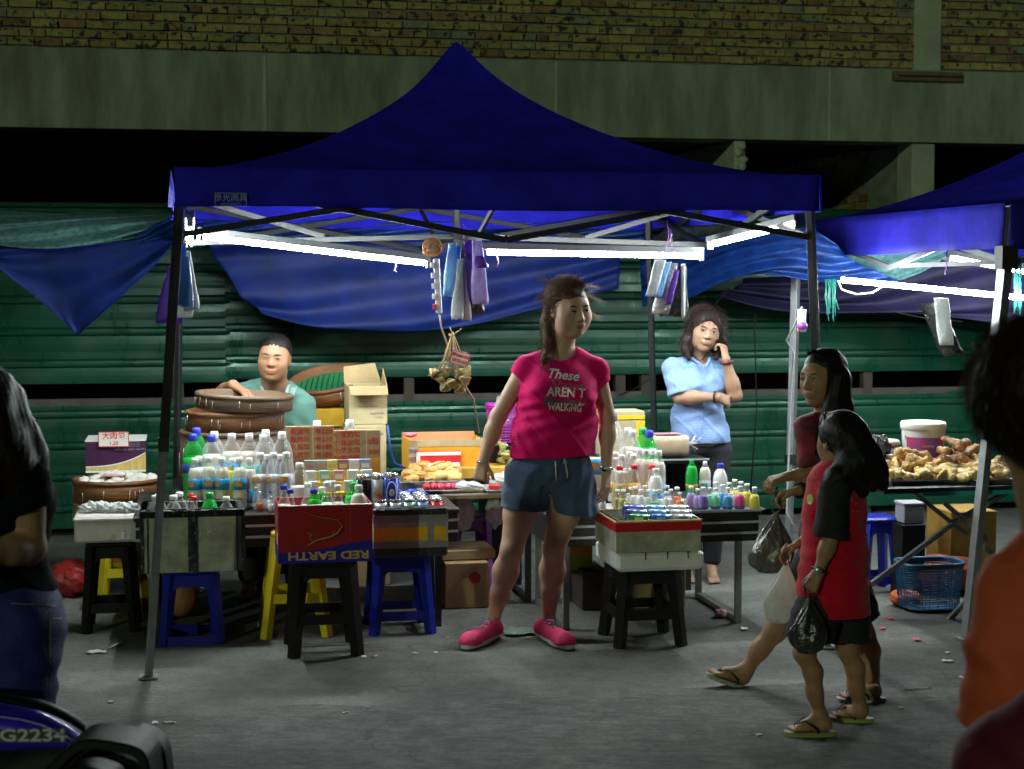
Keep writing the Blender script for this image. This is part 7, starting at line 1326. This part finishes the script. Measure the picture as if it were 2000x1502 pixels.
# ---- small girl --------------------------------------------------------------------------------------------------
J = mk(6.20); W = person('small girl in an oversized red and black T-shirt walking left with bags', (J(1630, 1400).x, 6.2, 0))
c = J(1640, 862, 0); R = HR(-158, 4, 0); s = .94; sN = J(1628, 968, -.12); sF = J(1625, 962, .12)
sd = SD((J(1505, 0).x, 5.95, 0), (J(1745, 0).x, 6.48, J(0, 785).z), .0048); head(sd, c, R, s, 1.0)
tr = [('e', J(1628, 1000, 0), (.085, .11, .11)), ('e', J(1625, 1075, 0), (.085, .105, .11)), ('e', J(1625, 1160, 0), (.092, .11, .10)), ('c', J(1630, 945, 0), sN, .038, .036), ('c', J(1630, 945, 0), sF, .038, .036)]
apply(sd, tr); sd.cap(c+R @ vn((0, .02, -.07)), J(1632, 945), .040, .042, .03)
e1, w1 = J(1622, 1052, -.14), J(1598, 1118, -.16); arm(sd, sN, e1, w1, .037, .032, .021); hand(sd, w1, J(1582, 1150, -.17)-w1, (.5, .8, -.1), -1, (60, 75, 50), .80, 30)
e2_, w2 = J(1600, 1040, .16), J(1560, 1062, .12); arm(sd, sF, e2_, w2, .037, .032, .021); hand(sd, w2, vn((-1, -.1, -.45)), (.2, -.3, -.9), 1, (35, 50, 40), .80, 30)
hN, kN, aN = J(1598, 1195, -.05), J(1570, 1275, -.06), J(1603, 1398, -.03); hF, kF, aF = J(1650, 1195, .05), J(1655, 1270, .04), J(1682, 1385, .06)
leg_(sd, hN, kN, aN, .070, .045, .042, .027, vn((.028, 0, 0))); leg_(sd, hF, kF, aF, .070, .045, .042, .027, vn((.026, 0, 0)))
a1, b1, a2, b2 = G(1628, 1438), G(1540, 1438), G(1700, 1412), G(1625, 1408); z_ = vn((0, 0, .016)); foot(sd, aN, a1+z_, b1+z_, .85); foot(sd, aF, a2+z_, b2+z_, .85)
bo, bv = sd.build('body', skin_c, W, 2); face(bv, c, R, s, W, lipl, .9)
redc = mat('crimson_cotton', (.56, .004, .025), .8, spec=.15, var=.1, scale=4, bump=.3, bscale=90, sheen=.2); sd = SD((J(1530, 0).x, 5.95, J(0, 1215).z), (J(1720, 0).x, 6.48, J(0, 900).z), .005); apply(sd, tr, .02)
sd.sleeve(J(1632, 945), J(1626, 1215), .10, .150, J(1626, 1196), (-.02, 0, -1), .05); sd.noise(folds(.005, 34, ph=.7)); sd.noise(lambda X, Y, Z: .0035*np.sin(40*(X-.6*Y)+2*np.sin(5*Z))*np.clip((J(0, 1020).z-Z)*4, 0, 1)); sd.plane(J(1626, 1196), (-.02, 0, -1)); sd.cap(c, J(1636, 925), .05, .05, .006, 'sub'); sh, sb = sd.build('tshirt', redc, W, 2)
sd = SD((J(1530, 0).x, 5.93, J(0, 1100).z), (J(1720, 0).x, 6.48, J(0, 920).z), .005)
for a, b in ((sN, e1), (sF, e2_)): d = (b-a).normalized(); sd.sleeve(a-d*.02, b+d*.03, .058, .070, b+d*.002, d)
sd.noise(folds(.0045, 40)); sd.build('black_sleeves', blc, sh, 2)
m = MB(); m.add([on(sb, 1582+6*cos(a), 975+10*sin(a), 6.2, .002) for a in [2*pi*i/14 for i in range(14)]], [tuple(range(13, -1, -1))]); bd = m.build('chest_badge', pl((.45, .55, .05)), sh, world=True)
for i, (x, y) in enumerate(((1666, 975), (1674, 985), (1668, 995), (1678, 1000))): m = MB(); m.tube([on(sb, x-4, y, 6.2), on(sb, x, y+3*(-1)**i, 6.2), on(sb, x+5, y+1, 6.2)], .0025, 5, flat=.4); m.build('back_print', pl((.40, .22, .08)), sh, world=True)
sd = SD((J(1530, 0).x, 5.95, J(0, 1270).z), (J(1720, 0).x, 6.48, J(0, 1130).z), .005); sd.ell(J(1626, 1165), (.098, .115, .08), None, .04)
for a, b in ((hN, kN), (hF, kF)): d = (b-a).normalized(); sd.sleeve(a, b, .092, .098, a+d*.11, d+vn((0, 0, -1)))
sd.noise(folds(.003, 60)); sd.build('shorts', blc, W, 2)
grs = pl((.30, .33, .08)); flipflop(W, a1+vn((0, 0, .021)), b1+vn((0, 0, .021)), pl((.36, .34, .24)), grs, blackpl, .037); flipflop(W, a2+vn((0, 0, .021)), b2+vn((0, 0, .021)), pl((.36, .34, .24)), grs, blackpl, .037)
longhair(c, R, s, hblack, W, [[c+vn((.02, -.075, .0)), c+vn((.03, -.10, -.08)), c+vn((-.03, -.11, -.13)), c+vn((-.07, -.12, -.17))], [c+vn((.05, -.04, .02)), c+vn((.09, -.05, -.05)), c+vn((.125, -.05, -.11)), c+vn((.155, -.05, -.16))], [c+vn((.06, .0, .02)), c+vn((.10, .0, -.06)), c+vn((.115, .0, -.12)), c+vn((.13, .0, -.17))],
 [c+vn((.03, -.07, .02)), c+vn((.055, -.10, -.06)), c+vn((.06, -.10, -.12)), c+vn((.07, -.10, -.18))]], 17, 320, .0013, capr=(.088, .106, .096), base_r=(.055, .055, .045, .024), ex=.03)
m = MB(); d = (e1-w1).normalized(); a_ = d.orthogonal().normalized(); b_ = d.cross(a_); m.tube([w1+d*.01+(a_*cos(a)+b_*sin(a))*.0245 for a in [2*pi*i/20 for i in range(20)]], .006, 6, close=True); wt_ = m.build('wristwatch', blackpl, W, world=True); m = MB(); m.ell(w1+d*.012+vn((-.008, -.026, 0)), (.016, .007, .016), 12); m.build('watch_case', steel, wt_, world=True)
# bags carried by the girls
def bag(name, label, top, bot, w_, dp, mt, seed, cat='plastic bag', content=None):
    R_ = random.Random(seed); t = thing(name, label, cat, tuple(bot)); top = vn(top); bot = vn(bot); m = MB(); ph = [R_.uniform(0, 6) for _ in range(4)]
    def fn(u, v):
        a = 2*pi*u; p = top.lerp(bot, v); ww = w_*(.10+.92*sin(min(1, v*1.15)*pi*.62)**1.6)*(1 if v < .86 else math.sqrt(max(0, 1-((v-.86)/.14)**2))*.98+.02)
        q = 1+.10*sin(a*7+ph[0]+5*v)*(1-v*.5)+.06*sin(a*3+ph[1]+9*v)+.05*sin(a*13+ph[2]+v*4)*(1-v); return (p.x+ww*q*cos(a), p.y+ww*dp*q*sin(a), p.z+.006*sin(a*4+v*9))
    m.grid(fn, 48, 30); b = m.build('film', mt, t, world=True); m = MB()
    for q in (-1, 1): m.tube([top+vn((q*.012, 0, .0)), top+vn((q*.02, 0, .045)), top+vn((0, 0, .07))], [.008, .006, .005], 6, flat=.4)
    m.build('handle', mt, t, world=True)
    if content: m = MB(); [m.ell(bot+(top-bot)*R_.uniform(.12, .34)+vn((R_.uniform(-.5, .5)*w_, R_.uniform(-.3, .3)*w_*dp, 0)), (w_*.36, w_*.34, w_*.30), 10) for _ in range(1)]; m.build('contents', content, t, world=True)
    return t
gk = mat('translucent_black_film', (.030, .030, .030), .22, var=.4, scale=15, bump=1.2, bscale=30, spec=.9); gwf = mat('milky_film', (.74, .74, .70), .35, var=.2, scale=12, bump=1.2, bscale=30, trans=.35, alpha=.72)
bag('carried_bag', 'black plastic bag hanging from the small girl\'s near hand', P(1580, 1166, 6.03), P(1578, 1275, 6.03), .068, .7, gk, 1); bag('carried_bag', 'white translucent bag with food in the small girl\'s far hand', P(1536, 1096, 6.33), P(1521, 1216, 6.33), .066, .7, gwf, 2, content=mat('wrapped_food', (.52, .40, .22), .6, scale=30, var=.5))
bag('carried_bag', 'smoky grey bag swinging from the tall girl\'s hands', P(1516, 1000, 6.66), P(1502, 1118, 6.66), .085, .7, mat('smoky_film', (.10, .10, .095), .25, var=.5, scale=15, bump=1.2, bscale=30, spec=.9), 3); m = MB(); m.tube([P(1516, 985, 6.66), P(1516, 960, 6.66), P(1518, 950, 6.66)], .006, 6); m.build('twisted_neck', gk, bpy.data.objects['carried_bag.002'], world=True)
# ---- woman in jeans, front left ----------------------------------------------------------------------------------
J = lambda px, py, dy=0: P(px-27, py, 4.35+dy); W = person('woman with long brown hair and blue jeans cut by the left picture edge', (J(40, 1400).x, 4.35, 0)); c = J(-8, 800, 0); R = HR(-150, 10, 0); s = 1.0
sd = SD((J(-190, 0).x, 4.05, 0), (J(150, 0).x, 4.70, J(0, 690).z), .007); head(sd, c, R, s); sN = J(78, 945, -.06); e1 = J(88, 1070, -.04); w1 = J(-25, 1088, -.22)
tr = [('e', J(15, 985, .02), (.15, .125, .17)), ('e', J(15, 1090, .02), (.125, .12, .14)), ('e', J(30, 1180, .02), (.15, .14, .13)), ('c', J(10, 910, 0), sN, .055, .05), ('c', J(0, 910, 0), J(-80, 940, .08), .055, .05)]
apply(sd, tr); sd.cap(c+R @ vn((0, .02, -.07)), J(10, 915), .05, .055, .03); arm(sd, sN, e1, w1, .05, .043, .028); hand(sd, w1, (-1, -.5, 0), (0, 0, -1), 1, (30, 30, 20)); arm(sd, J(-80, 940, .08), J(-100, 1060, .1), J(-120, 1090, -.15), .05, .043, .028)
hs = [(J(60, 1230, -.05), J(62, 1440, -.08), J(70, 1700, .02)), (J(0, 1230, .08), J(10, 1440, .10), J(0, 1700, .16))]
for h_, k_, a_ in hs: a_ = vn((a_.x, a_.y, .09)); leg_(sd, h_, k_, a_, .105, .07, .062, .038); foot(sd, a_, (a_.x+.04, a_.y, 0), (a_.x-.18, a_.y, 0))
sd.build('body', skin_b, W, 2)
navy = mat('black_navy_jersey', (.002, .004, .007), .85, bump=.3, bscale=60, spec=.1); sd = SD((J(-190, 0).x, 4.05, J(0, 1175).z), (J(150, 0).x, 4.70, J(0, 840).z), .007); apply(sd, tr, .012); d = (e1-sN).normalized(); sd.sleeve(sN, e1, .064, .062, sN+d*.07, d+vn((.3, 0, 0))); sd.noise(folds(.004, 34)); sd.plane(J(0, 1156), (0, 0, -1)); sd.cap(c, J(5, 895), .06, .055, .006, 'sub'); sd.build('tshirt', navy, W, 2)
jean = mat('indigo_denim', (.004, .012, .14), .7, var=.4, scale=6, bump=.5, bscale=160, sheen=.1, col2=(.008, .025, .22)); sd = SD((J(-190, 0).x, 4.05, .07), (J(170, 0).x, 4.70, J(0, 1115).z), .008); sd.ell(J(32, 1215, .02), (.165, .155, .16), None, .06)
for h_, k_, a_ in hs: sd.cap(h_, k_, .122, .086, .04); sd.cap(k_, vn((a_.x, a_.y, .1)), .086, .062, .04)
sd.noise(folds(.004, 46, ph=2)); jb, jv = sd.build('jeans', jean, W, 2)
m = MB(); st = pl((.30, .26, .12))
for pts in ([(20+8*i, 1178+.5*i) for i in range(12)], [(98, 1200+12*i) for i in range(8)], [(100+4*i, 1208) for i in range(6)]): m.tube([on(jv, x, y, 4.35, .001) for x, y in pts], .0012, 4)
m.build('stitching', st, jb, world=True)
longhair(c, R, s, hairmat('dark_brown_hair', (.008, .005, .004), (.025, .014, .009)), W, [[c+vn((.05, .02, .02)), c+vn((.085, .0, -.08)), c+vn((.12, -.02, -.13)), c+vn((.145, -.03, -.17))], [c+vn((.0, -.08, .02)), c+vn((.03, -.11, -.1)), c+vn((.05, -.13, -.15)), c+vn((.03, -.13, -.22))], [c+vn((.04, -.06, .0)), c+vn((.07, -.08, -.08)), c+vn((.10, -.09, -.14)), c+vn((.11, -.09, -.20))], [c+vn((-.05, -.05, .0)), c+vn((-.06, -.10, -.1)), c+vn((-.04, -.12, -.2)), c+vn((-.02, -.12, -.32))]], 31, 260, .0016, base_r=(.06, .062, .055, .035), ex=.03, vox=.006)
# ---- person in orange, front right -------------------------------------------------------------------------------
J = mk(2.72); W = person('blurred person with short dark hair and an orange top at the right edge', (J(2060, 1400).x, 2.72, 0)); c = J(2035, 790, 0); R = HR(-200, 0, 0); s = 1.05
sd = SD((J(1840, 0).x, 2.45, .5), (J(2420, 0).x, 3.02, J(0, 620).z), .007); head(sd, c, R, s)
sN = J(1996, 1165, -.02); tr = [('e', J(2110, 1260, .04), (.165, .13, .20)), ('e', J(2110, 1500, .04), (.15, .13, .2)), ('c', J(2070, 1080, .0), sN, .06, .062), ('c', J(2110, 1080, .0), J(2270, 1150, 0), .06, .062)]
apply(sd, tr); sd.cap(c+R @ vn((0, .02, -.06)), J(2080, 1070), .055, .065, .03); e1, w1 = J(1965, 1420, .0), J(1940, 1600, -.12); arm(sd, sN, e1, w1, .058, .048, .03); hand(sd, w1, (-.3, -.6, -1), (.6, 0, 0), 1, (40, 40, 30))
sd.ell(J(2110, 1640, .04), (.17, .14, .14), None, .05); sd.build('body', skin_b, W, 2)
orc = mat('orange_blouse', (.54, .078, .028), .8, var=.2, scale=5, bump=.6, bscale=30, spec=.2, col2=(.70, .14, .065)); sd = SD((J(1840, 0).x, 2.45, .5), (J(2420, 0).x, 3.02, J(0, 980).z), .007); apply(sd, tr, .014); d = (e1-sN).normalized(); sd.sleeve(sN, e1+d*.05, .080, .088, sN+d*.22, d); sd.ell(J(2110, 1560, .04), (.185, .155, .2), None, .05); sd.noise(folds(.007, 24, ph=2)); sd.cap(c, J(2080, 1030), .066, .062, .006, 'sub'); sd.build('blouse', orc, W, 2)
longhair(c, R, s, hdark, W, [[c+vn((0, -.02, 0)), c+vn((-.0, -.05, -.04)), c+vn((-.0, -.05, -.06))]], 41, 900, .0010, capr=(.106, .118, .112), base_r=(.075, .07, .06, .05), ex=.03, spread=.03, facecut=((0, -.10, -.05), (.062, .06, .09)))
fuzz('loose_hairs', c, R, s, (.104, .116, .110), 2600, .06, .0009, hdark, W, lambda x, y, z: z > -.06 and (y > -.06 or z > .04), (0, .2, -1), 9, (0, .02, .030), .3)
t = thing('shoulder_bag', 'dark maroon cloth bag hanging beside the person in orange', 'bag', tuple(J(1960, 1450, -.25))); sd = SD((J(1870, 0, -.4).x, 2.25, .55), (J(2150, 0).x, 2.62, J(0, 1180).z), .008); J2 = mk(2.40)
sd.cap(J2(1990, 1500), J2(2090, 1360), .085, .05, .05); sd.cap(J2(2000, 1640), J2(2060, 1500), .10, .08, .05); sd.noise(folds(.008, 26)); sd.build('cloth_body', mat('maroon_cloth', (.13, .004, .02), .8, var=.3, scale=6, bump=.5, bscale=30), t, 2); m = MB(); m.tube([J2(2080, 1380), J2(2100, 1250), J2(2120, 1120, .2)], .014, 8, flat=.3); m.build('strap', mat('maroon_strap_cloth', (.10, .004, .015), .8), t, world=True)
# ------------------------------------------------------------------ motorcycle, cut by the lower left corner
YM = 3.95; J = mk(YM); t = thing('motorcycle', 'blue and black motorcycle in the lower left corner, its cover lettered RG2234', 'motorcycle', (J(60, 1500).x, YM, 0))
mblue = mat('metallic_blue_paint', (.05, .03, .75), .22, var=.15, scale=4, coat=.8, metal=.2); mblk = mat('black_moulded_plastic', (.006, .008, .007), .5, var=.2, scale=10, bump=.15, spec=.25); rub = mat('tyre_rubber', (.014, .014, .014), .75, bump=.3)
def rail(pts, Yc, w0, nm, mt, par, z_in): # ribbed body panel bulging outward
    m = MB(); n = len(pts)-1
    def fn(u, v): p = poly([(a, b, 0) for a, b, _ in pts], u); q = J(p[0], p[1]); thick = poly([(c_, 0, 0) for _, _, c_ in pts], u)[0]; a = -pi/2+pi*v*1.0; return (q.x, Yc-w0*cos(a), q.z-thick*(1-sin(a))/2-.0)
    m.grid(fn, 40, 14); return m.build(nm, mt, par, world=True, solid=.003)
up = [(-330, 1400, .10), (-200, 1376, .12), (-80, 1374, .12), (0, 1386, .115), (60, 1398, .095), (100, 1415, .07), (130, 1432, .045), (147, 1445, .012)]
cv = rail(up, YM+.05, .06, 'tail_cover', mblue, t, 0); rail([(a, b-3, .02) for a, b, _ in up], YM+.12, .03, 'seat_edge', mblk, t, 0)
gl = pl((.62, .66, .68), .4); st_ = pl((.06, .06, .07), .35)
m = MB(); q0, q1 = J(-60, 1420), J(134, 1443); m.box(q0.x, q1.x, YM-.0165, YM-.0145, J(0, 1446).z, J(0, 1420).z); m.build('black_sticker', st_, cv, world=True)
text('RG2234', .042, J(56, 1433)-wm(cv).translation+vn((-.003, -.019, 0)), FRONT, gl, 'lettering', cv, sx=1.42, wt=.0009)
m = MB(); m.tube([J(x, y, -.030) for x, y in ((-80, 1388), (0, 1400), (40, 1405), (80, 1416), (110, 1430), (145, 1447))], .0016, 6, flat=1); m.build('edge_line', pl((.45, .45, .85), .3), cv, world=True)
# hooded grab rail and mudguard
def arch(pts, y0, y1, th, nm, mt, par):
    m = MB(); N = 30; vs = []; q = [poly([(a, b, 0) for a, b in pts], i/N) for i in range(N+1)]
    for i, (x, y, _) in enumerate(q):
        p = J(x, y); a = q[max(0, i-1)]; b = q[min(N, i+1)]; d = vn((b[0]-a[0], 0, -(b[1]-a[1]))).normalized(); nn = vn((-d.z, 0, d.x)); nn = nn if nn.z > 0 or nn.x > 0 else -nn
        for (yy, o) in ((y0, -.004), (y0+.006, 0), (y1-.006, 0), (y1, -.004), (y1, -th), (y0, -th)): pp = p+nn*o; vs.append((pp.x, yy, pp.z))
    m.add(vs, [(i*6+k, i*6+(k+1) % 6, i*6+6+(k+1) % 6, i*6+6+k) for i in range(N) for k in range(6)], 0, False); return m.build(nm, mt, par, world=True)
ao = [(60, 1530), (110, 1480), (150, 1440), (185, 1419), (230, 1420), (280, 1430), (305, 1446), (314, 1480), (320, 1540)]
arch(ao, YM-.12, YM+.03, .022, 'grab_rail_hood', mblk, t); arch([(x-10 if x > 200 else x+14, y+12) for x, y in ao], YM-.10, YM+.02, .012, 'inner_lip', mblk, t)
arch([(90, 1530), (130, 1482), (180, 1472), (220, 1478), (250, 1495), (262, 1530)], YM-.11, YM-.02, .05, 'seat_pad', mblk, t)
arch([(262, 1432), (292, 1442), (312, 1462), (322, 1500), (326, 1560)], YM+.02, YM+.10, .03, 'mudguard', mblk, t)
for i in range(9): q = J((296, 303, 309, 314, 317, 320, 322, 324, 325)[i], (1440, 1447, 1456, 1465, 1475, 1486, 1497, 1508, 1520)[i], .06); m = MB(); m.ell(q, (.006, .035, .006), 8); m.build('tread_block', rub, t, world=True)
wc = J(120, 1500)+vn((0, .02, 0)); m = MB(); m.tube([(wc.x+.02+.27*cos(a), wc.y, .29+.27*sin(a)) for a in [2*pi*i/40 for i in range(40)]], .045, 12, close=True); wl = m.build('tyre', rub, t, world=True); m = MB(); m.tube([(wc.x+.02+.21*cos(a), wc.y, .29+.21*sin(a)) for a in [2*pi*i/40 for i in range(40)]], .018, 8, close=True)
for i in range(6): a = pi*i/3; m.bar((wc.x+.02, wc.y, .29), (wc.x+.02+.2*cos(a), wc.y, .29+.2*sin(a)), .02)
m.build('rim', steel_g, wl, world=True)
m = MB(); m.ell((J(-150, 0).x, YM+.07, .48), (.36, .09, .14), 20); m.build('engine_fairing', mblk, t, world=True); m = MB(); m.bar((J(-200, 0).x, YM+.02, .4), (wc.x+.02, wc.y-.07, .29), .04); m.build('swing_arm', steel_d, t, world=True)
m = MB(); m.tube([(J(-500, 0).x+.30*cos(a), YM+.05, .29+.25*sin(a)) for a in [2*pi*i/32 for i in range(32)]], .045, 10, close=True); m.build('tyre', rub, t, world=True)
